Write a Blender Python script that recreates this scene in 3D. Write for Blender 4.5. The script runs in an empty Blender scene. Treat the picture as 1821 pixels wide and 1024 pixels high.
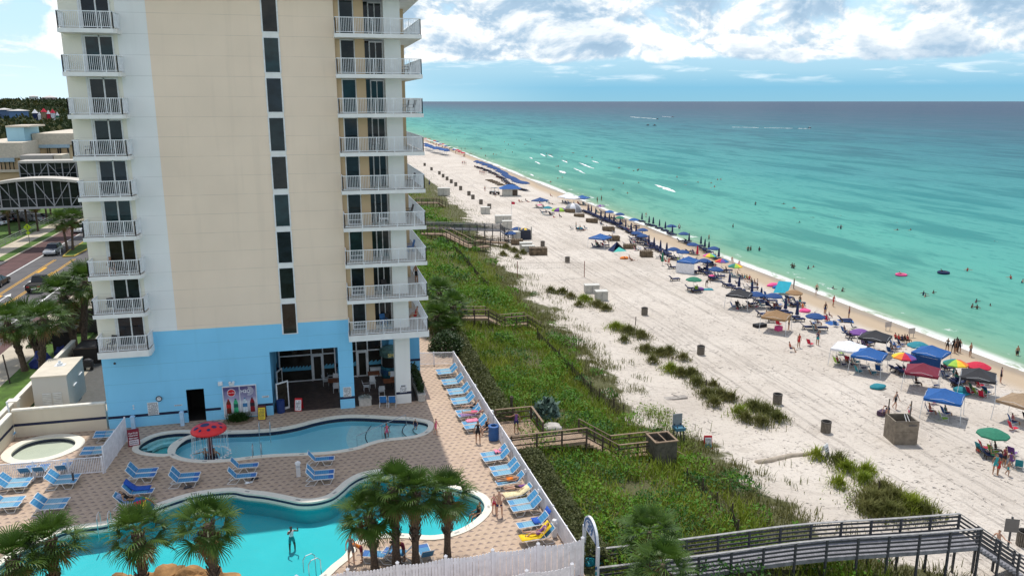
import bpy, bmesh, math, random
import numpy as np
from mathutils import Vector, Matrix, noise
random.seed(7); rng=np.random.default_rng(7)
SC=bpy.context.scene; COL=SC.collection
PI=math.pi; R=math.radians
# ---------------------------------------------------------------- camera model
F=1416.; PITCH=R(13.2); YAW=R(13.9); CH=23.5
FW=(math.sin(YAW)*math.cos(PITCH),math.cos(YAW)*math.cos(PITCH),-math.sin(PITCH))
RT=(math.cos(YAW),-math.sin(YAW),0)
UP=(math.sin(YAW)*math.sin(PITCH),math.cos(YAW)*math.sin(PITCH),math.cos(PITCH))
def ray(px,py):
    u=(px-910.5)/F; v=-(py-512)/F
    return [FW[i]+u*RT[i]+v*UP[i] for i in range(3)]
def G(px,py,z=0.0):
    d=ray(px,py); t=(z-CH)/d[2]
    return (t*d[0],t*d[1])
def V(px,py,Y):
    d=ray(px,py); t=Y/d[1]
    return (t*d[0],Y,CH+t*d[2])
SEA=-5.3
def shore(y): return 74.2+max(0,y-130)*0.03 if y<500 else 85.3
def lerp(a,b,t): return a+(b-a)*min(1,max(0,t))
DUNE=[(10,39),(31,39),(33.5,35),(36,33),(40,32.3),(48,31.2),(54,28.9),(66,28.3),(91,30.3),(134,32),(158,35),(200,37.5),(260,40),(900,44)]
def interp(tab,y):
    if y<=tab[0][0]: return tab[0][1]
    for (a,b),(c,d) in zip(tab,tab[1:]):
        if y<=c: return b+(d-b)*(y-a)/(c-a)
    return tab[-1][1]
def dune_edge(y):
    return interp(DUNE,y)+2.6*noise.noise(Vector((y*.11,4.2,0)))+1.5*noise.noise(Vector((y*.33,9.7,0)))
def ground_z(x,y):
    s=shore(y)-74.2
    e=interp(DUNE,y)
    n=noise.noise(Vector((x*.12,y*.12,3.1)))*.5+noise.noise(Vector((x*.4,y*.4,7)))*.16
    if x<12.4: return -0.45
    if x<e+3:
        t=(x-12.4)/(e+3-12.4)
        return lerp(-.6,-3.8,t)+n*min(1,t*6)*(1-.6*t)
    f=max(0,1-(x-e-3)/14)
    base=-3.8-.25*(x-e-3)/26 if x<62+s else -4.1
    if x>=60+s: base=-4.1-1.2*((x-60-s)/14.2)
    if x>74.2+s: base=-5.3-.09*(x-74.2-s)
    return max(base,-14)+n*.35*f
def GB(px,py,h=0.0):
    """point on the beach whose height above the sand is h, seen at this pixel"""
    z=-4.1
    for _ in range(6):
        x,y=G(px,py,z+h); z=ground_z(x,y)
    return (x,y,z)
def P3(x,y): return (740+x/4.267,240+y/4.267)
def P4(x,y): return (880+x/4.336,320+y/4.336)
def P5(x,y): return (1160+x/4.268,380+y/4.268)
def P6(x,y): return (1440+x/4.268,540+y/4.268)
def P7(x,y): return (880+x/3.502,560+y/3.502)
def P8(x,y): return (1000+x/2.218,780+y/2.218)
def PS(x,y): return (1300+x/3.495,330+y/3.495)
def PF(x,y): return (750+x/3.311,170+y/3.311)
# ---------------------------------------------------------------- materials
MATS={}
def nt(name):
    m=bpy.data.materials.new(name); m.use_nodes=True
    n=m.node_tree; b=n.nodes['Principled BSDF']
    return m,n,b
def N(t,typ,**k):
    nd=t.nodes.new(typ)
    for a,v in k.items():
        if a in('op',): nd.operation=v
        else: setattr(nd,a,v)
    return nd
def ramp(t,fac,stops):
    r=t.nodes.new('ShaderNodeValToRGB'); e=r.color_ramp.elements
    while len(e)<len(stops): e.new(.5)
    for i,(p,c) in enumerate(stops):
        e[i].position=p; e[i].color=(*c,1) if len(c)==3 else c
    t.links.new(fac,r.inputs[0]); return r.outputs[0]
def coords(t,scale=(1,1,1),which='Object'):
    tc=t.nodes.new('ShaderNodeTexCoord'); mp=t.nodes.new('ShaderNodeMapping')
    mp.inputs['Scale'].default_value=scale
    t.links.new(tc.outputs[which],mp.inputs[0]); return mp.outputs[0]
def geo_pos(t):
    g=t.nodes.new('ShaderNodeNewGeometry'); return g.outputs['Position']
def noise_n(t,vec,scale,detail=3,rough=.55,dist=0):
    n=t.nodes.new('ShaderNodeTexNoise'); n.inputs['Scale'].default_value=scale
    n.inputs['Detail'].default_value=detail; n.inputs['Roughness'].default_value=rough
    n.inputs['Distortion'].default_value=dist
    t.links.new(vec,n.inputs['Vector']); return n.outputs['Fac']
def mix(t,fac,a,b,mode='MIX'):
    m=t.nodes.new('ShaderNodeMix'); m.data_type='RGBA'; m.blend_type=mode
    for s,v in ((0,fac),(6,a),(7,b)):
        if hasattr(v,'is_linked') or hasattr(v,'links'): t.links.new(v,m.inputs[s])
        elif s==0: m.inputs[0].default_value=v
        else: m.inputs[s].default_value=(*v,1)
    return m.outputs[2]
def math_n(t,op,a,b=None,c=None,clamp=False):
    m=t.nodes.new('ShaderNodeMath'); m.operation=op; m.use_clamp=clamp
    for i,v in enumerate((a,b,c)):
        if v is None: continue
        if hasattr(v,'links'): t.links.new(v,m.inputs[i])
        else: m.inputs[i].default_value=v
    return m.outputs[0]
def sep(t,vec):
    s=t.nodes.new('ShaderNodeSeparateXYZ'); t.links.new(vec,s.inputs[0]); return s.outputs
def bump(t,b,h,strength=.3,dist=.05):
    n=t.nodes.new('ShaderNodeBump'); n.inputs['Strength'].default_value=strength; n.inputs['Distance'].default_value=dist
    t.links.new(h,n.inputs['Height']); t.links.new(n.outputs[0],b.inputs['Normal'])
def M(name,c=None,rough=.6,var=.12,scale=3,metal=0,bmp=0,spec=.4,trans=0):
    """plain material with a little mottling so nothing is perfectly flat"""
    if name in MATS: return MATS[name]
    m,t,b=nt(name)
    v=coords(t); f=noise_n(t,v,scale,4)
    lo=tuple(max(0,x*(1-var)) for x in c); hi=tuple(min(1,x*(1+var)) for x in c)
    t.links.new(ramp(t,f,[(.3,lo),(.7,hi)]),b.inputs['Base Color'])
    b.inputs['Roughness'].default_value=rough; b.inputs['Metallic'].default_value=metal
    b.inputs['Specular IOR Level'].default_value=spec
    if bmp:
        f2=noise_n(t,v,scale*8,3); bump(t,b,f2,bmp,.02)
    MATS[name]=m; return m
# ---------------------------------------------------------------- mesh builder
class MB:
    def __init__(s): s.v=[]; s.f=[]; s.m=[]; s.mi=0
    def add(s,vs,fs):
        o=len(s.v); s.v+= [tuple(p) for p in vs]
        for f in fs: s.f.append([i+o for i in f]); s.m.append(s.mi)
        return s
    def box(s,x0,y0,z0,x1,y1,z1):
        return s.add([(x0,y0,z0),(x1,y0,z0),(x1,y1,z0),(x0,y1,z0),(x0,y0,z1),(x1,y0,z1),(x1,y1,z1),(x0,y1,z1)],
            [(0,3,2,1),(4,5,6,7),(0,1,5,4),(1,2,6,5),(2,3,7,6),(3,0,4,7)])
    def bar(s,p0,p1,w,h=None,up=(0,0,1)):
        """square bar between two points"""
        h=h or w; p0=Vector(p0);p1=Vector(p1); d=(p1-p0).normalized(); u=Vector(up)
        if abs(d.dot(u))>.98: u=Vector((0,1,0))
        a=d.cross(u).normalized(); b=a.cross(d).normalized()
        q=[]
        for p in(p0,p1):
            for sa,sb in((-1,-1),(1,-1),(1,1),(-1,1)): q.append(p+a*sa*w/2+b*sb*h/2)
        return s.add(q,[(0,1,2,3),(7,6,5,4),(0,4,5,1),(1,5,6,2),(2,6,7,3),(3,7,4,0)])
    def tube(s,pts,r,n=6,cap=True):
        pts=[Vector(p) for p in pts]; rs=r if isinstance(r,(list,tuple)) else [r]*len(pts)
        o=[];pa=None
        for i,p in enumerate(pts):
            d=(pts[min(i+1,len(pts)-1)]-pts[max(i-1,0)]).normalized()
            if pa is None:
                u=Vector((0,0,1)) if abs(d.z)<.9 else Vector((1,0,0)); a=d.cross(u).normalized()
            else: a=(pa-d*pa.dot(d)).normalized()
            pa=a; b=d.cross(a)
            for k in range(n):
                t=2*PI*k/n; o.append(p+(a*math.cos(t)+b*math.sin(t))*rs[i])
        f=[(i*n+k,i*n+(k+1)%n,(i+1)*n+(k+1)%n,(i+1)*n+k) for i in range(len(pts)-1) for k in range(n)]
        if cap: f+=[tuple(range(n-1,-1,-1)),tuple(range((len(pts)-1)*n,len(pts)*n))]
        return s.add(o,f)
    def lathe(s,prof,n=16,c=(0,0,0),ang=2*PI):
        full=abs(ang-2*PI)<1e-6; k=n if full else n+1; o=[]
        for r,z in prof:
            for i in range(k):
                t=ang*i/n; o.append((c[0]+r*math.cos(t),c[1]+r*math.sin(t),c[2]+z))
        f=[]
        for j in range(len(prof)-1):
            for i in range(n):
                i2=(i+1)%k; f.append((j*k+i,j*k+i2,(j+1)*k+i2,(j+1)*k+i))
        return s.add(o,f)
    def prism(s,poly,z0,z1):
        n=len(poly); a=sum(poly[i][0]*poly[(i+1)%n][1]-poly[(i+1)%n][0]*poly[i][1] for i in range(n))
        if a<0: poly=poly[::-1]
        return s.add([(x,y,z0) for x,y in poly]+[(x,y,z1) for x,y in poly],
            [tuple(range(n-1,-1,-1)),tuple(range(n,2*n))]+[(i,(i+1)%n,n+(i+1)%n,n+i) for i in range(n)])
    def quad(s,*p): return s.add(p,[tuple(range(len(p)))])
    def blob(s,c,r,seed=0,sub=2,amp=.25,fr=1.2,sq=1):
        bm=bmesh.new(); bmesh.ops.create_icosphere(bm,subdivisions=sub,radius=1)
        vs=[]
        for v in bm.verts:
            d=v.co; k=1+amp*noise.noise(d*fr+Vector((seed*3.7,seed*1.3,0)))*2
            vs.append((c[0]+d.x*r[0]*k,c[1]+d.y*r[1]*k,c[2]+d.z*r[2]*k))
        fs=[[v.index for v in f.verts] for f in bm.faces]; bm.free()
        return s.add(vs,fs)
    def mesh(s,name,mats,smooth=False):
        me=bpy.data.meshes.new(name); me.from_pydata(s.v,[],s.f)
        mats=mats if isinstance(mats,(list,tuple)) else [mats]
        for m in mats: me.materials.append(m)
        me.polygons.foreach_set('material_index',s.m)
        if smooth: me.polygons.foreach_set('use_smooth',[True]*len(s.f))
        me.update(); return me
    def build(s,name,mats,parent=None,loc=None,rz=0,smooth=False):
        return link(name,s.mesh(name,mats,smooth),parent,loc,rz)
def link(name,me,parent=None,loc=None,rz=0):
    o=bpy.data.objects.new(name,me); COL.objects.link(o)
    if parent: o.parent=parent
    if loc: o.location=loc
    if rz: o.rotation_euler=(0,0,rz)
    return o
def npmesh(name,verts,faces,mats,mi=None,smooth=False):
    """verts (n,3), faces (m,k) numpy"""
    me=bpy.data.meshes.new(name); nf,k=faces.shape
    me.vertices.add(len(verts)); me.vertices.foreach_set('co',verts.astype(np.float32).ravel())
    me.loops.add(nf*k); me.loops.foreach_set('vertex_index',faces.astype(np.int32).ravel())
    me.polygons.add(nf); me.polygons.foreach_set('loop_start',np.arange(0,nf*k,k,dtype=np.int32))
    try: me.polygons.foreach_set('loop_total',np.full(nf,k,dtype=np.int32))
    except Exception: pass
    for m in (mats if isinstance(mats,(list,tuple)) else [mats]): me.materials.append(m)
    if mi is not None: me.polygons.foreach_set('material_index',mi.astype(np.int32))
    if smooth: me.polygons.foreach_set('use_smooth',np.ones(nf,dtype=bool))
    me.update(calc_edges=True); me.validate(); return me
def tag(o,label,cat,group=None,kind=None):
    if label: o['label']=label
    if cat: o['category']=cat
    if group: o['group']=group
    if kind: o['kind']=kind
    return o
def struct(o): o['kind']='structure'; return o
def empty(name,loc=(0,0,0),rz=0):
    o=bpy.data.objects.new(name,None); COL.objects.link(o); o.location=loc; o.rotation_euler=(0,0,rz); o.empty_display_size=.2; return o
def dup(o,loc=None,rz=None,label=None,group=None,scale=None):
    c=o.copy(); COL.objects.link(c)
    if loc is not None: c.location=loc
    if rz is not None: c.rotation_euler=(0,0,rz)
    if label: c['label']=label
    if group: c['group']=group
    if scale: c.scale=(scale,)*3
    def rec(a,b):
        for ch in list(a.children):
            d=ch.copy(); COL.objects.link(d); d.parent=b; d.matrix_parent_inverse=ch.matrix_parent_inverse.copy(); rec(ch,d)
    rec(o,c); return c
KITS=[]
class Kit:
    """first use moves the prototype itself, later uses copy it"""
    def __init__(s,o): s.o=o; s.used=False; KITS.append(s)
    def put(s,loc,rz=0,label=None,group=None,scale=None):
        if not s.used:
            s.used=True; o=s.o; o.location=loc; o.rotation_euler=(0,0,rz)
            if label: o['label']=label
            if group: o['group']=group
            if scale: o.scale=(scale,)*3
            return o
        c=dup(s.o,loc,rz,label,group,scale)
        if not scale: c.scale=(1,1,1)
        if not group and 'group' in c: del c['group']
        return c
def text_mesh(name,body,size,mat,parent=None,loc=(0,0,0),rot=(PI/2,0,0),shear=0,extr=.004,align='CENTER',bold=0):
    cu=bpy.data.curves.new(name,'FONT'); cu.body=body; cu.size=size; cu.align_x=align; cu.align_y='CENTER'; cu.shear=shear; cu.extrude=extr; cu.offset=bold
    ob=bpy.data.objects.new(name,cu); COL.objects.link(ob)
    bpy.context.view_layer.update()
    me=bpy.data.meshes.new_from_object(ob.evaluated_get(bpy.context.evaluated_depsgraph_get()))
    bpy.data.objects.remove(ob); bpy.data.curves.remove(cu)
    me.materials.clear(); me.materials.append(mat)
    o=link(name,me,parent,loc); o.rotation_euler=rot; return o
# ---------------------------------------------------------------- camera, world, sun
cam=bpy.data.cameras.new('camera'); co=bpy.data.objects.new('camera',cam); COL.objects.link(co)
co.location=(0,0,CH); co.rotation_euler=(PI/2-PITCH,0,-YAW); cam.sensor_width=36; cam.lens=36*F/1821; cam.clip_start=.5; cam.clip_end=60000
SC.camera=co
SUN_EL=R(68); SUN_AZ=R(3)
S=Vector((math.sin(SUN_AZ)*math.cos(SUN_EL),math.cos(SUN_AZ)*math.cos(SUN_EL),math.sin(SUN_EL)))
sl=bpy.data.lights.new('sun','SUN'); sl.energy=3.0; sl.angle=R(.6); sl.color=(1,.95,.87)
so=bpy.data.objects.new('sun',sl); COL.objects.link(so); so.rotation_euler=(-S).to_track_quat('-Z','Y').to_euler(); so.location=(0,40,80)
w=bpy.data.worlds.new('World'); SC.world=w; w.use_nodes=True; t=w.node_tree
bg=t.nodes['Background']
sky=t.nodes.new('ShaderNodeTexSky'); sky.sky_type='NISHITA'; sky.sun_disc=False; sky.sun_elevation=SUN_EL; sky.sun_rotation=SUN_AZ
sky.altitude=10; sky.air_density=1.0; sky.dust_density=.6; sky.ozone_density=1.6
tc=t.nodes.new('ShaderNodeTexCoord'); vec=tc.outputs['Generated']
sx,sy,sz=sep(t,vec)
# azimuth in radians about the photo's heading, elevation in degrees
az=math_n(t,'SUBTRACT',math_n(t,'ARCTAN2',sx,sy),YAW)
el=math_n(t,'MULTIPLY',math_n(t,'ARCSINE',sz),180/PI)
def comb(a,b,c=0.0):
    n=t.nodes.new('ShaderNodeCombineXYZ')
    for i,v in enumerate((a,b,c)):
        if hasattr(v,'links'): t.links.new(v,n.inputs[i])
        else: n.inputs[i].default_value=v
    return n.outputs[0]
u=math_n(t,'MULTIPLY',az,57.3)
def fbm(du,dv,sc,det,su=.55,sv=1.0,seed=0):
    a=math_n(t,'MULTIPLY',math_n(t,'ADD',u,du),su); b=math_n(t,'MULTIPLY',math_n(t,'ADD',el,dv),sv)
    return noise_n(t,comb(a,b,seed),sc,det,.58,.25)
def mapr(v,a,b,c=0.,d=1.,smooth=True):
    n=t.nodes.new('ShaderNodeMapRange'); n.interpolation_type='SMOOTHSTEP' if smooth else 'LINEAR'
    t.links.new(v,n.inputs[0])
    for i,k in enumerate((a,b,c,d)): n.inputs[i+1].default_value=k
    return n.outputs[0]
n0=fbm(0,0,.30,10,.62,1.0,6.1); n1=fbm(-.5,.9,.30,10,.62,1.0,6.1)
n2=fbm(-.15,.3,.30,10,.62,1.0,6.1); nb=fbm(0,0,.16,3,seed=1.7)
# cumulus bank: its flat base lies ~2.4 degrees up, full above 3.5
bias=mapr(el,1.7,3.2,-.34,.16)
bias2=mapr(u,-26,-8,-.03,0.0)
dens=math_n(t,'ADD',math_n(t,'ADD',n0,bias),math_n(t,'ADD',bias2,math_n(t,'MULTIPLY',math_n(t,'SUBTRACT',nb,.5),.5)))
cover=mapr(dens,.44,.60)
lit=math_n(t,'ADD',math_n(t,'MULTIPLY',mapr(math_n(t,'SUBTRACT',n0,n1),-.12,.14),.6),math_n(t,'MULTIPLY',mapr(math_n(t,'SUBTRACT',n0,n2),-.05,.06),.4))
lit=math_n(t,'MULTIPLY',lit,mapr(el,1.5,3.4,.45,1.0))
thick=mapr(dens,.52,.88)
shade=math_n(t,'MULTIPLY',math_n(t,'SUBTRACT',1.0,math_n(t,'MULTIPLY',thick,.35)),math_n(t,'ADD',math_n(t,'MULTIPLY',lit,.72),.27))
right=mapr(u,-6,26); dark=math_n(t,'MULTIPLY',right,mapr(n0,.42,.62))
shade=math_n(t,'MULTIPLY',shade,math_n(t,'SUBTRACT',1.0,math_n(t,'MULTIPLY',dark,.45)))
ccol=ramp(t,shade,[(.05,(1.5,2.7,4.0)),(.28,(3.2,4.4,5.6)),(.48,(5.4,6.1,6.7)),(.72,(8.3,8.4,8.4))])
# low haze streaks + small fair-weather puffs under the bank
n3=fbm(0,0,.5,5,su=.5,sv=3.2,seed=9.1)
wisp=math_n(t,'MULTIPLY',mapr(n3,.52,.72),math_n(t,'MULTIPLY',mapr(el,.9,1.8),mapr(el,3.6,2.4)))
skyc=sky.outputs[0]
lowsky=ramp(t,mapr(el,0,9,smooth=False),[(0,(2.0,4.1,5.3)),(.10,(1.75,4.0,5.5)),(.22,(2.9,4.9,6.1)),(.5,(4.2,6.0,7.2)),(1,(3.8,6.0,7.6))])
leftl=ramp(t,mapr(el,0,9,smooth=False),[(0,(5.6,7.0,8.0)),(.5,(4.4,6.3,8.2)),(1,(3.8,5.9,8.2))])
lowsky=mix(t,mapr(u,-14,-5),leftl,lowsky)
brightleft=math_n(t,'MULTIPLY',mapr(u,6,-9),mapr(el,2.6,0.2))
lowsky=mix(t,math_n(t,'MULTIPLY',brightleft,.45),lowsky,(5.4,7.2,7.8))
band=mapr(el,14,7)
skyc=mix(t,band,skyc,lowsky)
skyc=mix(t,math_n(t,'MULTIPLY',wisp,.7),skyc,(6.8,7.5,7.9))
# overhead: scattered high white cloud, seen only as fill light and reflections
nh=noise_n(t,vec,2.6,5)
high=math_n(t,'MULTIPLY',mapr(nh,.42,.62),mapr(el,10,22))
cov=math_n(t,'MULTIPLY',cover,mapr(el,30,15))
c2=mix(t,cov,skyc,ccol)
c3=mix(t,math_n(t,'MULTIPLY',high,.8),c2,(8.0,8.1,8.2))
t.links.new(c3,bg.inputs[0]); bg.inputs[1].default_value=.12
SC.view_settings.view_transform='Standard'; SC.view_settings.look='None'; SC.view_settings.exposure=.28; SC.view_settings.gamma=1
SC.cycles.max_bounces=6; SC.cycles.transparent_max_bounces=24; SC.cycles.caustics_reflective=False; SC.cycles.caustics_refractive=False
SC.cycles.sample_clamp_indirect=6
# ---------------------------------------------------------------- ground, beach, sea
def shore_nodes(t,p):
    x,y,z=sep(t,p)
    yy=math_n(t,'MULTIPLY',math_n(t,'SUBTRACT',y,130.),.03)
    yy=math_n(t,'MINIMUM',math_n(t,'MAXIMUM',yy,0.),11.1)
    return math_n(t,'SUBTRACT',math_n(t,'SUBTRACT',x,74.2),yy),x,y
def mr(t,v,a,b,c=0.,d=1.):
    n=t.nodes.new('ShaderNodeMapRange'); n.interpolation_type='SMOOTHSTEP'; t.links.new(v,n.inputs[0])
    for i,k in enumerate((a,b,c,d)): n.inputs[i+1].default_value=k
    return n.outputs[0]
def sand_mat():
    m,t,b=nt('beach_sand'); p=geo_pos(t); d,x,y=shore_nodes(t,p)
    big=noise_n(t,p,.09,4); mid=noise_n(t,p,.9,4,.6); fine=noise_n(t,p,3.2,5,.75)
    dry=ramp(t,big,[(.3,(.53,.47,.405)),(.7,(.65,.59,.52))])
    # footprints: dark dimples scattered in the churned sand
    vo=t.nodes.new('ShaderNodeTexVoronoi'); vo.inputs['Scale'].default_value=2.1; vo.inputs['Randomness'].default_value=1
    t.links.new(p,vo.inputs['Vector'])
    pw=t.nodes.new('ShaderNodeVectorMath'); pw.operation='ADD'; nv=t.nodes.new('ShaderNodeTexNoise'); nv.inputs['Scale'].default_value=.7; nv.inputs['Detail'].default_value=2; t.links.new(p,nv.inputs['Vector']); sc_=t.nodes.new('ShaderNodeVectorMath'); sc_.operation='SCALE'; sc_.inputs['Scale'].default_value=2.2; t.links.new(nv.outputs['Color'],sc_.inputs[0]); t.links.new(p,pw.inputs[0]); t.links.new(sc_.outputs[0],pw.inputs[1]); t.links.new(pw.outputs[0],vo.inputs['Vector'])
    foot=math_n(t,'MULTIPLY',mr(t,vo.outputs['Distance'],.30,.08),mr(t,noise_n(t,p,.35,4,.7),.42,.62))
    # combed vehicle tracks along the beach
    wv=t.nodes.new('ShaderNodeTexWave'); wv.wave_type='BANDS'; wv.bands_direction='X'; wv.inputs['Scale'].default_value=.55; wv.inputs['Distortion'].default_value=1.6; wv.inputs['Detail'].default_value=2
    wv.inputs['Detail Scale'].default_value=.4
    mp=t.nodes.new('ShaderNodeMapping'); mp.inputs['Scale'].default_value=(1,.025,1); mp.inputs['Rotation'].default_value=(0,0,R(1.5)); t.links.new(p,mp.inputs[0]); wvf=noise_n(t,mp.outputs[0],1.9,4,.65,.25)
    tr=math_n(t,'MULTIPLY',mr(t,wvf,.54,.64),math_n(t,'MULTIPLY',mr(t,x,33,38),mr(t,x,60,54)))
    col=mix(t,math_n(t,'MULTIPLY',foot,.7),dry,(.30,.255,.225))
    col=mix(t,math_n(t,'MULTIPLY',mr(t,fine,.54,.68),.62),col,(.35,.30,.25))
    col=mix(t,math_n(t,'MULTIPLY',tr,.26),col,(.38,.33,.28))
    pn=noise_n(t,p,.16,5,.6,1.2); path=mr(t,math_n(t,'ABSOLUTE',math_n(t,'SUBTRACT',pn,.5)),.018,.004)
    col=mix(t,math_n(t,'MULTIPLY',path,.35),col,(.36,.31,.265))
    patch=noise_n(t,p,.035,4,.6,.5); col=mix(t,math_n(t,'MULTIPLY',mr(t,patch,.5,.68),.35),col,(.44,.385,.33))
    # damp band towards the water
    dj=math_n(t,'ADD',d,math_n(t,'MULTIPLY',math_n(t,'SUBTRACT',big,.5),5.))
    wet=mr(t,dj,-8.5,-4.5); wet2=mr(t,dj,-3.2,-.6)
    col=mix(t,wet,col,(.43,.335,.235)); col=mix(t,wet2,col,(.30,.225,.15))
    # soil under the dune plants
    geo=t.nodes.new('ShaderNodeAttribute'); geo.attribute_name='veg'
    vg=mr(t,math_n(t,'ADD',geo.outputs['Fac'],math_n(t,'MULTIPLY',math_n(t,'SUBTRACT',mid,.5),1.0)),.45,.75)
    col=mix(t,vg,col,(.11,.11,.05))
    t.links.new(col,b.inputs['Base Color'])
    rr=math_n(t,'SUBTRACT',.9,math_n(t,'MULTIPLY',wet2,.55)); t.links.new(rr,b.inputs['Roughness']); b.inputs['Specular IOR Level'].default_value=.25
    h=math_n(t,'ADD',math_n(t,'MULTIPLY',fine,.6),math_n(t,'ADD',mid,math_n(t,'MULTIPLY',foot,-.9)))
    h=math_n(t,'ADD',h,math_n(t,'MULTIPLY',tr,-.35))
    h=math_n(t,'MULTIPLY',h,math_n(t,'SUBTRACT',1.0,wet))
    bump(t,b,h,1.0,.24); return m
CLUMPS=[] # dune-grass clumps standing on bare sand: (x,y,radius)
for px,py,r in [(1096,585,2.0),(1118,592,2.2),(1140,600,2.0),(1110,608,1.2),(1150,625,1.8),(1175,632,2.0),(1190,628,1.6),(1215,640,1.3),(1160,645,1.2),
    (1192,660,1.8),(1212,668,1.6),(1230,668,1.8),(1240,685,1.7),(1268,690,1.2),(1258,705,1.8),(1283,707,1.8),(1300,712,1.2),(1270,722,1.3),(1315,738,1.5),(1340,728,2.0),(1362,735,2.0),(1383,748,1.6),(1352,755,1.6),(1325,748,1.2),
    (980,520,1.6),(1000,522,1.6),(1015,530,1.4),(1040,535,2.0),(1062,545,2.2),(1078,552,1.4),(1030,545,1.2),(900,442,2.0),(915,448,1.8),(930,452,1.4),(895,455,1.5),(920,460,1.3),
    (1452,815,1.1),(1490,825,1.6),(1505,838,1.6),(1540,842,1.3),(1535,858,1.2),(1490,865,1.1),(1570,875,1.6),(1555,895,2.4),(1590,893,2.6),(1620,903,2.4),(1580,915,2.4),(1645,915,1.8),(1545,912,1.8)]:
    g=GB(px,py); CLUMPS.append((g[0],g[1],r*.8))
xs=np.concatenate([np.arange(12.4,46,.6),np.arange(46,76,1.2),np.arange(76,125,4)])
ys=np.concatenate([np.arange(16,100,.6),np.arange(100,220,2),np.geomspace(220,30000,70)])
gv=np.zeros((len(ys),len(xs),3)); veg=np.zeros((len(ys),len(xs)))
for j,y in enumerate(ys):
    e=dune_edge(y); sh=max(0,shore(y)-74.2)
    for i,x in enumerate(xs):
        X=x if x<46 else x+sh*min(1,(x-46)/28.)
        gv[j,i]=(X,y,ground_z(X,y))
        v=min(1,max(0,(e+.3-X)/3.5+ .9*noise.noise(Vector((X*.25,y*.25,0)))+.5*noise.noise(Vector((X*.8,y*.8,5)))))
        if y<110 and X>e:
            for cx,cy,r in CLUMPS:
                q=math.hypot(X-cx,y-cy)
                if q<r*.8: v=max(v,.55*(1-q/r))
        veg[j,i]=v
nx,ny=len(xs),len(ys)
idx=np.arange(nx*ny).reshape(ny,nx)
fc=np.stack([idx[:-1,:-1],idx[:-1,1:],idx[1:,1:],idx[1:,:-1]],-1).reshape(-1,4)
me=npmesh('beach',gv.reshape(-1,3),fc,sand_mat(),smooth=True)
at=me.attributes.new('veg','FLOAT','POINT'); at.data.foreach_set('value',veg.ravel().astype(np.float32))
struct(link('beach',me))
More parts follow.
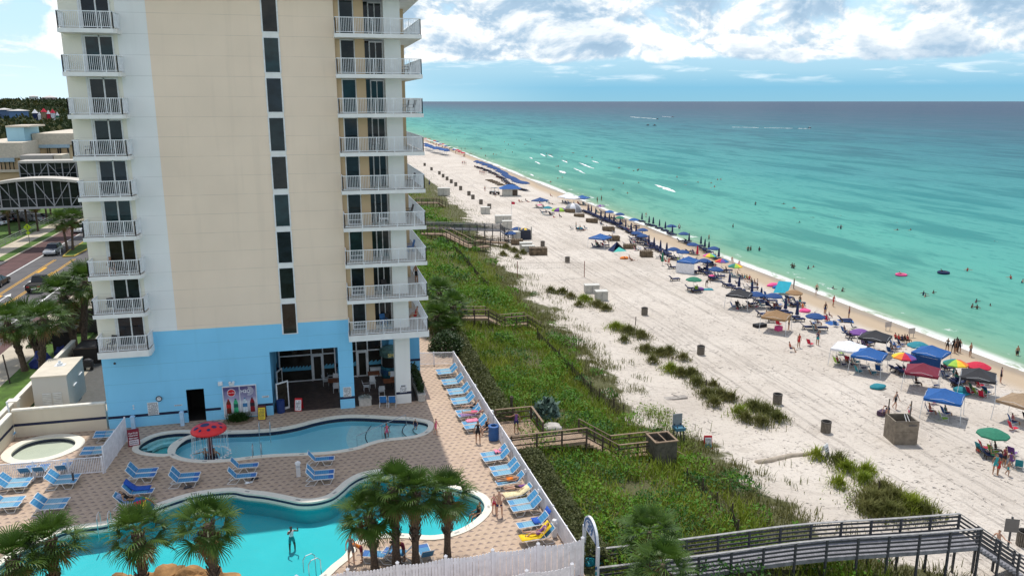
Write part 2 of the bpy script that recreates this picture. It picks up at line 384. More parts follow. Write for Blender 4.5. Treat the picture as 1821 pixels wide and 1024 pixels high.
# inland ground sheet
def land_mat():
    m,t,b=nt('inland_ground'); p=geo_pos(t); f=noise_n(t,p,.25,5); g=noise_n(t,p,3,4)
    c=mix(t,g,ramp(t,f,[(.3,(.055,.085,.022)),(.7,(.10,.12,.04))]),(.07,.10,.03)); t.links.new(c,b.inputs['Base Color']); b.inputs['Roughness'].default_value=.95; bump(t,b,g,.6,.1); return m
mb=MB(); mb.box(-9000,-60,-5,-22.6,31000,-.5); mb.box(-22.6,69,-5,12.4,31000,-.5); mb.box(-22.6,-60,-5,12.4,69,-2.6); struct(mb.build('ground',land_mat()))
mb=MB(); mb.box(12.4,-60,-20,130,16,-4.0); struct(mb.build('terrain',M('buried_sand',(.5,.44,.38),.9)))
def sea_mat():
    m,t,b=nt('sea_water'); p=geo_pos(t); d,x,y=shore_nodes(t,p)
    def st(sx,sy,sc,det=4,ro=.55):
        mp=t.nodes.new('ShaderNodeMapping'); mp.inputs['Scale'].default_value=(sx,sy,1); mp.inputs['Rotation'].default_value=(0,0,R(4)); t.links.new(p,mp.inputs[0]); return noise_n(t,mp.outputs[0],sc,det,ro,.4)
    big=st(1,.35,.012,4); mid=st(1,.22,.08,5,.6); fine=st(1,.35,.5,4,.65)
    dd=math_n(t,'MAXIMUM',math_n(t,'ADD',d,math_n(t,'MULTIPLY',math_n(t,'SUBTRACT',big,.5),math_n(t,'MULTIPLY',d,.9))),0.01)
    lg=math_n(t,'DIVIDE',math_n(t,'LOGARITHM',math_n(t,'ADD',dd,1.),10.),5.)
    col=ramp(t,lg,[(0,(.34,.34,.20)),(.11,(.19,.335,.225)),(.22,(.125,.33,.25)),(.33,(.085,.325,.275)),(.42,(.06,.26,.26)),(.50,(.04,.175,.21)),(.56,(.05,.115,.165)),(.63,(.052,.088,.138)),(.9,(.058,.095,.15))])
    dk=ramp(t,lg,[(0,(.24,.26,.14)),(.2,(.065,.235,.18)),(.4,(.022,.185,.19)),(.5,(.025,.115,.15)),(.7,(.036,.07,.118))])
    col=mix(t,math_n(t,'MULTIPLY',mr(t,mid,.45,.62),.85),col,dk)
    col=mix(t,math_n(t,'MULTIPLY',mr(t,fine,.5,.66),.5),col,dk)
    # glare side: the far left shows paler
    # swash foam and a broken second line
    n=st(1,.5,.35,5,.7); wob=math_n(t,'MULTIPLY',math_n(t,'SUBTRACT',st(1,.3,.06,3),.5),4.5)
    ds=math_n(t,'ADD',d,wob)
    foam=math_n(t,'MULTIPLY',mr(t,ds,2.6,.6),mr(t,n,.36,.52))
    foam2=math_n(t,'MULTIPLY',math_n(t,'MULTIPLY',mr(t,ds,3.0,4.2),mr(t,ds,6.6,4.6)),mr(t,n,.56,.66))
    fm=math_n(t,'MAXIMUM',foam,math_n(t,'MULTIPLY',foam2,.7))
    col=mix(t,fm,col,(.72,.74,.72))
    t.links.new(col,b.inputs['Base Color']); b.inputs['Specular IOR Level'].default_value=.10
    ro=mr(t,fm,0,1,.24,.8); t.links.new(ro,b.inputs['Roughness'])
    rip=st(1,.45,1.1,3,.6)
    h=math_n(t,'ADD',math_n(t,'MULTIPLY',mid,1.6),math_n(t,'ADD',math_n(t,'MULTIPLY',fine,.7),math_n(t,'MULTIPLY',rip,.25)))
    bn=t.nodes.new('ShaderNodeBump'); bn.inputs['Strength'].default_value=.55; bn.inputs['Distance'].default_value=.6; t.links.new(h,bn.inputs['Height'])
    df=t.nodes.new('ShaderNodeBsdfDiffuse'); gl=t.nodes.new('ShaderNodeBsdfGlossy'); gl.inputs['Roughness'].default_value=.22; mx=t.nodes.new('ShaderNodeMixShader'); lw=t.nodes.new('ShaderNodeLayerWeight'); lw.inputs[0].default_value=.25
    t.links.new(col,df.inputs[0]); t.links.new(bn.outputs[0],df.inputs['Normal']); t.links.new(bn.outputs[0],gl.inputs['Normal']); t.links.new(bn.outputs[0],lw.inputs['Normal'])
    t.links.new(math_n(t,'MULTIPLY',math_n(t,'ADD',.02,math_n(t,'MULTIPLY',lw.outputs['Fresnel'],.14)),math_n(t,'SUBTRACT',1.0,fm)),mx.inputs[0]); t.links.new(df.outputs[0],mx.inputs[1]); t.links.new(gl.outputs[0],mx.inputs[2])
    out=[n_ for n_ in t.nodes if n_.type=='OUTPUT_MATERIAL'][0]; t.links.new(mx.outputs[0],out.inputs[0]); return m
sxs=np.concatenate([[50],np.arange(70,130,3),np.geomspace(130,45000,50)]); sys_=np.concatenate([[-3000,0],np.arange(30,260,4),np.geomspace(260,45000,60)])
sv=np.array([[(x,y,SEA+(.10*math.sin(x*.55+noise.noise(Vector((y*.02,x*.02,0)))*5)*(1 if 82<x<125 and 30<y<256 else 0))) for x in sxs] for y in sys_])
nx,ny=len(sxs),len(sys_); idx=np.arange(nx*ny).reshape(ny,nx)
fc=np.stack([idx[:-1,:-1],idx[:-1,1:],idx[1:,1:],idx[1:,:-1]],-1).reshape(-1,4)
struct(link('sea',npmesh('sea',sv.reshape(-1,3),fc,sea_mat(),smooth=True)))
FOAM=M('foam',(.82,.84,.83),.8)
for i,(fx,fy,wd,l) in enumerate([(700,352,1.3,7.5),(637,370,.8,4),(670,398,.8,6),(745,358,.7,7),(940,414,1.2,12),(1010,392,1.0,5),(815,452,1.8,5),(905,445,.7,10),(1405,548,1.9,8.5),(1440,553,.7,5),(830,390,.8,6),(640,470,.8,3)]):
    px,py=PF(fx,fy); x,y=G(px,py,SEA); mb=MB(); k=9
    ll=l*1.25
    for j in range(k):
        q=j/(k-1); r=wd*.5*math.sin(PI*min(.97,max(.06,q)))**.6*(1+.3*random.uniform(-1,1))
        mb.blob((random.uniform(-.3,.3)+q*ll*.28,(q-.5)*ll*1.9,.05),(r*1.1,ll*.16,.28*r/wd+.08),i*20+j,2,.3,2.2)
    o=mb.build('breaking_wave',FOAM,None,(x,y,SEA),0,True)
    tag(o,['white foaming crest of a small wave breaking offshore among bathers'][0],'wave','small waves breaking offshore')
# ---------------------------------------------------------------- pool deck
def catmull(pts,n=6):
    o=[]; k=len(pts)
    for i in range(k):
        p0,p1,p2,p3=[Vector((*pts[(i+j-1)%k],0)) for j in range(4)]
        for s in range(n):
            q=s/n; v=.5*((2*p1)+(p2-p0)*q+(2*p0-5*p1+4*p2-p3)*q*q+(3*p1-p0-3*p2+p3)*q**3); o.append((v.x,v.y))
    return o
def area(p): return .5*sum(p[i][0]*p[(i+1)%len(p)][1]-p[(i+1)%len(p)][0]*p[i][1] for i in range(len(p)))
def offset(p,d):
    if area(p)<0: p=p[::-1]
    n=len(p); o=[]
    for i in range(n):
        a=Vector(p[i-1]);b=Vector(p[(i+1)%n]); e=(b-a); 
        if e.length<1e-6: o.append(p[i]); continue
        e.normalize(); o.append((p[i][0]+e.y*d,p[i][1]-e.x*d))
    return o
Z6=lambda l:[(160+x/2.845,540+y/2.845) for x,y in l]
Z7=lambda l:[(x/3.4125,600+y/3.4125) for x,y in l]
WL=-.16
up_px=Z6([(1700,612),(1710,635),(1690,660),(1640,678),(1560,688),(1480,697),(1410,715),(1350,736),(1280,750),(1200,760),(1100,766),(1000,770),(900,775),(800,786),(720,796),(640,802),(570,803),(500,796),(450,782),(428,762),(432,735),(460,710),(510,688),(590,672),(700,665),(800,662),(900,656),(980,646),(1060,630),(1140,608),(1220,592),(1300,584),(1380,584),(1460,588),(1540,593),(1620,597)])
spa_px=Z6([(247,745),(262,718),(300,694),(350,675),(420,664),(490,662),(515,670),(470,692),(428,722),(404,752),(396,770),(340,770),(280,762)])
wade_px=Z7([(70,722),(100,690),(160,655),(250,630),(340,620),(420,625),(458,645),(450,672),(400,702),(320,732),(220,752),(130,758),(82,745)])
low_px=[(149,944),(190,938),(240,922),(290,903),(336,888),(375,881),(414,878),(436,882),(471,886),(507,893),(533,898),(562,897),(591,889),(610,875),(626,861),(650,849),(690,844),(740,853),(790,868),(843,884),(858,896),(861,910),(847,927),(823,943),(794,953),(765,957),(725,954),(690,953),(648,961),(625,973),(612,992),(590,1010),(560,1035),(480,1075),(350,1090),(200,1090),(60,1085),(-20,1060),(0,1012),(60,975),(110,952)]
POOLS={}
for nme,px in (('up',up_px),('spa',spa_px),('wade',wade_px),('low',low_px)):
    w_=catmull([G(a,b,WL) for a,b in px],4)
    if area(w_)<0: w_=w_[::-1]
    POOLS[nme]=w_
cop={'up':.42,'spa':.42,'wade':.6,'low':.48}
def paver_mat():
    m,t,b=nt('deck_pavers'); p=geo_pos(t); x,y,z=sep(t,p)
    s=.46; row=math_n(t,'FLOOR',math_n(t,'DIVIDE',y,s)); od=math_n(t,'MULTIPLY',math_n(t,'MODULO',math_n(t,'ABSOLUTE',row),2.),.5)
    fx=math_n(t,'ABSOLUTE',math_n(t,'SUBTRACT',math_n(t,'FRACT',math_n(t,'ADD',math_n(t,'DIVIDE',x,s*1.05),od)),.5))
    fy=math_n(t,'SUBTRACT',math_n(t,'FRACT',math_n(t,'DIVIDE',y,s)),.5)
    tri=math_n(t,'MULTIPLY',math_n(t,'LESS_THAN',math_n(t,'ADD',math_n(t,'MULTIPLY',fx,1.1),math_n(t,'MULTIPLY',fy,.8)),.26),math_n(t,'GREATER_THAN',fy,-.16))
    tri=math_n(t,'MULTIPLY',tri,math_n(t,'LESS_THAN',fy,.22))
    wn=t.nodes.new('ShaderNodeTexVoronoi'); wn.inputs['Scale'].default_value=6.5; t.links.new(p,wn.inputs['Vector'])
    big=noise_n(t,p,.22,4); mid=noise_n(t,p,2.2,4)
    base=ramp(t,wn.outputs['Color'],[(.1,(.37,.265,.19)),(.5,(.46,.34,.25)),(.9,(.53,.40,.30))])
    base=mix(t,.45,base,ramp(t,big,[(.3,(.42,.305,.23)),(.7,(.55,.41,.285))]))
    base=mix(t,math_n(t,'MULTIPLY',mr(t,mid,.55,.75),.3),base,(.33,.25,.21))
    col=mix(t,math_n(t,'MULTIPLY',tri,mr(t,noise_n(t,p,1.5,2),.25,.6,.35,.85)),base,(.17,.125,.115))
    t.links.new(col,b.inputs['Base Color']); b.inputs['Roughness'].default_value=.75
    e=t.nodes.new('ShaderNodeTexVoronoi'); e.feature='DISTANCE_TO_EDGE'; e.inputs['Scale'].default_value=6.5; t.links.new(p,e.inputs['Vector'])
    bump(t,b,mr(t,e.outputs['Distance'],0,.06),.35,.01); return m
from mathutils.geometry import tessellate_polygon
outer=[(-22.6,24),(12.3,24),(12.3,85),(7.0,85),(7.0,69),(-4.4,69),(-4.4,60.5),(-22.6,60.5)]
def outlines_for_deck():
    # union of main pool and spa where their copings touch: keep both as holes, they do not overlap
    return [POOLS['up'],POOLS['spa'],POOLS['wade'],POOLS['low']]
polys=[outer]+outlines_for_deck()
def in_poly(p,poly):
    c=False; n=len(poly)
    for i in range(n):
        a,b_=poly[i],poly[i-1]
        if (a[1]>p[1])!=(b_[1]>p[1]) and p[0]<(b_[0]-a[0])*(p[1]-a[1])/(b_[1]-a[1])+a[0]: c=not c
    return c
vl=[[Vector((x,y,0)) for x,y in q] for q in polys]
tris=tessellate_polygon(vl); flat=[v for q in vl for v in q]
tris=[f for f in tris if not any(in_poly(tuple(sum((flat[i] for i in f),Vector())/3)[:2],offset(h,-.01)) for h in polys[1:])]
mb=MB(); mb.add(flat,[f if (flat[f[1]]-flat[f[0]]).cross(flat[f[2]]-flat[f[0]]).z>0 else f[::-1] for f in tris])
struct(mb.build('pool_deck',paver_mat()))
COPE=M('pool_coping',(.74,.70,.60),.7,.06,5,bmp=.2)
NAVYT=M('navy_tile',(.02,.03,.07),.3)
def basin_mat(n,c):
    m,t,b=nt(n); p=geo_pos(t); f=noise_n(t,p,.35,3)
    vo=t.nodes.new('ShaderNodeTexVoronoi'); vo.feature='SMOOTH_F1'; vo.inputs['Scale'].default_value=2.0; t.links.new(p,vo.inputs['Vector'])
    k=math_n(t,'ADD',math_n(t,'MULTIPLY',vo.outputs['Distance'],.12),f)
    t.links.new(ramp(t,k,[(.3,tuple(x*.93 for x in c)),(.8,tuple(min(1,x*1.07) for x in c))]),b.inputs['Base Color']); b.inputs['Roughness'].default_value=.8; return m
def water_mat(n,tint,bs):
    m=bpy.data.materials.new(n); m.use_nodes=True; t=m.node_tree; t.nodes.clear()
    out=t.nodes.new('ShaderNodeOutputMaterial'); tr=t.nodes.new('ShaderNodeBsdfTransparent'); tr.inputs[0].default_value=(*tint,1)
    gl=t.nodes.new('ShaderNodeBsdfGlossy'); gl.inputs['Roughness'].default_value=.06
    mx=t.nodes.new('ShaderNodeMixShader'); fr=t.nodes.new('ShaderNodeFresnel'); fr.inputs[0].default_value=1.22
    p=geo_pos(t); h=noise_n(t,p,1.6,3,.6,.6); h2=noise_n(t,p,5.,2)
    bn=t.nodes.new('ShaderNodeBump'); bn.inputs['Strength'].default_value=bs; bn.inputs['Distance'].default_value=.12
    t.links.new(math_n(t,'ADD',h,math_n(t,'MULTIPLY',h2,.3)),bn.inputs['Height'])
    t.links.new(bn.outputs[0],fr.inputs['Normal']); t.links.new(bn.outputs[0],gl.inputs['Normal'])
    t.links.new(fr.outputs[0],mx.inputs[0]); t.links.new(tr.outputs[0],mx.inputs[1]); t.links.new(gl.outputs[0],mx.inputs[2]); t.links.new(mx.outputs[0],out.inputs[0]); return m
PINFO={'up':('long upper swimming pool with curved cream coping and mushroom fountain beside blue wall',(.36,.84,1.0),.7,(.93,.99,1.0),.2),
 'spa':('small teal soaking pool with steps tucked against the upper pool',(.10,.56,.56),.8,(.8,.95,.95),.15),
 'wade':('shallow oval wading pool with pale greenish floor inside the white railing',(.56,.60,.50),.3,(.95,.97,.95),.12),
 'low':('large turquoise freeform lower pool among the palm trees',(.03,.50,.55),1.35,(.82,.98,.98),.3)}
def strip(mb,a,za,b,zb):
    n=len(a); mb.add([(x,y,za) for x,y in a]+[(x,y,zb) for x,y in b],[(i,(i+1)%n,n+(i+1)%n,n+i) for i in range(n)])
STEPW=M('pool_step',(.56,.90,.94),.7)
for k,wp in POOLS.items():
    lab,c,dep,tint,bs=PINFO[k]
    cx=sum(p[0] for p in wp)/len(wp); cy=sum(p[1] for p in wp)/len(wp)
    root=empty('swimming_pool',(cx,cy,0)); tag(root,lab,'pool')
    L=lambda q:[(x-cx,y-cy) for x,y in q]
    oo=offset(wp,cop[k]); mb=MB(); zc_=.05 if k!='spa' else .041; strip(mb,L(oo),.004,L(oo),zc_); strip(mb,L(oo),zc_,L(wp),zc_); strip(mb,L(wp),zc_,L(wp),-.06); mb.build('coping',COPE,root)
    wl=WL if k!='low' else -.40
    mb=MB(); wi=offset(wp,.01); strip(mb,L(wi),-.06,L(wi),-.34 if k!='low' else -.22); mb.build('tile_band',NAVYT,root)  # navy tile; on the lower pool it paints the shadow gap under the coping
    if k=='low': mb=MB(); strip(mb,L(wi),-.22,L(wi),-.50); mb.build('ledge_band',COPE,root)
    bmat=basin_mat('basin_'+k,c); mb=MB(); strip(mb,L(wi),-.34 if k!='low' else -.5,L(wi),-dep)
    fl=[Vector((x,y,-dep)) for x,y in L(wi)]; mb.add(fl,[f if (fl[f[1]]-fl[f[0]]).cross(fl[f[2]]-fl[f[0]]).z>0 else f[::-1] for f in tessellate_polygon([fl])]); mb.build('basin',bmat,root)
    if k=='up':   # broad curved steps at the seaward end
        ex=max(p[0] for p in wp)
        for i,(xx,zz) in enumerate([(-5.6,-.85),(-4.1,-.68),(-2.7,-.52),(-1.5,-.36),(-.7,-.24)]):
            q=[]; xs_=ex+xx
            for j in range(9):
                a=-1+j/4; q.append((xs_+.8*(a*a)-.3*a, 0))
            sel=[p for p in offset(wp,-.02) if p[0]>xs_]
            sel.sort(key=lambda p:math.atan2(p[1]-cy+.2,p[0]-xs_+.5))
            lo_,hi_=sel[0],sel[-1]; arc=[(hi_[0]+(lo_[0]-hi_[0])*j/8-.55*math.sin(PI*j/8),hi_[1]+(lo_[1]-hi_[1])*j/8) for j in range(1,8)]
            mb=MB(); mb.prism(L(sel+arc),-dep+.01+.002*i,zz); mb.build('step',STEPW,root)
            mb=MB(); mb.tube([(x-cx,y-cy,zz+.012) for x,y in [hi_]+arc+[lo_]],.035,4); mb.build('step_edge',NAVYT,root)
    if k=='spa':
        for i,d in enumerate((.35,.7)):
            ip=offset(wp,-d); half=[p for p in wp if p[1]>cy-.2]; ih=[p for p in ip if p[1]>cy-.2]
            mb=MB(); n=min(len(half),len(ih)); 
            mb.add([(x-cx,y-cy,-.3-.2*i) for x,y in half[:n]]+[(x-cx,y-cy,-.3-.2*i) for x,y in ih[:n]]+[(x-cx,y-cy,-.5-.2*i) for x,y in ih[:n]],[(j,j+1,n+j+1,n+j) for j in range(n-1)]+[(n+j,n+j+1,2*n+j+1,2*n+j) for j in range(n-1)])
            mb.build('step',STEPW,root)
    wv_=[Vector((x,y,wl)) for x,y in offset(wp,-.002)]
    mb=MB(); mb.add(wv_,[f if (wv_[f[1]]-wv_[f[0]]).cross(wv_[f[2]]-wv_[f[0]]).z>0 else f[::-1] for f in tessellate_polygon([wv_])]); struct(mb.build('pool_water',water_mat('water_'+k,tint,bs)))
    # depth marks on coping, little dark dashes
    if k in('up','low'):
        nn=len(wp); mid=offset(wp,cop[k]*.5)
        for i in range(3,nn,11):
            mb=MB()
            a=Vector((*mid[i],0)); b_=Vector((*mid[(i+1)%nn],0)); dr=(b_-a).normalized(); nr=Vector((-dr.y,dr.x,0))
            mb.quad(*[(*(a+dr*sx*.16+nr*sy*.07-Vector((cx,cy,0)))[:2],.054) for sx,sy in((-1,-1),(1,-1),(1,1),(-1,1))])
            mb.build('depth_marker',M('marker_grey',(.38,.37,.34),.6),root)
# rocks in the lower pool, at the bottom of the photograph
ROCK=M('brown_rock',(.30,.16,.06),.9,.6,1.2,bmp=.7)
for i,(px,py,r) in enumerate([(235,1030,1.0),(285,1022,1.2),(330,1024,1.15),(375,1028,.9)]):
    x,y=G(px,py,.1); mb=MB(); mb.blob((0,0,.05),(r*1.15,r*.8,.55),i+3,4,.38,1.9); o=mb.build('boulder',ROCK,None,(x,y-.3,-.15))
    tag(o,['flat brown boulder in the pool just left of the others, half hidden by a palm','wide brown boulder with a pale ledge, second in the pool rockwork','large brown boulder in the pool between the two palm trunks','brown boulder at the seaward end of the pool rockwork'][i],'boulder','boulders rising from the lower pool')
# ---------------------------------------------------------------- the condominium tower
W=60.2; BF=58.7; FL=lambda k:6.3+2.72*k; TOP=31.6
def stucco(n,c,joints=True):
    m,t,b=nt(n); p=geo_pos(t); x,y,z=sep(t,p)
    f=noise_n(t,p,.25,4); g=noise_n(t,p,14,3)
    mp=t.nodes.new('ShaderNodeMapping'); mp.inputs['Scale'].default_value=(1.6,1.6,.12); t.links.new(p,mp.inputs[0]); stn=noise_n(t,mp.outputs[0],1,4)
    col=ramp(t,f,[(.3,tuple(v*.95 for v in c)),(.7,tuple(min(1,v*1.04) for v in c))])
    col=mix(t,math_n(t,'MULTIPLY',mr(t,stn,.5,.72),.15),col,tuple(v*.72 for v in c))
    if joints:
        q=math_n(t,'FRACT',math_n(t,'DIVIDE',math_n(t,'SUBTRACT',z,6.1),1.36)); j=math_n(t,'LESS_THAN',q,.022)
        j=math_n(t,'MULTIPLY',j,mr(t,noise_n(t,p,.35,2),.35,.6,.35,1.))
        col=mix(t,math_n(t,'MULTIPLY',j,.45),col,tuple(v*.5 for v in c))
    t.links.new(col,b.inputs['Base Color']); b.inputs['Roughness'].default_value=.85; b.inputs['Specular IOR Level'].default_value=.2
    bump(t,b,g,.25,.02); return m
BEIGE=stucco('beige_stucco',(.88,.715,.565)); WHITE=stucco('white_stucco',(.84,.84,.83)); BLUE=stucco('sky_blue_stucco',(.25,.64,.92)); CREAM=stucco('cream_stucco',(.82,.79,.68)); COLW=stucco('column_stucco',(.82,.83,.80),False)
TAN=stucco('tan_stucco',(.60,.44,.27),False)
RAILM=M('railing_white',(.80,.82,.84),.45); SLABM=M('slab_white',(.80,.80,.78),.8,.06,1.5); FRAMEM=M('window_frame',(.74,.75,.76),.5); NAVY=M('navy_stripe',(.012,.018,.055),.6)
FLOORM=M('balcony_floor',(.44,.40,.36),.85)
def glass_mat(n,c,seed):
    m,t,b=nt(n); p=geo_pos(t); mp=t.nodes.new('ShaderNodeMapping'); mp.inputs['Scale'].default_value=(.8,.8,1.3); mp.inputs['Location'].default_value=(seed*3.1,0,seed*1.7); t.links.new(p,mp.inputs[0])
    f=noise_n(t,mp.outputs[0],1.1,4)
    t.links.new(ramp(t,f,[(.35,tuple(v*.5 for v in c)),(.7,tuple(v*1.5 for v in c))]),b.inputs['Base Color']); b.inputs['Roughness'].default_value=.06; b.inputs['Specular IOR Level'].default_value=.35
    return m
GL=[glass_mat('dark_glass_%d'%i,c,i) for i,c in enumerate([(.010,.018,.026),(.012,.02,.022),(.02,.018,.014),(.008,.03,.035)])]
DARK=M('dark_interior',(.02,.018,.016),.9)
tower=empty('condo_tower',(0,W,0)); tag(tower,'tall beige and white condominium tower with sky blue base and stacked balconies','condo tower')
def tp(name,mb,m,parent=None):
    """part of the tower, given in world coordinates"""
    mb.v=[(x,y-W,z) for x,y,z in mb.v]; return mb.build(name,m,parent or tower)
XL,XB,XM,XR=-15.6,-10.3,1.95,6.72; BT=7.2; D=82
# front cladding, zone by zone
mb=MB(); mb.box(XL,W,FL(0),-12.2,W+.2,TOP); tp('wall',mb,CREAM)
mb=MB(); mb.box(-12.2,W,BT,XB,W+.2,TOP); tp('wall',mb,WHITE)
mb=MB(); mb.box(XB,W,BT,XM,W+.2,TOP); tp('wall',mb,BEIGE)
mb=MB(); ztop=5.05
DX0,DX1,DZ=-10.14,-8.88,2.58
mb.box(XL,W,0,DX0,W+.2,FL(0)); mb.box(DX0,W,DZ,DX1,W+.2,FL(0)); mb.box(DX1,W,0,-4.0,W+.2,FL(0)); mb.box(-4.0,W,ztop,1.05,W+.2,FL(0)); mb.box(1.05,W,0,2.17,W+1.0,5.86)
mb.box(1.05,W,5.87,XM,W+.2,FL(0)-.001)
mb.box(-12.2,W,FL(0)+.001,XM,W+.2,BT-.001); tp('wall',mb,BLUE)
# bulk behind the cladding
mb=MB(); mb.box(XL+.02,W+.2,ztop+.25,XM,D,TOP); mb.box(XM,W+1.7,5.86,XR,D,TOP); tp('core',mb,WHITE)
mb=MB(); mb.box(XL+.02,W+.2,0,DX0-.3,D,ztop+.25); mb.box(DX0-.3,W+3.2,0,DX1+.3,D,ztop+.25); mb.box(DX1+.3,W+.2,0,-4.3,D,ztop+.25); mb.box(DX0-.3,W+.2,DZ+.3,DX1+.3,W+3.2,ztop+.25); tp('core',mb,BLUE)
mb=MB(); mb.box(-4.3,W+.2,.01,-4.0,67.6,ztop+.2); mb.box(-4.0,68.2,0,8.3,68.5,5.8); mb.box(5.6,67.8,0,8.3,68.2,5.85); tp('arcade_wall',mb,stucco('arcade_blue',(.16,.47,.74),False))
mb=MB(); mb.box(-4.3,67.95,.9,8.28,68.18,1.15); mb.box(-4.02,60.5,.78,-3.985,67.5,.98); mb.box(5.58,67.76,.95,8.32,67.79,1.15); tp('stripe',mb,NAVY)
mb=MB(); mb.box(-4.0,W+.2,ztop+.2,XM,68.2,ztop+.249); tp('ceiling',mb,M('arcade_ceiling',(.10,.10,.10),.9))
mb=MB(); mb.box(DX0-.28,W+.21,.004,DX1+.28,W+3.2,.008); mb.box(DX0-.29,W+.21,.01,DX0-.2,W+3.19,DZ+.29); mb.box(DX1+.2,W+.21,.01,DX1+.29,W+3.19,DZ+.29); mb.box(DX0-.2,W+3.1,.01,DX1+.2,W+3.19,DZ+.29); mb.box(DX0-.2,W+.21,DZ+.15,DX1+.2,W+3.1,DZ+.29); tp('passage_lining',mb,DARK)  # black sheets that stand in for the shade inside the doorway
mb=MB(); mb.box(-4.0,W+.3,.003,8.2,68.15,.006); struct(mb.build('arcade_floor',M('wet_pavers',(.075,.05,.042),.45,.5,2.2)))  # brown pavers with the arcade's shade darkened into their colour
# navy band round the base
mb=MB(); zb=.78
for a,b_ in ((XL-.01,DX0),(DX1,-7.78),(-5.2,-4.0)): mb.box(a,W-.012,zb,b_,W-.001,zb+.2)
mb.box(1.04,W-.012,zb,2.18,W-.001,zb+.2); tp('stripe',mb,NAVY)
# right hand bay: glass, beige strip, recess, white column
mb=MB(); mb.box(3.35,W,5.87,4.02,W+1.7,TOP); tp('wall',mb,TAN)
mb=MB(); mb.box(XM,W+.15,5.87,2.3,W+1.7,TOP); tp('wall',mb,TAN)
mb=MB(); mb.box(5.42,W,0,6.6,W+1.15,TOP); tp('column',mb,COLW)
mb=MB(); mb.box(5.41,W-.012,zb,6.61,W-.001,zb+.2); tp('stripe',mb,NAVY)
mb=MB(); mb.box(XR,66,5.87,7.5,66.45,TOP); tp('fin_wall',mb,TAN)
for k in range(0,9):
    z=FL(k)
    mb=MB(); mb.box(2.3,W+.25,z-.28,3.35,W+1.7,z+2.44); mb.box(4.02,W+1.2,z,5.42,W+1.69,z+2.4); o=tp('window',mb,GL[(k*7+1)%4])
    mb=MB(); 
    for x0,x1 in((2.3,2.38),(3.27,3.35)): mb.box(x0,W+.17,z,x1,W+.25,z+2.44)
    mb.box(2.38,W+.17,z,3.27,W+.25,z+.08); mb.box(2.38,W+.17,z+2.36,3.27,W+.25,z+2.44)
    mb.box(2.38,W+.17,z+.35,3.27,W+.25,z+.4) if k<4 else None
    for x0,x1 in((4.4,4.48),(5.34,5.42)): mb.box(x0,W+1.14,z,x1,W+1.2,z+2.4)
    mb.box(4.48,W+1.14,z+2.3,5.34,W+1.2,z+2.4); mb.box(4.86,W+1.15,z,4.92,W+1.2,z+2.3)
    tp('frame',mb,FRAMEM,o) if False else None
    mb.v=[(x,y-W,zz) for x,y,zz in mb.v]; mb.build('frame',FRAMEM,o)
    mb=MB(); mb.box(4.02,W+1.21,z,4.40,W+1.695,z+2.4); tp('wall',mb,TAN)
# centre strip of windows
for k in range(0,9):
    z=FL(k)+.12; h=2.3
    mb=MB(); mb.box(-2.86,W-.03,z,-1.9,W-.005,z+h); o=tp('window',mb,GL[(k*3+2)%4])
    mb=MB(); mb.box(-2.96,W-.06,z-.06,-2.86,W-.004,z+h+.06); mb.box(-1.9,W-.06,z-.06,-1.8,W-.004,z+h+.06); mb.box(-2.86,W-.06,z-.06,-1.9,W-.031,z); mb.box(-2.86,W-.06,z+h,-1.9,W-.031,z+h+.06)
    mb.v=[(x,y-W,zz) for x,y,zz in mb.v]; mb.build('frame',FRAMEM,o)
    if k<8:
        mb=MB(); mb.box(-2.93,W-.045,z+h+.061,-1.83,W-.003,z+2.72-.061); tp('spandrel',mb,SLABM)
# sliding doors on the street side bay
for k in range(0,9):
    z=FL(k)
    mb=MB(); mb.box(-14.2,W-.02,z+.08,-12.5,W-.004,z+2.3); o=tp('sliding_door',mb,GL[(k*5)%4])
    mb=MB()
    for x in(-14.28,-13.39,-12.56): mb.box(x,W-.06,z,x+.09,W-.021,z+2.4)
    mb.box(-14.42,W-.05,z,-14.3,W-.005,z+2.42)
    mb.box(-14.19,W-.06,z+2.3,-12.56,W-.021,z+2.4); mb.box(-14.19,W-.06,z,-12.56,W-.021,z+.08)
    mb.v=[(x,y-W,zz) for x,y,zz in mb.v]; mb.build('frame',FRAMEM,o)
def railing(mb,pts,z,h=1.06,gap=.115):
    for (x0,y0),(x1,y1) in zip(pts,pts[1:]):
        L=math.hypot(x1-x0,y1-y0); n=max(1,int(L/gap))
        mb.bar((x0,y0,z+h),(x1,y1,z+h),.07,.05); mb.bar((x0,y0,z+.1),(x1,y1,z+.1),.05,.04)
        for i in range(n+1):
            q=i/n; x=x0+(x1-x0)*q; y=y0+(y1-y0)*q
            big=i%int(1.3/gap)==0 or i==n
            s=.03 if big else .013
            mb.box(x-s,y-s,z if big else z+.1,x+s,y+s,z+h-.02)
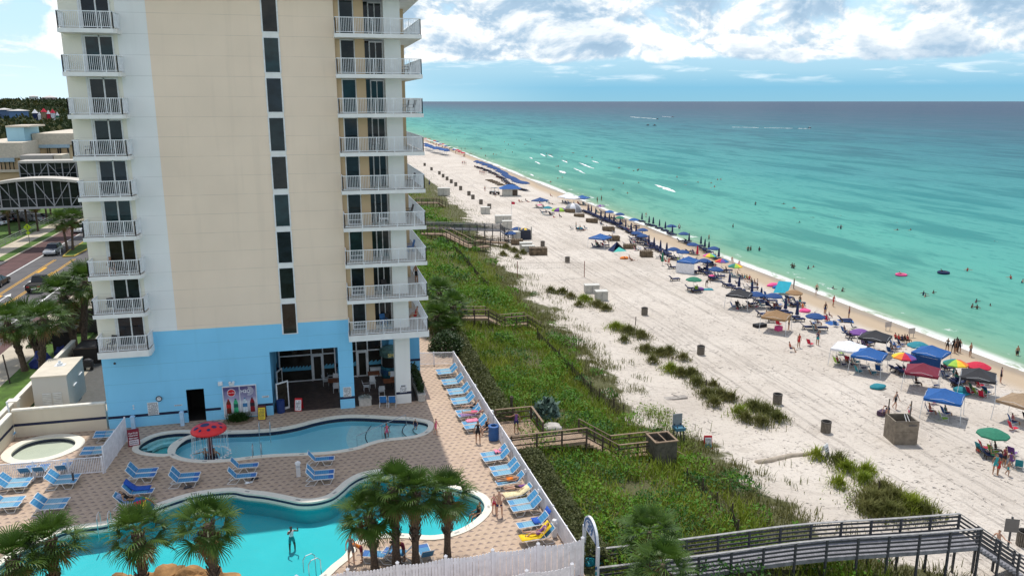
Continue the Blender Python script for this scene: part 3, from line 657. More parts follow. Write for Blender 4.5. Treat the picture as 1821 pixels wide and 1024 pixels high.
for k in range(0,10):
    z=FL(k); th=.46 if k==0 else .27
    for side in (0,1):
        if side==0:
            if k==9: continue
            poly=[(-15.42,BF),(-12.1,BF),(-11.95,BF+.25),(-11.95,W-.002),(-15.42,W-.002)]; rp=[(-15.36,W-.05),(-15.36,BF+.07),(-12.1,BF+.07),(-12.01,W-.05)]
        else:
            poly=[(1.9,BF),(7.95,BF),(7.95,70),(XR+.002,70),(XR+.002,W-.002),(1.9,W-.002)]; rp=[(1.98,W-.05),(1.98,BF+.07),(7.87,BF+.07),(7.87,69.9)]
        mb=MB(); mb.prism(poly,z-th,z); o=tp('balcony',mb,SLABM)
        if k<9:
            fl=[(x+(.05 if x<0 and x<-13 or 0<x<5 else -.05),y+.06 if y<60 else y-.04) for x,y in poly]
            mb=MB(); mb.prism(fl,z+.001,z+.005); mb.v=[(x,y-W,zz) for x,y,zz in mb.v]; mb.build('floor_finish',FLOORM,o)
        mb=MB(); railing(mb,rp,z); mb.v=[(x,y-W,zz) for x,y,zz in mb.v]; mb.build('railing',RAILM,o)
mb=MB(); mb.box(XL-.5,58.4,TOP,8.4,D,TOP+.5); tp('roof',mb,SLABM)
# storefronts in the arcade
def storefront(x0,x1,y,door):
    mb=MB(); mb.box(x0,y,0.02,x1,y+.06,4.6); o=tp('storefront',mb,GL[2])
    mb=MB(); xs_=[x0,door,door+.95,x1]
    for x in xs_: mb.box(x-.05,y-.07,0.02,x+.05,y-.01,4.6)
    for z in(.06,2.35,3.3,4.5):
        mb.box(x0+.05,y-.06,z,x1-.05,y-.012,z+.1)
    mb.box(door+.05,y-.06,2.2,door+.9,y-.02,2.34); mb.box(door+.05,y-.065,.17,door+.17,y-.02,2.2); mb.box(door+.78,y-.065,.17,door+.9,y-.02,2.2)
    mb.v=[(x,yy-W,zz) for x,yy,zz in mb.v]; mb.build('frame',FRAMEM,o)
    mb=MB()
    for a,b_ in((x0+.06,door-.06),(door+1.01,x1-.06)):
        n=max(2,int((b_-a)/.28)); pts=[]
        mb.box(a,y-.012,1.05,b_,y-.004,1.28)
        for i in range(n):
            q=a+(b_-a)*i/n; w_=(b_-a)/n; mb.add([(q,y-.011,1.28),(q+w_,y-.011,1.28),(q+w_*.9,y-.011,1.48)],[(0,1,2)])
    mb.v=[(x,yy-W,zz) for x,yy,zz in mb.v]; mb.build('wave_decal',M('wave_blue',(.10,.36,.52),.4),o)
storefront(-3.7,.9,67.3,-1.05); storefront(1.6,4.9,67.4,2.75)
# small fittings on the blue wall
INK=M('ink',(.06,.06,.07),.6); SIGNW=M('sign_white',(.75,.77,.78),.5)
def textlines(mb,x0,x1,z0,z1,y,rows,seed,fill=.55):
    r=random.Random(seed); h=(z1-z0)/rows
    for i in range(rows):
        x=x0
        while x<x1-.02:
            wl=r.uniform(.02,.07); xe=min(x1,x+wl)
            if r.random()<.86: mb.box(x,y-.002,z0+h*(i+.5-fill/2),xe,y,z0+h*(i+.5+fill/2))
            x=xe+.018
def wall_sign(x,z,w_,h,label,rows,seed,y=W-.02,head=0):
    root=empty('wall_sign',(x,y,z)); tag(root,label,'sign')
    mb=MB(); mb.box(-w_/2,0,0,w_/2,.015,h); mb.build('board',SIGNW,root)
    mb=MB(); textlines(mb,-w_*.44,w_*.44,h*.04,h*(.96-head),-.001,rows,seed)
    if head: textlines(mb,-w_*.3,w_*.3,h*(1-head),h*.97,-.001,1,seed+1,.8)
    mb.build('small_print',INK,root); return root
def atW(px,py): 
    v=V(px,py,W); return v[0],v[2]
x,z=atW(273.5,737); wall_sign(x,z,.75,.98,'tall white pool rules sign on blue wall beside the round clock',15,1)
x,z=atW(354,738)
x,z=atW(618,705); wall_sign(x,z,.62,.8,'white notice board on blue pillar between the two arcade openings',11,3)
x,z=atW(717.5,697); wall_sign(x,z,.55,.62,'white safety notice on the white corner column above navy stripe',6,5,head=.3)
x,z=atW(317,720); wall_sign(x,z-.05,.55,.09,'narrow white sign strip on blue wall left of dark doorway',1,6)
x,z=atW(472,705); wall_sign(x,z-.06,.5,.14,'narrow dark-lettered strip on blue wall right of drinks panels',2,8)
x,z=atW(283,708); root=empty('wall_clock',(x,W-.06,z)); tag(root,'round wall clock with dark rim above the rules sign on blue wall','clock')
mb=MB(); mb.lathe([(.16,0),(.21,0),(.22,.03),(.21,.05),(.16,.05)],24); mb.v=[(a,-c,b_) for a,b_,c in mb.v]; mb.build('rim',INK,root)
mb=MB(); mb.lathe([(0,.02),(.165,.02)],24); mb.v=[(a,-c,b_) for a,b_,c in mb.v]; mb.build('dial',SIGNW,root)
mb=MB(); mb.box(-.008,-.03,0,.008,-.025,.12); mb.box(0,-.03,-.008,.08,-.025,.008); mb.build('hands',INK,root)
for px,py in ((204,646),): 
    x,z=atW(px,py); mb=MB(); mb.lathe([(0,.1),(.06,.1),(.09,0)],10); mb.v=[(a,-c,b_) for a,b_,c in mb.v]; tag(mb.build('wall_spout',INK,None,(x,W,z)),'small dark drain spout high on the blue wall below the lowest street balcony','spout')
x,z=atW(238,727); mb=MB(); mb.box(-.05,-.06,0,.05,0,.12); mb.box(-.05,-.06,.2,.05,0,.32); tag(mb.build('hose_tap',FRAMEM,None,(x,W-.002,z)),'two small grey tap boxes on blue wall left of the rules sign','tap box')
# drinks panels
root=empty('vending_display',(-6.32,W-.1,.12)); tag(root,'large vending display with Coca-Cola disc and H2O lettering over bottles','vending display')
mb=MB(); mb.box(-1.26,0,0,1.2,.095,2.5); mb.build('cabinet',FRAMEM,root)
def pic_mat():
    m,t,b=nt('drinks_print'); v=coords(t); x,y,z=sep(t,v); n=noise_n(t,v,1.6,5)
    k=math_n(t,'ADD',math_n(t,'DIVIDE',z,2.5),math_n(t,'MULTIPLY',math_n(t,'SUBTRACT',n,.5),.5))
    t.links.new(ramp(t,k,[(.15,(.45,.46,.5)),(.45,(.62,.62,.68)),(.6,(.36,.34,.5)),(.9,(.10,.08,.20))]),b.inputs['Base Color']); b.inputs['Roughness'].default_value=.3; return m
PRINT=pic_mat()
for x0,x1 in((-1.2,-.06),(.0,1.14)):
    mb=MB(); mb.box(x0,-.012,.08,x1,-.001,2.43); mb.build('printed_panel',PRINT,root)
RED=M('signal_red',(.55,.012,.02),.45); WH=M('print_white',(.85,.85,.85),.5)
mb=MB(); mb.lathe([(0,.012),(.27,.012),(.27,0)],28); mb.v=[(a-.62,-c-.012,b_+1.98) for a,b_,c in mb.v]; mb.build('logo_disc',RED,root)
mb=MB(); mb.lathe([(.27,.014),(.30,.014),(.30,0)],28); mb.v=[(a-.62,-c-.012,b_+1.98) for a,b_,c in mb.v]; mb.build('logo_ring',WH,root)
text_mesh('lettering','Coca-Cola',.125,WH,root,(-.62,-.028,1.98),shear=.4)
text_mesh('lettering','H2O',.36,WH,root,(.40,-.02,2.02),bold=.006)
for r in (.2,.27,.34):
    mb=MB(); mb.lathe([(r-.018,.016),(r+.004,.016),(r+.004,0)],20,ang=PI*1.15); mb.v=[(a*math.cos(-1.9)-b_*math.sin(-1.9)+.62,-c-.013,a*math.sin(-1.9)+b_*math.cos(-1.9)+2.03) for a,b_,c in mb.v]; mb.build('water_ring',WH,root)
BOT=[('cola',(.16,.025,.015),(.5,.02,.02),-.88),('lime',(.05,.42,.2),(.02,.12,.10),-.36),('water',(.62,.70,.76),(.05,.2,.42),.3),('berry',(.25,.012,.02),(.03,.02,.03),.83)]
for nme,c1,c2,bx in BOT:
    pr=[(.15,0),(.165,.05),(.165,.3),(.145,.45),(.165,.62),(.165,.78),(.12,.95),(.055,1.08),(.055,1.16)]
    def sil(mb,pr,z0,z1,g=0):
        ps=[(r,z) for r,z in pr if z0<=z<=z1]
        for (r0,a),(r1,b_) in zip(ps,ps[1:]): mb.add([(bx-r0-g,-.016-g,.33+a),(bx+r0+g,-.016-g,.33+a),(bx+r1+g,-.016-g,.33+b_),(bx-r1-g,-.016-g,.33+b_),(bx-r0-g,-.0125,.33+a),(bx+r0+g,-.0125,.33+a),(bx+r1+g,-.0125,.33+b_),(bx-r1-g,-.0125,.33+b_)],[(0,1,2,3),(0,3,7,4),(1,5,6,2)])
    mb=MB(); sil(mb,pr,0,1.16); o=mb.build('bottle_picture',M('bottle_'+nme,c1,.3,.3,6),root)
    mb=MB(); mb.box(bx-.165,-.02,.33+.45,bx+.165,-.0165,.33+.74); mb.build('bottle_label',M('label_'+nme,c2,.4,.3,9),o)
    mb=MB(); mb.box(bx-.06,-.02,.33+1.08,bx+.06,-.0165,.33+1.17); mb.build('bottle_cap',M('cap_'+nme,c2,.4),o)
x,z=atW(392,681); mb=MB(); mb.box(-.16,-.2,-.14,.16,0,.14); mb.box(-.13,-.22,-.11,.13,-.2,.11); tag(mb.build('wall_lamp',SIGNW,None,(x,W-.002,z)),'square white wall lamp box above the left edge of drinks panels','wall lamp')
x,z=atW(412,682); root=empty('floodlight',(x,W-.002,z)); tag(root,'twin white emergency floodlight head on the wall above the drinks panels','floodlight')
mb=MB(); mb.box(-.18,-.1,-.1,.18,0,.1); mb.build('housing',SIGNW,root)
for s in(-.12,.14): mb=MB(); mb.lathe([(0,.16),(.07,.16),(.10,0)],10,(s,0,0)); mb.v=[(a,-.1-c,b_+.14) for a,b_,c in mb.v]; mb.build('lamp_head',SIGNW,root)
# white stub posts along the wall
for i,(px,py,h) in enumerate([(238,763,.95),(325,756,1.0),(190,758,1.1)]):
    x,y=G(px,py,0); mb=MB(); mb.box(-.13,-.13,0,.13,.13,h); mb.box(-.16,-.16,h,.16,.16,h+.06); mb.prism([(-.1,-.1),(.1,-.1),(.1,.1),(-.1,.1)],h+.06,h+.12)
    tag(mb.build('stub_post',M('post_blue' if i<2 else 'post_white',(.45,.66,.85) if i<2 else (.8,.8,.78),.7),None,(x,y,0)),['pale blue stub post by the blue wall behind the slanting white fence','pale blue stub post just left of the dark doorway in blue wall','white stub post where beige stripe wall meets the blue wall'][i],'post')
# ---------------------------------------------------------------- people: one continuous skinned body each, built per pose and shared
def vnorm(v): return Vector(v).normalized()
DEPS=None
def body_mesh(name,pose,fingers=True,female=False,longhair=False):
    """pose: dict with trunk dir, head dir, limb directions (L/R). x=right of figure, figure faces -y."""
    sh=.165 if female else .185; hip=.095
    Vt=[];Rd=[];Ed=[];Kind=[]
    def v(p,r,kind,par=None):
        Vt.append(Vector(p)); Rd.append(r); Kind.append(kind)
        i=len(Vt)-1
        if par is not None: Ed.append((par,i))
        return i
    T=vnorm(pose.get('trunk',(0,0,1))); side=vnorm(pose.get('side',(1,0,0))); fr=side.cross(T)*-1  # front
    fr=T.cross(side) if T.cross(side).dot(Vector((0,-1,0)))>0 or abs(T.z)<.5 else -T.cross(side)
    fr=vnorm(pose['front']) if 'front' in pose else fr
    pz=Vector(pose.get('pelvis',(0,0,.93)))
    k=.9 if female else 1
    pel=v(pz,.125*k,'b'); wa=v(pz+T*.16,.108*k,'b' if not female else 't',pel); ch=v(pz+T*.34,.135*k,'t',wa); up=v(pz+T*.45,.105*k,'t',ch)
    nk=v(pz+T*.53,.052,'s',up); H=vnorm(pose.get('head',T)); hf=vnorm(pose.get('face',fr))
    j=v(Vt[nk]+H*.075,.062,'s',nk); hm=v(Vt[j]+H*.07-hf*.008,.082,'s',j); ht=v(Vt[hm]+H*.075-hf*.012,.07,'h',hm)
    if fingers:
        v(Vt[hm]+hf*.085-H*.012,.013,'s',hm)                      # nose
        for s in(-1,1): v(Vt[hm]+side*s*.084-hf*.012,.014,'s',hm) # ears
    for s,t_ in((-1,'L'),(1,'R')):
        hp=v(pz+side*s*hip-T*.04,.098,'b',pel); th=vnorm(pose['th'+t_]); shn=vnorm(pose['sh'+t_])
        mid=v(Vt[hp]+th*.20,.083,'b2',hp); kn=v(Vt[hp]+th*.42,.058,'s',mid); ca=v(Vt[kn]+shn*.14,.056,'s',kn); an=v(Vt[kn]+shn*.41,.036,'s',ca)
        ft=vnorm(pose.get('foot',(0,-1,-.25))); v(Vt[an]+ft*.06+shn*.03,.035,'s',an); v(Vt[an]+ft*.17+shn*.035,.026,'s',len(Vt)-1)
        so=v(Vt[up]+side*s*sh*.62+T*.005,.062,'t',up); sp=v(Vt[up]+side*s*sh-T*.02,.052,'s' if pose.get('bare',1) else 't',so)
        ua=vnorm(pose['ua'+t_]); fa=vnorm(pose['fa'+t_])
        el=v(Vt[sp]+ua*.28,.038,'s',sp); fm=v(Vt[el]+fa*.09,.037,'s',el); wr=v(Vt[el]+fa*.245,.025,'s',fm); pm=v(Vt[wr]+fa*.06,.030,'s',wr)
        if fingers:
            cr=fa.cross(vnorm((.3,.9,.2))).normalized(); bend=cr.cross(fa).normalized()
            for q,(off,ln) in enumerate(((-.026,.07),(-.009,.082),(.009,.077),(.026,.06))):
                b0=v(Vt[pm]+cr*off+fa*.045,.0095,'s',pm); b1=v(Vt[b0]+fa*ln*.5+bend*.012,.009,'s',b0); v(Vt[b1]+fa*ln*.45+bend*.03,.0075,'s',b1)
            a=v(Vt[wr]+fa*.03-cr*.032,.011,'s',wr); v(Vt[a]+fa*.045-cr*.022+bend*.01,.009,'s',a)
    me=bpy.data.meshes.new(name); me.from_pydata([tuple(p) for p in Vt],Ed,[]); ob=bpy.data.objects.new('tmp_body',me); COL.objects.link(ob)
    sk=ob.modifiers.new('skin','SKIN'); sk.use_smooth_shade=True
    for i,r in enumerate(Rd): 
        d=me.skin_vertices[0].data[i]; d.radius=(r,r); d.use_root=(i==0)
    su=ob.modifiers.new('sub','SUBSURF'); su.levels=1; su.render_levels=1
    bpy.context.view_layer.update()
    dg=bpy.context.evaluated_depsgraph_get(); dg.update(); out=bpy.data.meshes.new_from_object(ob.evaluated_get(dg)); out.name=name
    bpy.data.objects.remove(ob)
    # materials by nearest bone: skin, top, bottom, hair
    segs=[(Vt[a],Vt[b],Kind[b] if Kind[b] not in('b2',) else 'b2') for a,b in Ed]
    out.materials.clear()
    for _ in range(4): out.materials.append(None)
    idx={'s':0,'t':1,'b':2,'h':3}
    mi=[]
    hc=Vt[hm]; hidx=(j,hm,ht,nk)
    for p in out.polygons:
        c=p.center; best=None;bd=9
        for (a,b,kd) in segs:
            ab=b-a; q=max(0,min(1,(c-a).dot(ab)/max(1e-9,ab.length_squared))); dd=(c-(a+ab*q)).length
            if dd<bd: bd=dd;best=(kd,q)
        kd,q=best
        if kd=='b2': kd='b'
        elif kd=='b' and False: kd='b'
        if kd=='t' and (c-Vt[up]).dot(T)>.075: kd='s'
        if kd in('s','h') and (c-hc).length<.13:
            r=c-hc; kd='h' if (r.dot(H)>.045 or (r.dot(hf)<.005 and r.dot(H)>-.05)) else 's'
        elif kd=='h': kd='s'
        mi.append(idx[kd])
    out.polygons.foreach_set('material_index',mi); out.polygons.foreach_set('use_smooth',[True]*len(mi)); out.update()
    return out
dn=(0,0,-1)
POSE={
 'stand':dict(thL=(-.09,0,-1),thR=(.09,0,-1),shL=(-.02,.02,-1),shR=(.02,.02,-1),uaL=(-.32,.05,-1),uaR=(.32,.05,-1),faL=(-.1,-.25,-1),faR=(.1,-.25,-1)),
 'walk':dict(trunk=(0,-.05,1),thL=(-.05,-.38,-1),thR=(.05,.25,-1),shL=(0,.02,-1),shR=(0,.5,-1),uaL=(-.22,.35,-1),uaR=(.22,-.3,-1),faL=(-.05,.1,-1),faR=(.0,-.6,-1)),
 'hips':dict(thL=(-.12,0,-1),thR=(.15,-.05,-1),shL=(0,.02,-1),shR=(.05,.1,-1),uaL=(-.7,.25,-1),uaR=(.75,.2,-1),faL=(.75,-.45,-.6),faR=(-.7,-.5,-.6)),
 'rail':dict(trunk=(0,-.05,1),thL=(-.09,0,-1),thR=(.09,.08,-1),shL=(0,.03,-1),shR=(0,.06,-1),uaL=(-.6,-.1,-1),uaR=(.9,-.35,-.45),faL=(-.1,-.3,-1),faR=(.9,-.3,.05)),
 'photo':dict(trunk=(0,0,1),thL=(-.1,0,-1),thR=(.14,-.1,-1),shL=(0,.05,-1),shR=(.05,.15,-1),uaL=(-.35,-.8,.1),uaR=(.4,-.8,.15),faL=(.3,-.55,.75),faR=(-.3,-.55,.75)),
 'face':dict(trunk=(0,0,1),thL=(-.07,0,-1),thR=(.1,0,-1),shL=(0,.02,-1),shR=(0,.05,-1),uaL=(-.4,-.5,-.8),uaR=(.35,.0,-1),faL=(.45,-.4,.8),faR=(-.1,-.5,-.8)),
 'bend':dict(trunk=(0,-.9,.5),front=(0,-.5,-.9),head=(0,-.95,.1),face=(0,-.4,-.9),thL=(-.1,.1,-1),thR=(.1,.12,-1),shL=(0,.05,-1),shR=(0,.05,-1),uaL=(-.15,-.5,-.9),uaR=(.15,-.55,-.9),faL=(0,-.5,-1),faR=(0,-.5,-1)),
 'lie':dict(trunk=(0,1,.07),front=(0,-.07,1),head=(0,1,.25),face=(0,-.25,1),thL=(-.07,-1,.03),thR=(.07,-1,.06),shL=(-.02,-1,-.05),shR=(.02,-1,-.08),uaL=(-.4,-.9,0),uaR=(.4,-.9,-.02),faL=(.0,-1,.1),faR=(.0,-1,.1),pelvis=(0,0,.13),foot=(0,-.3,1)),
 'lounge':dict(trunk=(0,.72,.7),front=(0,-.7,.72),head=(0,.5,.85),face=(0,-.85,.5),thL=(-.07,-1,.08),thR=(.08,-1,.35),shL=(-.02,-1,-.02),shR=(.0,-.8,-.65),uaL=(-.35,-.3,-.9),uaR=(.35,-.4,-.8),faL=(.2,-1,.1),faR=(-.3,-.9,.25),pelvis=(0,0,.12),foot=(0,-.3,1)),
 'sit':dict(trunk=(0,.22,1),thL=(-.12,-1,.1),thR=(.12,-1,.08),shL=(0,-.25,-1),shR=(.02,-.35,-1),uaL=(-.25,-.1,-1),uaR=(.25,-.1,-1),faL=(.1,-1,-.05),faR=(-.1,-1,-.05),pelvis=(0,0,.46)),
 'squat':dict(trunk=(0,-.25,1),thL=(-.25,-1,.35),thR=(.25,-1,.35),shL=(0,-.1,-1),shR=(0,-.1,-1),uaL=(-.2,-.5,-.8),uaR=(.2,-.5,-.8),faL=(.1,-.8,-.5),faR=(-.1,-.8,-.5),pelvis=(0,0,.2)),
 'swim':dict(trunk=(0,-.2,1),thL=(-.1,.3,-1),thR=(.1,.2,-1),shL=(0,.4,-1),shR=(0,.4,-1),uaL=(-.9,-.3,-.25),uaR=(.9,-.3,-.25),faL=(-.5,-.8,.1),faR=(.5,-.8,.1)),
 'crawl':dict(trunk=(.35,-.95,.12),front=(0,-.15,-1),side=(.9,.35,0),head=(.3,-.9,.4),face=(.3,-.9,-.2),thL=(-.3,1,-.1),thR=(-.2,1,-.1),shL=(-.3,1,0),shR=(-.3,1,0),uaL=(-.9,-.3,.1),uaR=(.8,-.6,.2),faL=(-.4,-.9,0),faR=(.4,-.9,0),pelvis=(0,0,.0)),
}
BM_={}
def bmesh_for(pose,near,fem):
    k=(pose,near,fem)
    if k not in BM_: BM_[k]=body_mesh('person_'+pose,POSE[pose],near,fem)
    return BM_[k]
SKIN=[M('skin_light',(.55,.33,.23),.6,.1,8),M('skin_tan',(.36,.19,.11),.6,.1,8),M('skin_dark',(.10,.05,.03),.6,.1,8)]
HAIR={'brown':M('hair_brown',(.07,.035,.018),.7),'black':M('hair_black',(.012,.010,.010),.6),'blond':M('hair_blond',(.40,.27,.12),.7),'grey':M('hair_grey',(.35,.33,.31),.7)}
CC={}
CLOTH={'black':(.014,.014,.017),'navy':(.02,.03,.10),'red':(.50,.03,.03),'pink':(.70,.14,.25),'white':(.75,.75,.75),'blue':(.04,.14,.42),'orange':(.75,.20,.02),'green':(.05,.25,.10),'teal':(.02,.30,.32),'yellow':(.70,.50,.05),'grey':(.16,.16,.17),'purple':(.18,.07,.25),'olive':(.12,.11,.05),'maroon':(.18,.02,.04)}
def cloth(c): 
    if c not in CC: CC[c]=M('cloth_'+c,CLOTH[c],.85,.2,9)
    return CC[c]
def person(pose,loc,rz,label,top=None,bottom='navy',skin=0,hair='brown',near=False,fem=False,scale=1.0,group=None,long=False):
    """top=None leaves the chest bare. rz=0 faces the camera side (-Y)."""
    o=bpy.data.objects.new('person',bmesh_for(pose,near,fem)); COL.objects.link(o)
    for i,m in enumerate((SKIN[skin],cloth(top) if top else SKIN[skin],cloth(bottom),HAIR[hair])):
        o.material_slots[i].link='OBJECT'; o.material_slots[i].material=m
    o.location=loc; o.rotation_euler=(0,0,rz); o.scale=(scale,)*3
    tag(o,label,'person',group)
    if long:
        T=vnorm(POSE[pose].get('trunk',(0,0,1))); pz=Vector(POSE[pose].get('pelvis',(0,0,.93))); H=vnorm(POSE[pose].get('head',T))
        hc=pz+T*.53+H*.145; f=vnorm(POSE[pose].get('face',(0,-1,0)))
        mb=MB(); mb.tube([hc+H*.06-f*.03,hc-f*.085,hc-H*.14-f*.085,hc-H*.26-f*.09],[.05,.07,.06,.025],8); h=mb.build('hair',HAIR[hair],o,None,0,True)
    return o
# ---------------------------------------------------------------- palms, hedges, dune plants, trees
def leafmat(n,c1,c2,sc=.35,fine=6,rough=.6,trl=.25):
    m,t,b=nt(n); p=geo_pos(t); f=noise_n(t,p,sc,4); g=noise_n(t,p,fine,2)
    col=mix(t,g,ramp(t,f,[(.3,c1),(.7,c2)]),tuple((a+b_)*.5*.7 for a,b_ in zip(c1,c2)))
    t.links.new(col,b.inputs['Base Color']); b.inputs['Roughness'].default_value=rough; b.inputs['Specular IOR Level'].default_value=.3
    tr=t.nodes.new('ShaderNodeBsdfTranslucent'); t.links.new(col,tr.inputs[0]); mx=t.nodes.new('ShaderNodeMixShader'); mx.inputs[0].default_value=trl
    out=[n_ for n_ in t.nodes if n_.type=='OUTPUT_MATERIAL'][0]; t.links.new(b.outputs[0],mx.inputs[1]); t.links.new(tr.outputs[0],mx.inputs[2]); t.links.new(mx.outputs[0],out.inputs[0]); return m
PALMG=leafmat('palm_leaf',(.035,.095,.016),(.12,.20,.028),.9,5,.45); PALMD=M('dead_frond',(.20,.12,.05),.9,.3,6)
TRUNK=M('palm_trunk',(.10,.07,.05),.95,.5,7,bmp=.8)
def crown_mesh(seed,R_=1.72,nf=30,leaf=24,dead=7):
    r=np.random.default_rng(seed); vs=[];fs=[];mi=[]
    def q(a,b,w0,w1,nrm,m):
        d=(b-a); s=np.cross(d,nrm); s/=np.linalg.norm(s)+1e-9; o=len(vs)
        vs.extend([a-s*w0,a+s*w0,b+s*w1,b-s*w1]); fs.append((o,o+1,o+2,o+3)); mi.append(m)
    for i in range(nf+dead):
        isd=i>=nf
        az=i*2.39996+r.uniform(-.25,.25); k=(i+.5)/nf
        el=(math.asin(1-1.62*k)+r.uniform(-.12,.12)) if not isd else -1.1+r.uniform(-.25,.2)
        el=max(el,-1.3)
        L=R_*(.52+.12*r.uniform(-1,1))*(1.0 if not isd else .7)
        d=np.array([math.cos(az)*math.cos(el),math.sin(az)*math.cos(el),math.sin(el)]); sd=np.array([-math.sin(az),math.cos(az),0]); nr=np.cross(d,sd)
        if nr[2]<0: nr=-nr
        base=np.array([0,0,0.])+d*.1; m=1 if isd else 0
        hub=base+d*L*.95-np.array([0,0,.10*L])
        q(base,hub,.022,.016,nr,m)
        fan=R_*(.62+.1*r.uniform(-1,1))*(1 if not isd else .75)
        for j in range(leaf):
            a=(j/(leaf-1)-.5)*3.3
            ld=d*math.cos(a)+sd*math.sin(a)+nr*(.42*abs(math.sin(a))+r.uniform(-.06,.06)); ld/=np.linalg.norm(ld)
            ln=fan*(1-.22*abs(a)/1.95)*r.uniform(.85,1.08)
            p1=hub+ld*ln*.5-np.array([0,0,.05*ln]); p2=hub+ld*ln*.82-np.array([0,0,.13*ln]); p3=hub+ld*ln*1.02-np.array([0,0,.32*ln])
            q(hub,p1,.012,.030,nr,m); q(p1,p2,.030,.018,nr,m); q(p2,p3,.022,.004,nr,m)
    return npmesh('palm_crown',np.array(vs),np.array(fs),[PALMG,PALMD],np.array(mi))
CROWNS=[crown_mesh(3),crown_mesh(11,1.6,26,22,12),crown_mesh(29,1.7,34,22,4),crown_mesh(41,1.8,27,26,10)]
TRK={}
def trunk_mesh(h,lean,boots,r0=.19):
    mb=MB(); n=14; pts=[(lean*h*(i/n)**1.6,0,h*i/n) for i in range(n+1)]
    mb.tube(pts,[r0*(1.25-.35*min(1,i/3)+.18*(i/n if boots else 0)) for i in range(n+1)],10)
    if boots:
        rr=random.Random(int(h*100))
        for i in range(int(h*26)):
            z=h*(.35+.65*rr.random()); a=rr.uniform(0,2*PI); x=lean*h*(z/h)**1.6; c=Vector((math.cos(a),math.sin(a),0)); b_=Vector((x,0,z))+c*r0*1.0
            mb.bar(b_,b_+c*.12+Vector((0,0,.26)),.09,.03,up=c)
    return mb.mesh('palm_trunk',TRUNK)
def palm(x,y,z0,zc,label,group,seed=0,scale=1.0,boots=True,lean=0.0):
    root=empty('palm_tree',(x,y,z0)); tag(root,label,'palm tree',group)
    h=zc-z0; link('trunk',trunk_mesh(h,lean,boots,(.205 if boots else .16)*scale),root)
    o=link('crown',CROWNS[seed%len(CROWNS)],root,(lean*h,0,h),seed*1.7); o.rotation_euler=(random.uniform(-.15,.15),random.uniform(-.15,.15),seed*1.7); o.scale=(scale,scale,scale*random.uniform(.9,1.1)); return root
# foreground palms: crown pixel, distance Y, base z
for i,(px,py,Y,s,lab,ln) in enumerate([(245,938,36,1.02,'middle of three fan palms over the lower pool, left of the taller shaggy one',.02),(368,922,36,1.12,'shaggy thick trunked fan palm standing right over the turquoise lower pool',-.02),(88,950,36,1.05,'fan palm at the lower left beside the loungers with dark trunk',.03),(22,985,35,1.08,'dark fan palm cut off by the left border of the photo below the loungers',0),
    (655,905,37.2,1.05,'leftmost palm of the clump behind the white picket fence, leaning over the pool',-.06),(700,858,37.4,1.15,'tallest palm of the clump behind the white fence',.0),(738,868,37.0,1.05,'second trunk close beside the tallest palm behind white fence',.02),(797,868,37.4,1.0,'palm at the seaward end of the clump by the round pool steps',.03)]):
    x,y,z=V(px,py,Y); z-=.28; palm(x-ln*z,y,-.02,z,lab,'palms around the lower pool',i,s*.9,True,ln)
for i,(px,py,Y,z0,s,lab) in enumerate([(1155,945,34.0,-1.7,.98,'small fan palm growing in front of the lower grey boardwalk'),(1178,1003,31.2,-1.4,1.0,'low young fan palm at the bottom edge below the grey boardwalk')]):
    x,y,z=V(px,py,Y); palm(x,y,ground_z(x,y),z,lab,'palms by the grey boardwalk',i,s,False)
for i,(px,py,Y,s,lab) in enumerate([(783,520,84,1.25,'rear palm of the dense group at the seaward corner of the tower'),(806,545,81,1.3,'right palm of the dense group beside the tower with hanging dead fronds'),(775,562,79,1.2,'low left palm of the group between the tower balcony and dune walkway'),(798,585,78,1.0,'shortest palm of the group beside the tower above the round shrub')]):
    x,y,z=V(px,py,Y); palm(x,y,-.4,z,lab,'palms at the corner of the tower',i,s,True,.03*(i-1))
for i,(px,py,bx,by,s,lab) in enumerate([(42,568,118-48,640,1.35,'street palm of the trio by the sidewalk with the lowest crown'),(14,572,45,662,1.3,'street palm of the trio leaning at the left border'),(78,566,76,690,1.25,'street palm of the trio nearest the pale utility enclosure'),
    (112,525,136,632,1.55,'bushy palm close to the tower with a thick dark trunk'),(152,500,152,634,1.4,'palm half hidden by the lowest street balconies'),(128,560,128,620,1.1,'short palm in the shaded bed behind the utility enclosure')]):
    gx,gy=G(bx,by,-.4); x,y,z=V(px,py,gy); palm(gx,gy,-.45,z,lab,'palms along the street verge',i,s,True,(x-gx)/max(1,z))
for i,(px,py,bx,by,s,lab) in enumerate([(109,392,120,447,1.25,'left palm of the pair on the road median'),(129,388,130,446,1.25,'right palm of the pair on the road median')]):
    gx,gy=G(bx,by,-.3); x,y,z=V(px,py,gy); palm(gx,gy,-.3,z,lab,'palms on the road median',i,s,False,(x-gx)/max(1,z))
for i,(px,by) in enumerate([(18,408),(36,404),(50,402),(68,402),(84,384),(92,383)]):
    gx,gy=G(px,by+10,-.3); palm(gx,gy,-.4,5.2+.4*(i%3),'palm in the shaded row behind the sidewalk under the footbridge','palms under the footbridge',i,1.2,False)
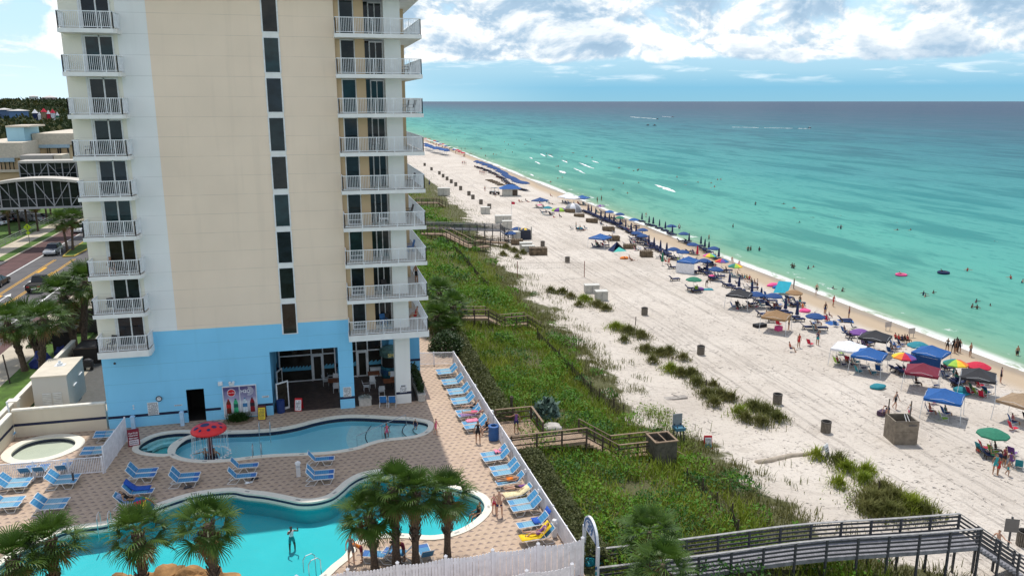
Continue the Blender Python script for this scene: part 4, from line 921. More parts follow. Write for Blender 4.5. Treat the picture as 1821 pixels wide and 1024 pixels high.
# ---- leaf and blade clouds
def leaf_cloud(name,pts,size,mats,flat=.5,mi=None):
    n=len(pts); a=rng.uniform(0,2*PI,n); el=rng.normal(0,flat,n)+.5
    d=np.stack([np.cos(a)*np.cos(el),np.sin(a)*np.cos(el),np.sin(el)],1); s=np.stack([-np.sin(a),np.cos(a),rng.uniform(-.5,.5,n)],1)
    L=(size*rng.uniform(.6,1.3,n))[:,None]
    v=np.stack([pts,pts+d*L*.5+s*L*.32,pts+d*L,pts+d*L*.5-s*L*.32],1).reshape(-1,3)
    return npmesh(name,v,np.arange(n*4).reshape(n,4),mats,mi)
def blade_cloud(name,pts,h,w_,mats,spread=.35,mi=None):
    n=len(pts); a=rng.uniform(0,2*PI,n); t_=rng.uniform(.1,1,n)*spread
    d=np.stack([np.cos(a)*t_,np.sin(a)*t_,np.ones(n)],1); s=np.stack([-np.sin(a),np.cos(a),np.zeros(n)],1)
    H_=(h*rng.uniform(.5,1.25,n))[:,None]; W_=(w_*np.ones(n))[:,None]
    mid=pts+d*H_*.6; tip=pts+d*H_+np.stack([np.cos(a)*t_,np.sin(a)*t_,-.25*np.ones(n)],1)*H_*.45
    v=np.stack([pts-s*W_,pts+s*W_,mid+s*W_*.8,mid-s*W_*.8],1); v2=np.stack([mid-s*W_*.8,mid+s*W_*.8,tip+s*W_*.15,tip-s*W_*.15],1)
    return npmesh(name,np.concatenate([v.reshape(-1,3),v2.reshape(-1,3)]),np.arange(n*8).reshape(n*2,4),mats,None if mi is None else np.concatenate([mi,mi]))
SHRUB=leafmat('dune_shrub_leaf',(.045,.17,.010),(.17,.33,.016),.16,1.4,.65)
SHRUBD=leafmat('dune_shrub_dark',(.02,.10,.012),(.06,.16,.018),.3,2,.6)
GRASSG=leafmat('dune_grass_blade',(.13,.23,.014),(.34,.37,.04),.18,1.8,.75)
OATS=leafmat('sea_oats_blade',(.10,.135,.024),(.23,.205,.07),.35,2.2,.8)
HEDGE=leafmat('hedge_leaf',(.06,.078,.02),(.15,.16,.055),1.3,4,.6)
SHRUBL=leafmat('railroad_vine',(.14,.24,.025),(.24,.30,.05),.5,3,.6)
pS=[];pD=[];pG=[];pO=[];pL=[]
def nz(x,y,s,k): return noise.noise(Vector((x*s,y*s,k)))
r=random.Random(5)
def yslots():
    y=22.0
    while y<420:
        st=.55 if y<100 else .55*(y/100)**1.5
        yield y,st; y+=st
sizeS=[];sizeD=[];hG=[];hO=[];sizeL=[]
for y,st in yslots():
    e=dune_edge(y); far=max(1,y/70); x=14.2 if y<75 else 11.0
    step=.5*far
    while x<e+2.2:
        X=x+r.uniform(-.5,.5)*step; Y=y+r.uniform(-.5,.5)*st
        k=nz(X,Y,.16,1); k2=nz(X,Y,.42,5); k3=nz(X,Y,.10,11); edge=(e-X)+1.2*nz(X,Y,.5,41)
        gz=ground_z(X,Y)
        inland=(X-12.4)/(e-12.4)
        if Y<37.5 and X<37: 
            pass
        mound=max(0,.5+1.0*k+.7*k2)
        gap=nz(X,Y,.3,23)+.6*nz(X,Y,.8,31)
        if gap>.42 and inland>.25 or (edge<4 and gap>.12) or (edge<1.6 and gap>-.1): x+=step; continue
        if edge<-.8 and (k2<.05): x+=step; continue
        if inland<.62 and mound>.3 and k3>-.28:
            nL=14 if far<1.5 else 7
            for _ in range(nL):
                dark=k2<-.12
                p=(X+r.gauss(0,.36)*far,Y+r.gauss(0,.36)*far,gz+r.uniform(.05,.45+.65*mound))
                (pD if dark else pS).append(p); (sizeD if dark else sizeS).append(r.uniform(.13,.26)*min(3.2,far))
        if k>-.35 or inland>.5:
            nb=9 if inland<.55 else 13
            if edge<1.5: nb=8
            for _ in range(nb):
                p=(X+r.gauss(0,.35)*far,Y+r.gauss(0,.35)*far,gz)
                if inland<.72: pG.append(p); hG.append(r.uniform(.45,.95)*(1+.3*mound))
                else: pO.append(p); hO.append(r.uniform(.28,.72))
        x+=step
for _ in range(150):
    Y=24+150*r.random()**1.7; e=dune_edge(Y); X=14.5+(e-16)*r.random()**1.3; rb=r.uniform(.6,1.5); gz=ground_z(X,Y); dk=r.random()<.5; far=max(1,Y/70)
    if (X-12.4)/(e-12.4)>.8: rb*=.6
    for _ in range(int(150*rb*rb/far)):
        a=r.uniform(0,2*PI); b_=r.random(); q=math.sqrt(1-b_*b_); kk=r.uniform(.75,1.05)*(1+.35*nz(X+math.cos(a)*2,Y+math.sin(a)*2,1.1,b_*2))
        (pD if dk else pS).append((X+math.cos(a)*q*rb*kk,Y+math.sin(a)*q*rb*kk*1.1,gz+.15+b_*rb*.75*kk)); (sizeD if dk else sizeS).append(r.uniform(.14,.26)*min(3,far))
# pale vine by the walkway foot and the right clump
for (px,py,rad,n) in [(1175,740,2.2,500),(1200,765,1.6,350),(1160,735,1.5,300),(1218,790,1.2,250),(1545,895,2.2,420),(1575,890,1.8,300)]:
    g=GB(px,py)
    for _ in range(n):
        X=g[0]+r.gauss(0,rad*.45); Y=g[1]+r.gauss(0,rad*.6); pL.append((X,Y,ground_z(X,Y)+r.uniform(.03,.3))); sizeL.append(r.uniform(.1,.2))
A=lambda l:np.array(l,dtype=float)
def stuffobj(name,me,label,cat): tag(link(name,me),label,cat,None,'stuff')
stuffobj('dune_shrubs',leaf_cloud('dune_shrubs',A(pS+pD),A(sizeS+sizeD),[SHRUB,SHRUBD],.6,np.array([0]*len(pS)+[1]*len(pD))),'bright green low shrubs covering the dune between the pool fence and beach','dune shrubs')
stuffobj('dune_grass',blade_cloud('dune_grass',A(pG),A(hG),.026,[GRASSG],.55),'yellow green grass growing among the dune shrubs','dune grass')
stuffobj('sea_oats',blade_cloud('sea_oats',A(pO),A(hO),.026,[OATS],.6),'olive sea oats along the seaward edge of the dune','sea oats')
stuffobj('vine_cover',leaf_cloud('vine_cover',A(pL),A(sizeL),[SHRUBL],.5),'pale yellow green vine creeping over the sand at dune edge','vine')
# each clump standing by itself on the sand is its own thing
for i,(cx,cy,cr) in enumerate(CLUMPS):
    n=int(230*cr*cr)+110; P=[];Hh=[]
    far=cy/60
    for _ in range(n):
        a=r.uniform(0,2*PI); q=abs(r.gauss(0,.5))*cr; X=cx+math.cos(a)*q; Y=cy+math.sin(a)*q*1.1
        P.append((X-cx,Y-cy,ground_z(X,Y)+4+max(0,.3*(1-q/cr)))); Hh.append(r.uniform(.3,1.0)*max(.4,1-.5*q/cr))
    o=link('grass_clump',blade_cloud('grass_clump',A(P),A(Hh),.03,[GRASSG if i in(38,39,40,41) or i%9==0 else OATS],.75),None,(cx,cy,-4))
    tag(o,'tuft of sea oats growing by itself on the pale sand beyond the dune edge','grass clump','grass clumps on the open sand')
# clipped hedge along the fence
def leafy_thing(name,label,cat,loc,fn,n,size,mat,rz=0,twig=None,group=None):
    P=A([fn() for _ in range(n)]); o=link(name,leaf_cloud(name,P,size*np.ones(n),[mat] if not isinstance(mat,list) else mat,.7),None,loc,rz); tag(o,label,cat,group); return o
def hedge_pt(y0,y1):
    def f():
        y=r.uniform(y0,y1); h=1.0+.35*nz(1,y,.5,3)+.2*nz(4,y,1.6,8); a=r.uniform(0,PI); w_=.95+.25*nz(7,y,.6,2)
        rr=r.uniform(.72,1.0)
        return (math.cos(a)*w_*rr,y,max(.02,math.sin(a)*h*rr*1.05)+r.uniform(-.1,.1))
    return f
leafy_thing('hedge','mottled olive hedge along the white fence below the upper walkway','hedge',(13.35,0,-.55),hedge_pt(35.5,49.2),9000,.17,HEDGE)
leafy_thing('hedge','mottled olive hedge along the white fence between walkway landing and tower palms','hedge',(13.3,0,-.5),hedge_pt(55.5,78),9500,.2,HEDGE)
# round shrub by the palms
def ball(rx,ry,rz):
    def f():
        while True:
            x,y,z=r.gauss(0,1),r.gauss(0,1),abs(r.gauss(0,1)); l=math.sqrt(x*x+y*y+z*z)
            k=r.uniform(.75,1.03)*(1+.25*nz(x/l*2,y/l*2,1.,z*2)); return (x/l*rx*k,y/l*ry*k,z/l*rz*k)
    return f
DK=leafmat('dark_shrub',(.02,.05,.012),(.05,.09,.02),.8,4,.5)
x,y=G(795,622,0); leafy_thing('round_shrub','rounded dark green shrub under the palms at the tower corner','shrub',(x,y,-.3),ball(1.7,2.2,2.0),3800,.24,DK)
# street side planting
for i,(px,py,rx,ry,rz,lab) in enumerate([(150,560,1.6,2,2.2,'dense shrub against the tower above the shaded bed'),(132,590,1.2,1.6,1.3,'low shrub beside the dark kiosk in the shaded bed'),(95,605,1.0,2.2,1.0,'low green bush between sidewalk and lawn behind the palms'),(70,612,.9,2.2,.8,'strip of low bush along the lawn edge by the sidewalk'),(145,520,1.5,2,2.4,'leafy shrub at the foot of the bushy palm'),(145,388,1.4,2,1.6,'dark shrub at the end of the ramp rail under the footbridge')]):
    x,y=G(px,py,-.4); leafy_thing('shrub',lab,'shrub',(x,y,-.45),ball(rx,ry,rz),1500,.22,DK)
# far woodland, one mass reading as treetops, with nearer crowns bigger
TREE=leafmat('woodland_leaf',(.016,.036,.014),(.05,.072,.018),.03,.35,.8,.15)
TREEO=leafmat('woodland_olive',(.05,.06,.014),(.10,.095,.025),.03,.35,.8,.15)
P=[];Sz=[];mi=[]
for _ in range(2300):
    Y=170*(1700/170)**(r.random()**.75); px=r.uniform(-60,150); x0,_,_=V(px,250,Y)
    h=r.uniform(6,11)*(1+Y/3000)+ (9 if Y>1300 else 0); R0=r.uniform(2.4,4.6)*(1+Y/900)
    if Y<260 and x0>-75: continue
    n=int(90/(1+Y/900)); od=1 if r.random()<.3 else 0
    for _ in range(n):
        a=r.uniform(0,2*PI); b_=r.uniform(-.3,1); q=math.sqrt(max(0,1-b_*b_)); k=r.uniform(.75,1.05)
        P.append((x0+math.cos(a)*q*R0*k,Y+math.sin(a)*q*R0*k,h-R0*.6+b_*R0*.75*k)); Sz.append(R0*.42); mi.append(od)
stuffobj('woodland',leaf_cloud('woodland',A(P),A(Sz),[TREE,TREEO],.8,np.array(mi)),'dark woodland stretching to the horizon beyond the low beige building','woodland')
# ---------------------------------------------------------------- pool terrace furniture
def sling_mat(n,c,c2):
    m,t,b=nt(n); v=coords(t); x,y,z=sep(t,v)
    s=math_n(t,'FRACT',math_n(t,'MULTIPLY',x,7.)); f=noise_n(t,v,5,3)
    k=math_n(t,'MULTIPLY',math_n(t,'LESS_THAN',s,.3),.45)
    t.links.new(mix(t,k,mix(t,f,c,tuple(q*.82 for q in c)),c2),b.inputs['Base Color']); b.inputs['Roughness'].default_value=.6; return m
SLING=sling_mat('sling_blue',(.045,.24,.47),(.14,.36,.55)); SLINGD=sling_mat('sling_deep_blue',(.02,.13,.42),(.05,.19,.48))
SLING_LIT=sling_mat('sling_pale_blue',(.15,.36,.50),(.27,.45,.56))  # same blue sling fabric, with the paling of sunlight put into its colour
TUBE=M('white_tube',(.78,.78,.78),.4)
def chaise_kit(label,back=50,sl=SLING,sd=SLINGD):
    root=empty('pool_lounger'); tag(root,label,'pool lounger')
    a=R(back); bx,bz=-.28-.72*math.cos(a),.38+.72*math.sin(a); w_=.31
    mb=MB(); mb.box(-.26,-w_+.02,.365,.62,w_-.02,.38); mb.build('seat',sl,root)
    mb=MB(); mb.box(.621,-w_+.02,.365,.93,w_-.02,.381); mb.build('foot_panel',sd,root)
    mb=MB(); q=Vector((math.cos(a),0,math.sin(a))); 
    mb.bar((-.29,0,.385),(bx*.985,0,bz*.985),2*w_-.04,.015,up=(math.sin(a),0,math.cos(a))); mb.build('backrest',sd if sd is not SLINGD or back>60 else sl,root)
    mb=MB()
    for s in(-1,1): mb.tube([(bx,s*w_,bz),(-.28,s*w_,.39),(.96,s*w_,.39)],.02,6)
    mb.tube([(bx,-w_,bz),(bx,w_,bz)],.02,6); mb.tube([(.96,-w_,.39),(.96,w_,.39)],.02,6); mb.build('frame',TUBE,root)
    for s in(-1,1):
        mb=MB(); mb.tube([(-.8,s*w_,.05),(-.42,s*w_,.38)],.017,5); mb.tube([(-.8,s*w_,.05),(-.75,s*w_,.018),(-.25,s*w_,.018),(.02,s*w_,.38)],.017,5)
        mb.build('leg',TUBE,root); mb=MB(); mb.tube([(.18,s*w_,.38),(.35,s*w_,.018),(.72,s*w_,.018),(.9,s*w_,.38)],.017,5); mb.build('leg',TUBE,root)
    return Kit(root)
CHS=chaise_kit('blue sling lounger',52); CHP=chaise_kit('pale blue lounger',44,SLING_LIT,SLING); CHF=chaise_kit('flat lounger',4,SLING_LIT,SLING)
def chs(kit,px,py,rz,label,dy=0,h=.38,grp='sling loungers on the pool deck'):
    x,y=G(px,py,h); return kit.put((x,y+dy,.0),rz,label,grp)
PAIRS=[(250,841,'in shade right of the slanting fence'),(326,849,'in shade above the shaggy palm'),
 (110,852,'in front of the wading pool railing gate'),(24,858,'at the left border in front of the railing'),(88,896,'above the fan palm in the lower left'),(8,893,'cut by the left border above the palms')]
for px,py,d in PAIRS:
    shade=px>200; k=CHS if shade else CHP  # sunny spots take the sunlit-coloured copy, shady ones the deeper blue
    for s,wd in((.36,'rear'),(-.36,'front')): chs(k,px,py,R(-4),'%s lounger of the pair %s'%(wd,d),s)
for px,py,l in [(432,828,'rear one of two separate blue loungers above the pool edge by the ladder rails'),(428,846,'front blue lounger with sandals beneath, above the shaggy palm'),(568,816,'blue lounger touching the upper pool coping behind a stacked pair'),(567,840,'rear lounger of the close pair beside the white bollard'),(566,849,'front lounger of the close pair beside the white bollard'),(243,874,'blue lounger with a blue towel behind the sunbathing woman'),(228,891,'blue lounger carrying the woman in black by the rainbow umbrella')]:
    chs(CHS,px,py,R(-3),l)
for px,py,l in [(196,768,'rear lounger inside the railing against the blue wall'),(194,774,'front lounger inside the railing against the blue wall'),(176,796,'rear flat lounger by the slanting white fence'),(172,804,'front flat lounger by the slanting white fence'),(2,772,'lounger end poking in at the left border by the beige wall')]:
    chs(CHF,px,py,R(0),'pale '+l)
for px,py,l in [(48,836,'dark-backed chair left of the two behind the railing'),(73,834,'dark-backed chair right of the two behind the railing'),(113,831,'single dark-backed chair behind the railing below the oval pool')]:
    chs(CHS,px,py,R(90),l,0,.45)
FENCE_CH=[(135,143,'at the far corner by the cross fence',2),(160,187,'second from the cross fence',2),(186,228,'third from the cross fence',2),(204,268,'beside the two sunbathers',2),(228,320,'under the two sunbathers',2),(258,370,'with a pink towel by the blue drum',2),
 (343,505,'with pink towel below the drum',2),(385,565,'above the man in orange shorts',2),(408,615,'under the man in orange shorts',1),(440,668,'with a yellow towel under the lying woman',1),(470,712,'right of the standing man in navy shorts',2),(505,795,'with a blue towel draped on its back',1),(530,850,'under a bright yellow towel by the picket fence',1)]
for x_,y_,d,n in FENCE_CH:
    px,py=740+x_/2.415,600+y_/2.415
    for i in range(n):
        s=(.38 if i==0 else -.38) if n==2 else 0
        wd=('rear ' if i==0 else 'front ') if n==2 else ''
        chs(CHP,px,py,R(184),'%spale blue lounger along the white fence, %s'%(wd,d),s,.4,'loungers along the white fence')
for px,py,rz,l in [(676,985,R(160),'blue lounger behind the picket fence under the leftmost palm'),(712,982,R(150),'blue lounger between the palm trunks behind the picket fence'),(757,984,R(95),'blue lounger end-on at the picket fence right of the palm clump')]: chs(CHS,px,py,rz,l)
# towels lie on the loungers
def towel(name,px,py,c,label,w_=.55,l=1.0,h=.41,raise_=0,rz=R(184),folds=.03):
    x,y=G(px,py,h); mb=MB(); n=9
    for i in range(n+1):
        q=i/n; xx=-l/2+l*q; zz=0.0
        if raise_ and q<.45: zz=(.45-q)/.45*raise_; xx=-l/2+l*.45-(.45-q)*l*.75
        for s in(-1,0,1): mb.v.append((xx,s*w_/2+random.uniform(-.02,.02),zz+abs(random.uniform(0,folds))))
    for i in range(n):
        for j in(0,1): mb.f.append([i*3+j,(i+1)*3+j,(i+1)*3+j+1,i*3+j+1]); mb.m.append(0)
    o=mb.build(name,c,None,(x,y,h+.0),rz,True); o.modifiers.new('th','SOLIDIFY').thickness=.025; tag(o,label,'towel'); return o
TWY=M('towel_yellow',(.80,.55,.02),.9,.2,12); TWB=M('towel_blue',(.02,.09,.42),.9,.25,10); TWP=M('towel_pink',(.75,.22,.33),.9,.5,9); TWS=M('towel_patterned',(.35,.22,.42),.9,.7,12); TWC=M('towel_cream',(.72,.62,.38),.9,.3,8)
Q=lambda x,y:(740+x/2.415,600+y/2.415)
towel('beach_towel',*Q(518,850),TWY,'bright yellow towel spread over the last lounger by the picket fence',.66,1.9,.41,.62)
towel('beach_towel',*Q(540,780),TWB,'deep blue towel draped over a raised lounger back',.66,1.1,.45,.62)
towel('beach_towel',*Q(437,668),TWC,'cream and yellow towel under the woman lying face up',.66,1.85,.40,.35)
towel('beach_towel',*Q(232,328),TWS,'purple patterned towel under the two sunbathers',.6,1.5,.41,.0)
towel('beach_towel',*Q(240,355),TWP,'pink towel on the lounger left of the blue drum',.6,.9,.41)
towel('beach_towel',*Q(352,492),TWP,'pink towel and bag heaped on the lounger below the blue drum',.5,.5,.42,0,R(184),.2)
towel('beach_towel',243,868,TWB,'dark blue towel on the lounger behind the woman in black',.6,1.6,.42,.55,R(-3))
towel('beach_towel',228,889,M('towel_white_blue',(.35,.45,.65),.9,.5,12),'white and blue towel under the woman in black',.6,1.5,.41,.4,R(-3))
# people round the pool
def at(px,py,z=0): 
    x,y=G(px,py,z); return (x,y,z)
person('hips',at(*Q(357,768)),R(8),'bare-chested man standing on the deck in navy swim shorts facing the pool','' or None,'navy',0,'grey',True)
person('stand',at(*Q(335,752)),R(10),'young child in pink shirt standing just left of the man in navy shorts','pink','red',0,'brown',True,True,.72)
person('walk',at(*Q(85,418)),R(60),'girl in pink swimsuit walking past the end of the upper pool','pink','pink',0,'brown',True,True,.76)
person('stand',at(*Q(266,452)),R(-20),'woman in black swimsuit standing beside the blue drum','black','black',1,'black',True,True,.97,None,True)
x,y,z=at(*Q(302,390),.42); person('sit',(x,y,0),R(-60),'woman seated on a lounger edge behind the standing woman in black','black','black',0,'brown',True,True)
x,y,z=at(*Q(243,300),.45); person('lounge',(x,y,.42),R(-98),'dark-haired sunbather in black on the rear lounger near the fence','black','black',0,'black',True,True)
x,y,z=at(*Q(250,325),.45); person('lie',(x,y,.42),R(-98),'sunbather in a pink bikini lying on the patterned towel','pink','pink',0,'brown',True,True)
x,y,z=at(*Q(405,612),.45); person('lie',(x,y,.40),R(-90),'man in orange shorts lying on his back on a lounger',None,'orange',1,'brown',True)
x,y,z=at(*Q(440,648),.45); person('lie',(x,y,.43),R(-92),'woman in dark swimsuit lying on a cream and yellow towel','purple','black',0,'blond',True,True)
x,y,z=at(*Q(530,842),.45); person('lounge',(x,y,.42),R(-96),'woman reclining on the bright yellow towel in a purple bikini','purple','purple',0,'brown',True,True)
x,y,z=at(*Q(265,765),-.2); person('sit',(x,y,-.52),R(-70),'woman in black swimsuit seated on the round pool edge','black','black',1,'black',True,True)
x,y,z=at(230,889,.45); person('lounge',(x,y,.42),R(87),'woman in black bikini reclining beside the rainbow umbrella','black','black',1,'black',True,True)
x,y=G(518,952,-.4); person('photo',(x,y,-1.5),R(25),'person in white shirt standing in the lower pool holding up a camera','white','teal',2,'black',True)
Z4=lambda a,b:(400+a/4.197,780+b/4.197)
person('stand',at(*Z4(945,930)),R(160),'woman in grey swimsuit standing by the pool under the leftmost palm','grey','grey',0,'blond',True,True,1)
person('bend',at(*Z4(1015,915)),R(-100),'person leaning beside the woman in grey under the palms','orange','maroon',1,'brown',True,True,.9)
person('bend',at(*Z4(1325,905)),R(-80),'person in yellow and dark shirt bending over between the palm trunks','yellow','maroon',1,'black',True)
x,y=G(688,772,-.3); person('stand',(x,y,-.75),R(20),'girl in pink swimsuit standing on the pool steps beside the handrail','pink','pink',1,'brown',True,True,.78,None,True)
x,y=G(739,762,-.2); person('stand',(x,y,-.42),R(-30),'small blond child in dark swimwear on the shallow top pool step','black','navy',0,'blond',True,False,.6)
for px,l in((366,'dark-haired bather in the pool left of the mushroom stem'),(383,'dark-haired bather in the pool right of the mushroom stem')):
    x,y=G(px,803,-.1); person('swim',(x,y,-1.42),R(random.uniform(-60,60)),l,None,'navy',1,'black',True)
person('rail',at(918,768,-.3),R(180),'woman in dark swimsuit standing on the walkway landing with one arm raised','purple','navy',1,'brown',True,True,.98)
# balcony people
x,y,z=V(741,521,63.2); person('rail',(x,y,FL(1)+.01),R(-70),'bare-chested man in dark shorts leaning at the tower side railing',None,'black',1,'brown',True)
x,y,z=V(734,570,62); person('sit',(7.35,61.9,FL(0)+.01),R(-90),'person seated on the lowest corner balcony of the tower','red','red',0,'brown',True)
person('sit',(-14.1,59.6,FL(2)+.01),R(20),'dark-haired person sitting on the third street-side balcony','black','black',1,'black',True,True)
# balcony furniture
def chair_kit(label,c):
    root=empty('balcony_chair'); tag(root,label,'chair')
    mb=MB(); mb.box(-.24,-.24,.40,.24,.24,.43); mb.build('seat',c,root); mb=MB(); mb.bar((0,.22,.44),(0,.36,.95),.44,.02,up=(0,1,.2)); mb.build('backrest',c,root)
    for sx in(-1,1):
        for sy in(-1,1): mb=MB(); mb.bar((sx*.22,sy*.22,0),(sx*.22,sy*.2,.4),.03); mb.build('leg',c,root)
        mb=MB(); mb.bar((sx*.25,-.24,.62),(sx*.25,.28,.62),.04,.025); mb.build('armrest',c,root)
    return Kit(root)
DC=chair_kit('dark balcony chair',M('chair_dark',(.035,.03,.03),.5)); BC=chair_kit('blue chair',M('chair_blue',(.03,.16,.42),.5)); WC=chair_kit('white cafe chair',M('chair_white',(.62,.63,.64),.5))
fln=['lowest','second','third','fourth','fifth','sixth','seventh','eighth','top']
for k,x in ((0,-14.6),(1,-14.4),(1,-13.2),(3,-13.6),(4,-13.9),(5,-14.5),(5,-13.0),(2,-13.0)):
    DC.put((x,59.5,FL(k)+.005),R(random.uniform(-25,25)),'dark chair %s the %s street-side balcony from below'%('at the outer end of' if x<-14.2 else 'in front of the glass door on',fln[k]))
for k,x,y in ((4,7.2,61.5),(6,7.2,60),(6,6.9,61.6),(7,7.1,61.5),(3,7.3,64),(0,5.0,60.9),(5,4.6,60.9),(1,4.9,60.9)):
    DC.put((x,y,FL(k)+.005),R(-80 if x>6 else 10),'dark chair on the %s seaward balcony from below, %s'%(fln[k],'beyond the white column' if x>6 else 'in the door recess')+(' near the corner' if y<60.5 else ''))
BC.put((7.2,63,FL(2)+.005),R(-80),'blue chair on the third seaward balcony beyond the white column'); BC.put((4.7,60.8,FL(0)+.005),R(20),'blue chair in the door recess of the lowest seaward balcony')
def table_kit(label,c,top,rr=.4,h=.7,square=False):
    root=empty('table'); tag(root,label,'table'); mb=MB()
    mb.box(-rr,-rr,h,rr,rr,h+.035) if square else mb.lathe([(0,h),(rr,h),(rr,h+.03),(0,h+.03)],18)
    mb.build('tabletop',top,root)
    if square:
        for sx in(-1,1):
            for sy in(-1,1): mb=MB(); mb.bar((sx*rr*.85,sy*rr*.85,0),(sx*rr*.85,sy*rr*.85,h),.04); mb.build('leg',c,root)
    else: mb=MB(); mb.lathe([(.22,0),(.22,.03),(.03,.06),(.03,h)],10); mb.build('pedestal',c,root)
    return Kit(root)
TW_=table_kit('white table',RAILM,RAILM,.35,.5); TW_.put((4.9,59.6,FL(3)+.005),0,'small white round table on the fourth seaward balcony')
WOODT=M('table_wood',(.22,.07,.025),.5,.4,6); TB=table_kit('wood table',M('chair_dark'),WOODT,.5,.74,True)
for i,(px,py,l) in enumerate([(693,688,'reddish wooden table behind the two blue chairs'),(706,684,'reddish wooden table half behind the white column'),(665,674,'small wooden table in the second arcade opening'),(595,687,'dark wooden table by the left side of the blue pillar'),(590,667,'dark wooden table deep in the first arcade opening')]):
    x,y=G(px,py+4,0); TB.put((x,y,.003),0,l,'tables in the arcade')
for i,(px,py,rz,l) in enumerate([(679,698,180,'white framed chair pulled up to the reddish table'),(663,684,0,'white framed chair behind the small arcade table'),(652,690,90,'chair left of the small arcade table'),(588,670,0,'white chair at the far table of the first arcade opening'),(598,692,180,'white chair in front of the table beside the blue pillar'),(598,680,0,'white chair behind the table beside the blue pillar'),(580,680,90,'dim chair in the first arcade opening, away from the pillar'),(700,676,0,'white chair between the kiosk and the reddish table')]):
    x,y=G(px,py+5,0); WC.put((x,y,.003),R(rz),l,'chairs in the arcade')
BS=M('sling_chair_blue',(.035,.20,.52),.6)
def sling_chair(label):
    root=empty('sling_chair'); tag(root,label,'chair'); mb=MB(); mb.box(-.26,-.26,.40,.26,.26,.42); mb.build('seat',BS,root); mb=MB(); mb.bar((0,.25,.42),(0,.46,1.0),.5,.02,up=(0,1,.3)); mb.build('backrest',BS,root)
    mb=MB()
    for s in(-1,1): mb.tube([(s*.28,-.3,.0),(s*.28,-.28,.6),(s*.28,.3,.62),(s*.28,.46,1.02)],.018,6); mb.tube([(s*.28,.34,.0),(s*.28,.2,.42),(s*.28,-.28,.42)],.018,6)
    mb.tube([(-.28,.46,1.02),(.28,.46,1.02)],.018,6); mb.build('frame',TUBE,root); return Kit(root)
SCH=sling_chair('blue chair'); 
for px,l in((682,'left of two blue sling chairs in front of the white column'),(698,'right of two blue sling chairs in front of the white column')): x,y=G(px,722,0); SCH.put((x,y,.003),R(180 if False else 172),l)
# kiosk with lettering
x,y=G(694,672,0); root=empty('drinks_kiosk',(x+.3,y+.6,0)); tag(root,'round smoothie kiosk with SM lettering half hidden behind white column','kiosk')
mb=MB(); mb.lathe([(.95,0),(1.05,.2),(1.05,.9),(.95,1.0)],22); mb.build('counter',M('kiosk_green',(.03,.16,.22),.5,.7,2.5),root)
mb=MB(); mb.lathe([(1.07,.35),(1.07,.8)],22); mb.build('painted_band',M('kiosk_blue',(.03,.10,.22),.5,.5,4),root)
mb=MB(); mb.lathe([(.9,1.0),(.9,1.9)],18); mb.build('serving_window',DARK,root)
mb=MB(); mb.lathe([(.95,1.9),(1.1,1.95),(1.1,2.45),(.9,2.6),(0,2.75)],22); mb.build('canopy',M('kiosk_top',(.12,.22,.20),.5,.5,3),root)
for zz in(.6,2.2): text_mesh('lettering','SM',.42,M('letter_yellow',(.8,.66,.25),.5),root,(-.22,-1.12,zz),bold=.015)
x,y=G(669,668,0); root=empty('chest_freezer',(x,y,0)); tag(root,'low white ice chest by the arcade storefront door','freezer'); mb=MB(); mb.box(-.5,-.3,.05,.5,.3,.75); mb.build('body',SIGNW,root); mb=MB(); mb.box(-.52,-.32,.751,.52,.32,.83); mb.build('lid',SIGNW,root)
# open glass doors standing in the first opening
for i,(yy,xx,l) in enumerate([(60.75,-3.75,'open white framed glass door at the front of the first arcade opening'),(63.6,-3.8,'open white framed glass door deeper in the first arcade opening')]):
    root=empty('open_door',(xx,yy,0)); tag(root,l,'door'); mb=MB()
    mb.box(-.04,0,0,.04,.09,2.3); mb.box(-.04,1.0,0,.04,1.09,2.3); mb.box(-.04,.09,2.2,.04,1.0,2.3); mb.box(-.04,.09,0,.04,1.0,.18); mb.build('frame',FRAMEM,root); mb=MB(); mb.box(-.008,.09,.18,.008,1.0,2.2); mb.build('pane',GL[2],root)
    root.rotation_euler=(0,0,R(-55 if i==0 else -20))
# planters
STONE=M('planter_stone',(.48,.46,.42),.85,.2,5,bmp=.4)
def planter(x,y,lx,ly,h,label,n,hh,mat,size=.16):
    root=empty('planter',(x,y,0)); tag(root,label,'planter'); mb=MB()
    mb.box(-lx/2,-ly/2,0,lx/2,ly/2,h-.08); mb.box(-lx/2-.04,-ly/2-.04,h-.08,lx/2+.04,ly/2+.04,h); mb.build('tub',STONE,root)
    P=A([(r.uniform(-lx*.42,lx*.42),r.uniform(-ly*.46,ly*.46),h+r.uniform(-.02,hh)) for _ in range(n)]); link('plant',leaf_cloud('plant',P,size*np.ones(n),[mat],.9),root)
x,y=G(650,722,0); planter(x,y+.3,.95,.6,.62,'square stone planter standing between the two arcade openings',120,.15,M('silver_leaf',(.30,.33,.30),.8,.3,8),.12)
planter(7.45,63.2,.55,6.0,.6,'long stone planter of dark shrubs beside the white corner column',1600,.75,DK,.2)
# bed with tuft below drinks panels
x,y=G(424,750,0); mb=MB(); mb.lathe([(0,.03),(.75,.03),(.9,.02)],20); mb.v=[(a*1.25,b_,c) for a,b_,c in mb.v]; o=mb.build('plant_bed',M('bed_soil',(.20,.14,.09),.95,.3,5),None,(x,y+.3,0)); struct(o)
P=A([(r.gauss(0,.33),r.gauss(0,.2),0.02) for _ in range(520)]); o=link('grass_tuft',blade_cloud('grass_tuft',P,.62*np.ones(520),.022,[leafmat('tuft_blade',(.02,.07,.012),(.06,.13,.02),2,8)],.8),None,(x,y+.3,0)); tag(o,'bushy green grass tuft growing below the drinks panels','plant')
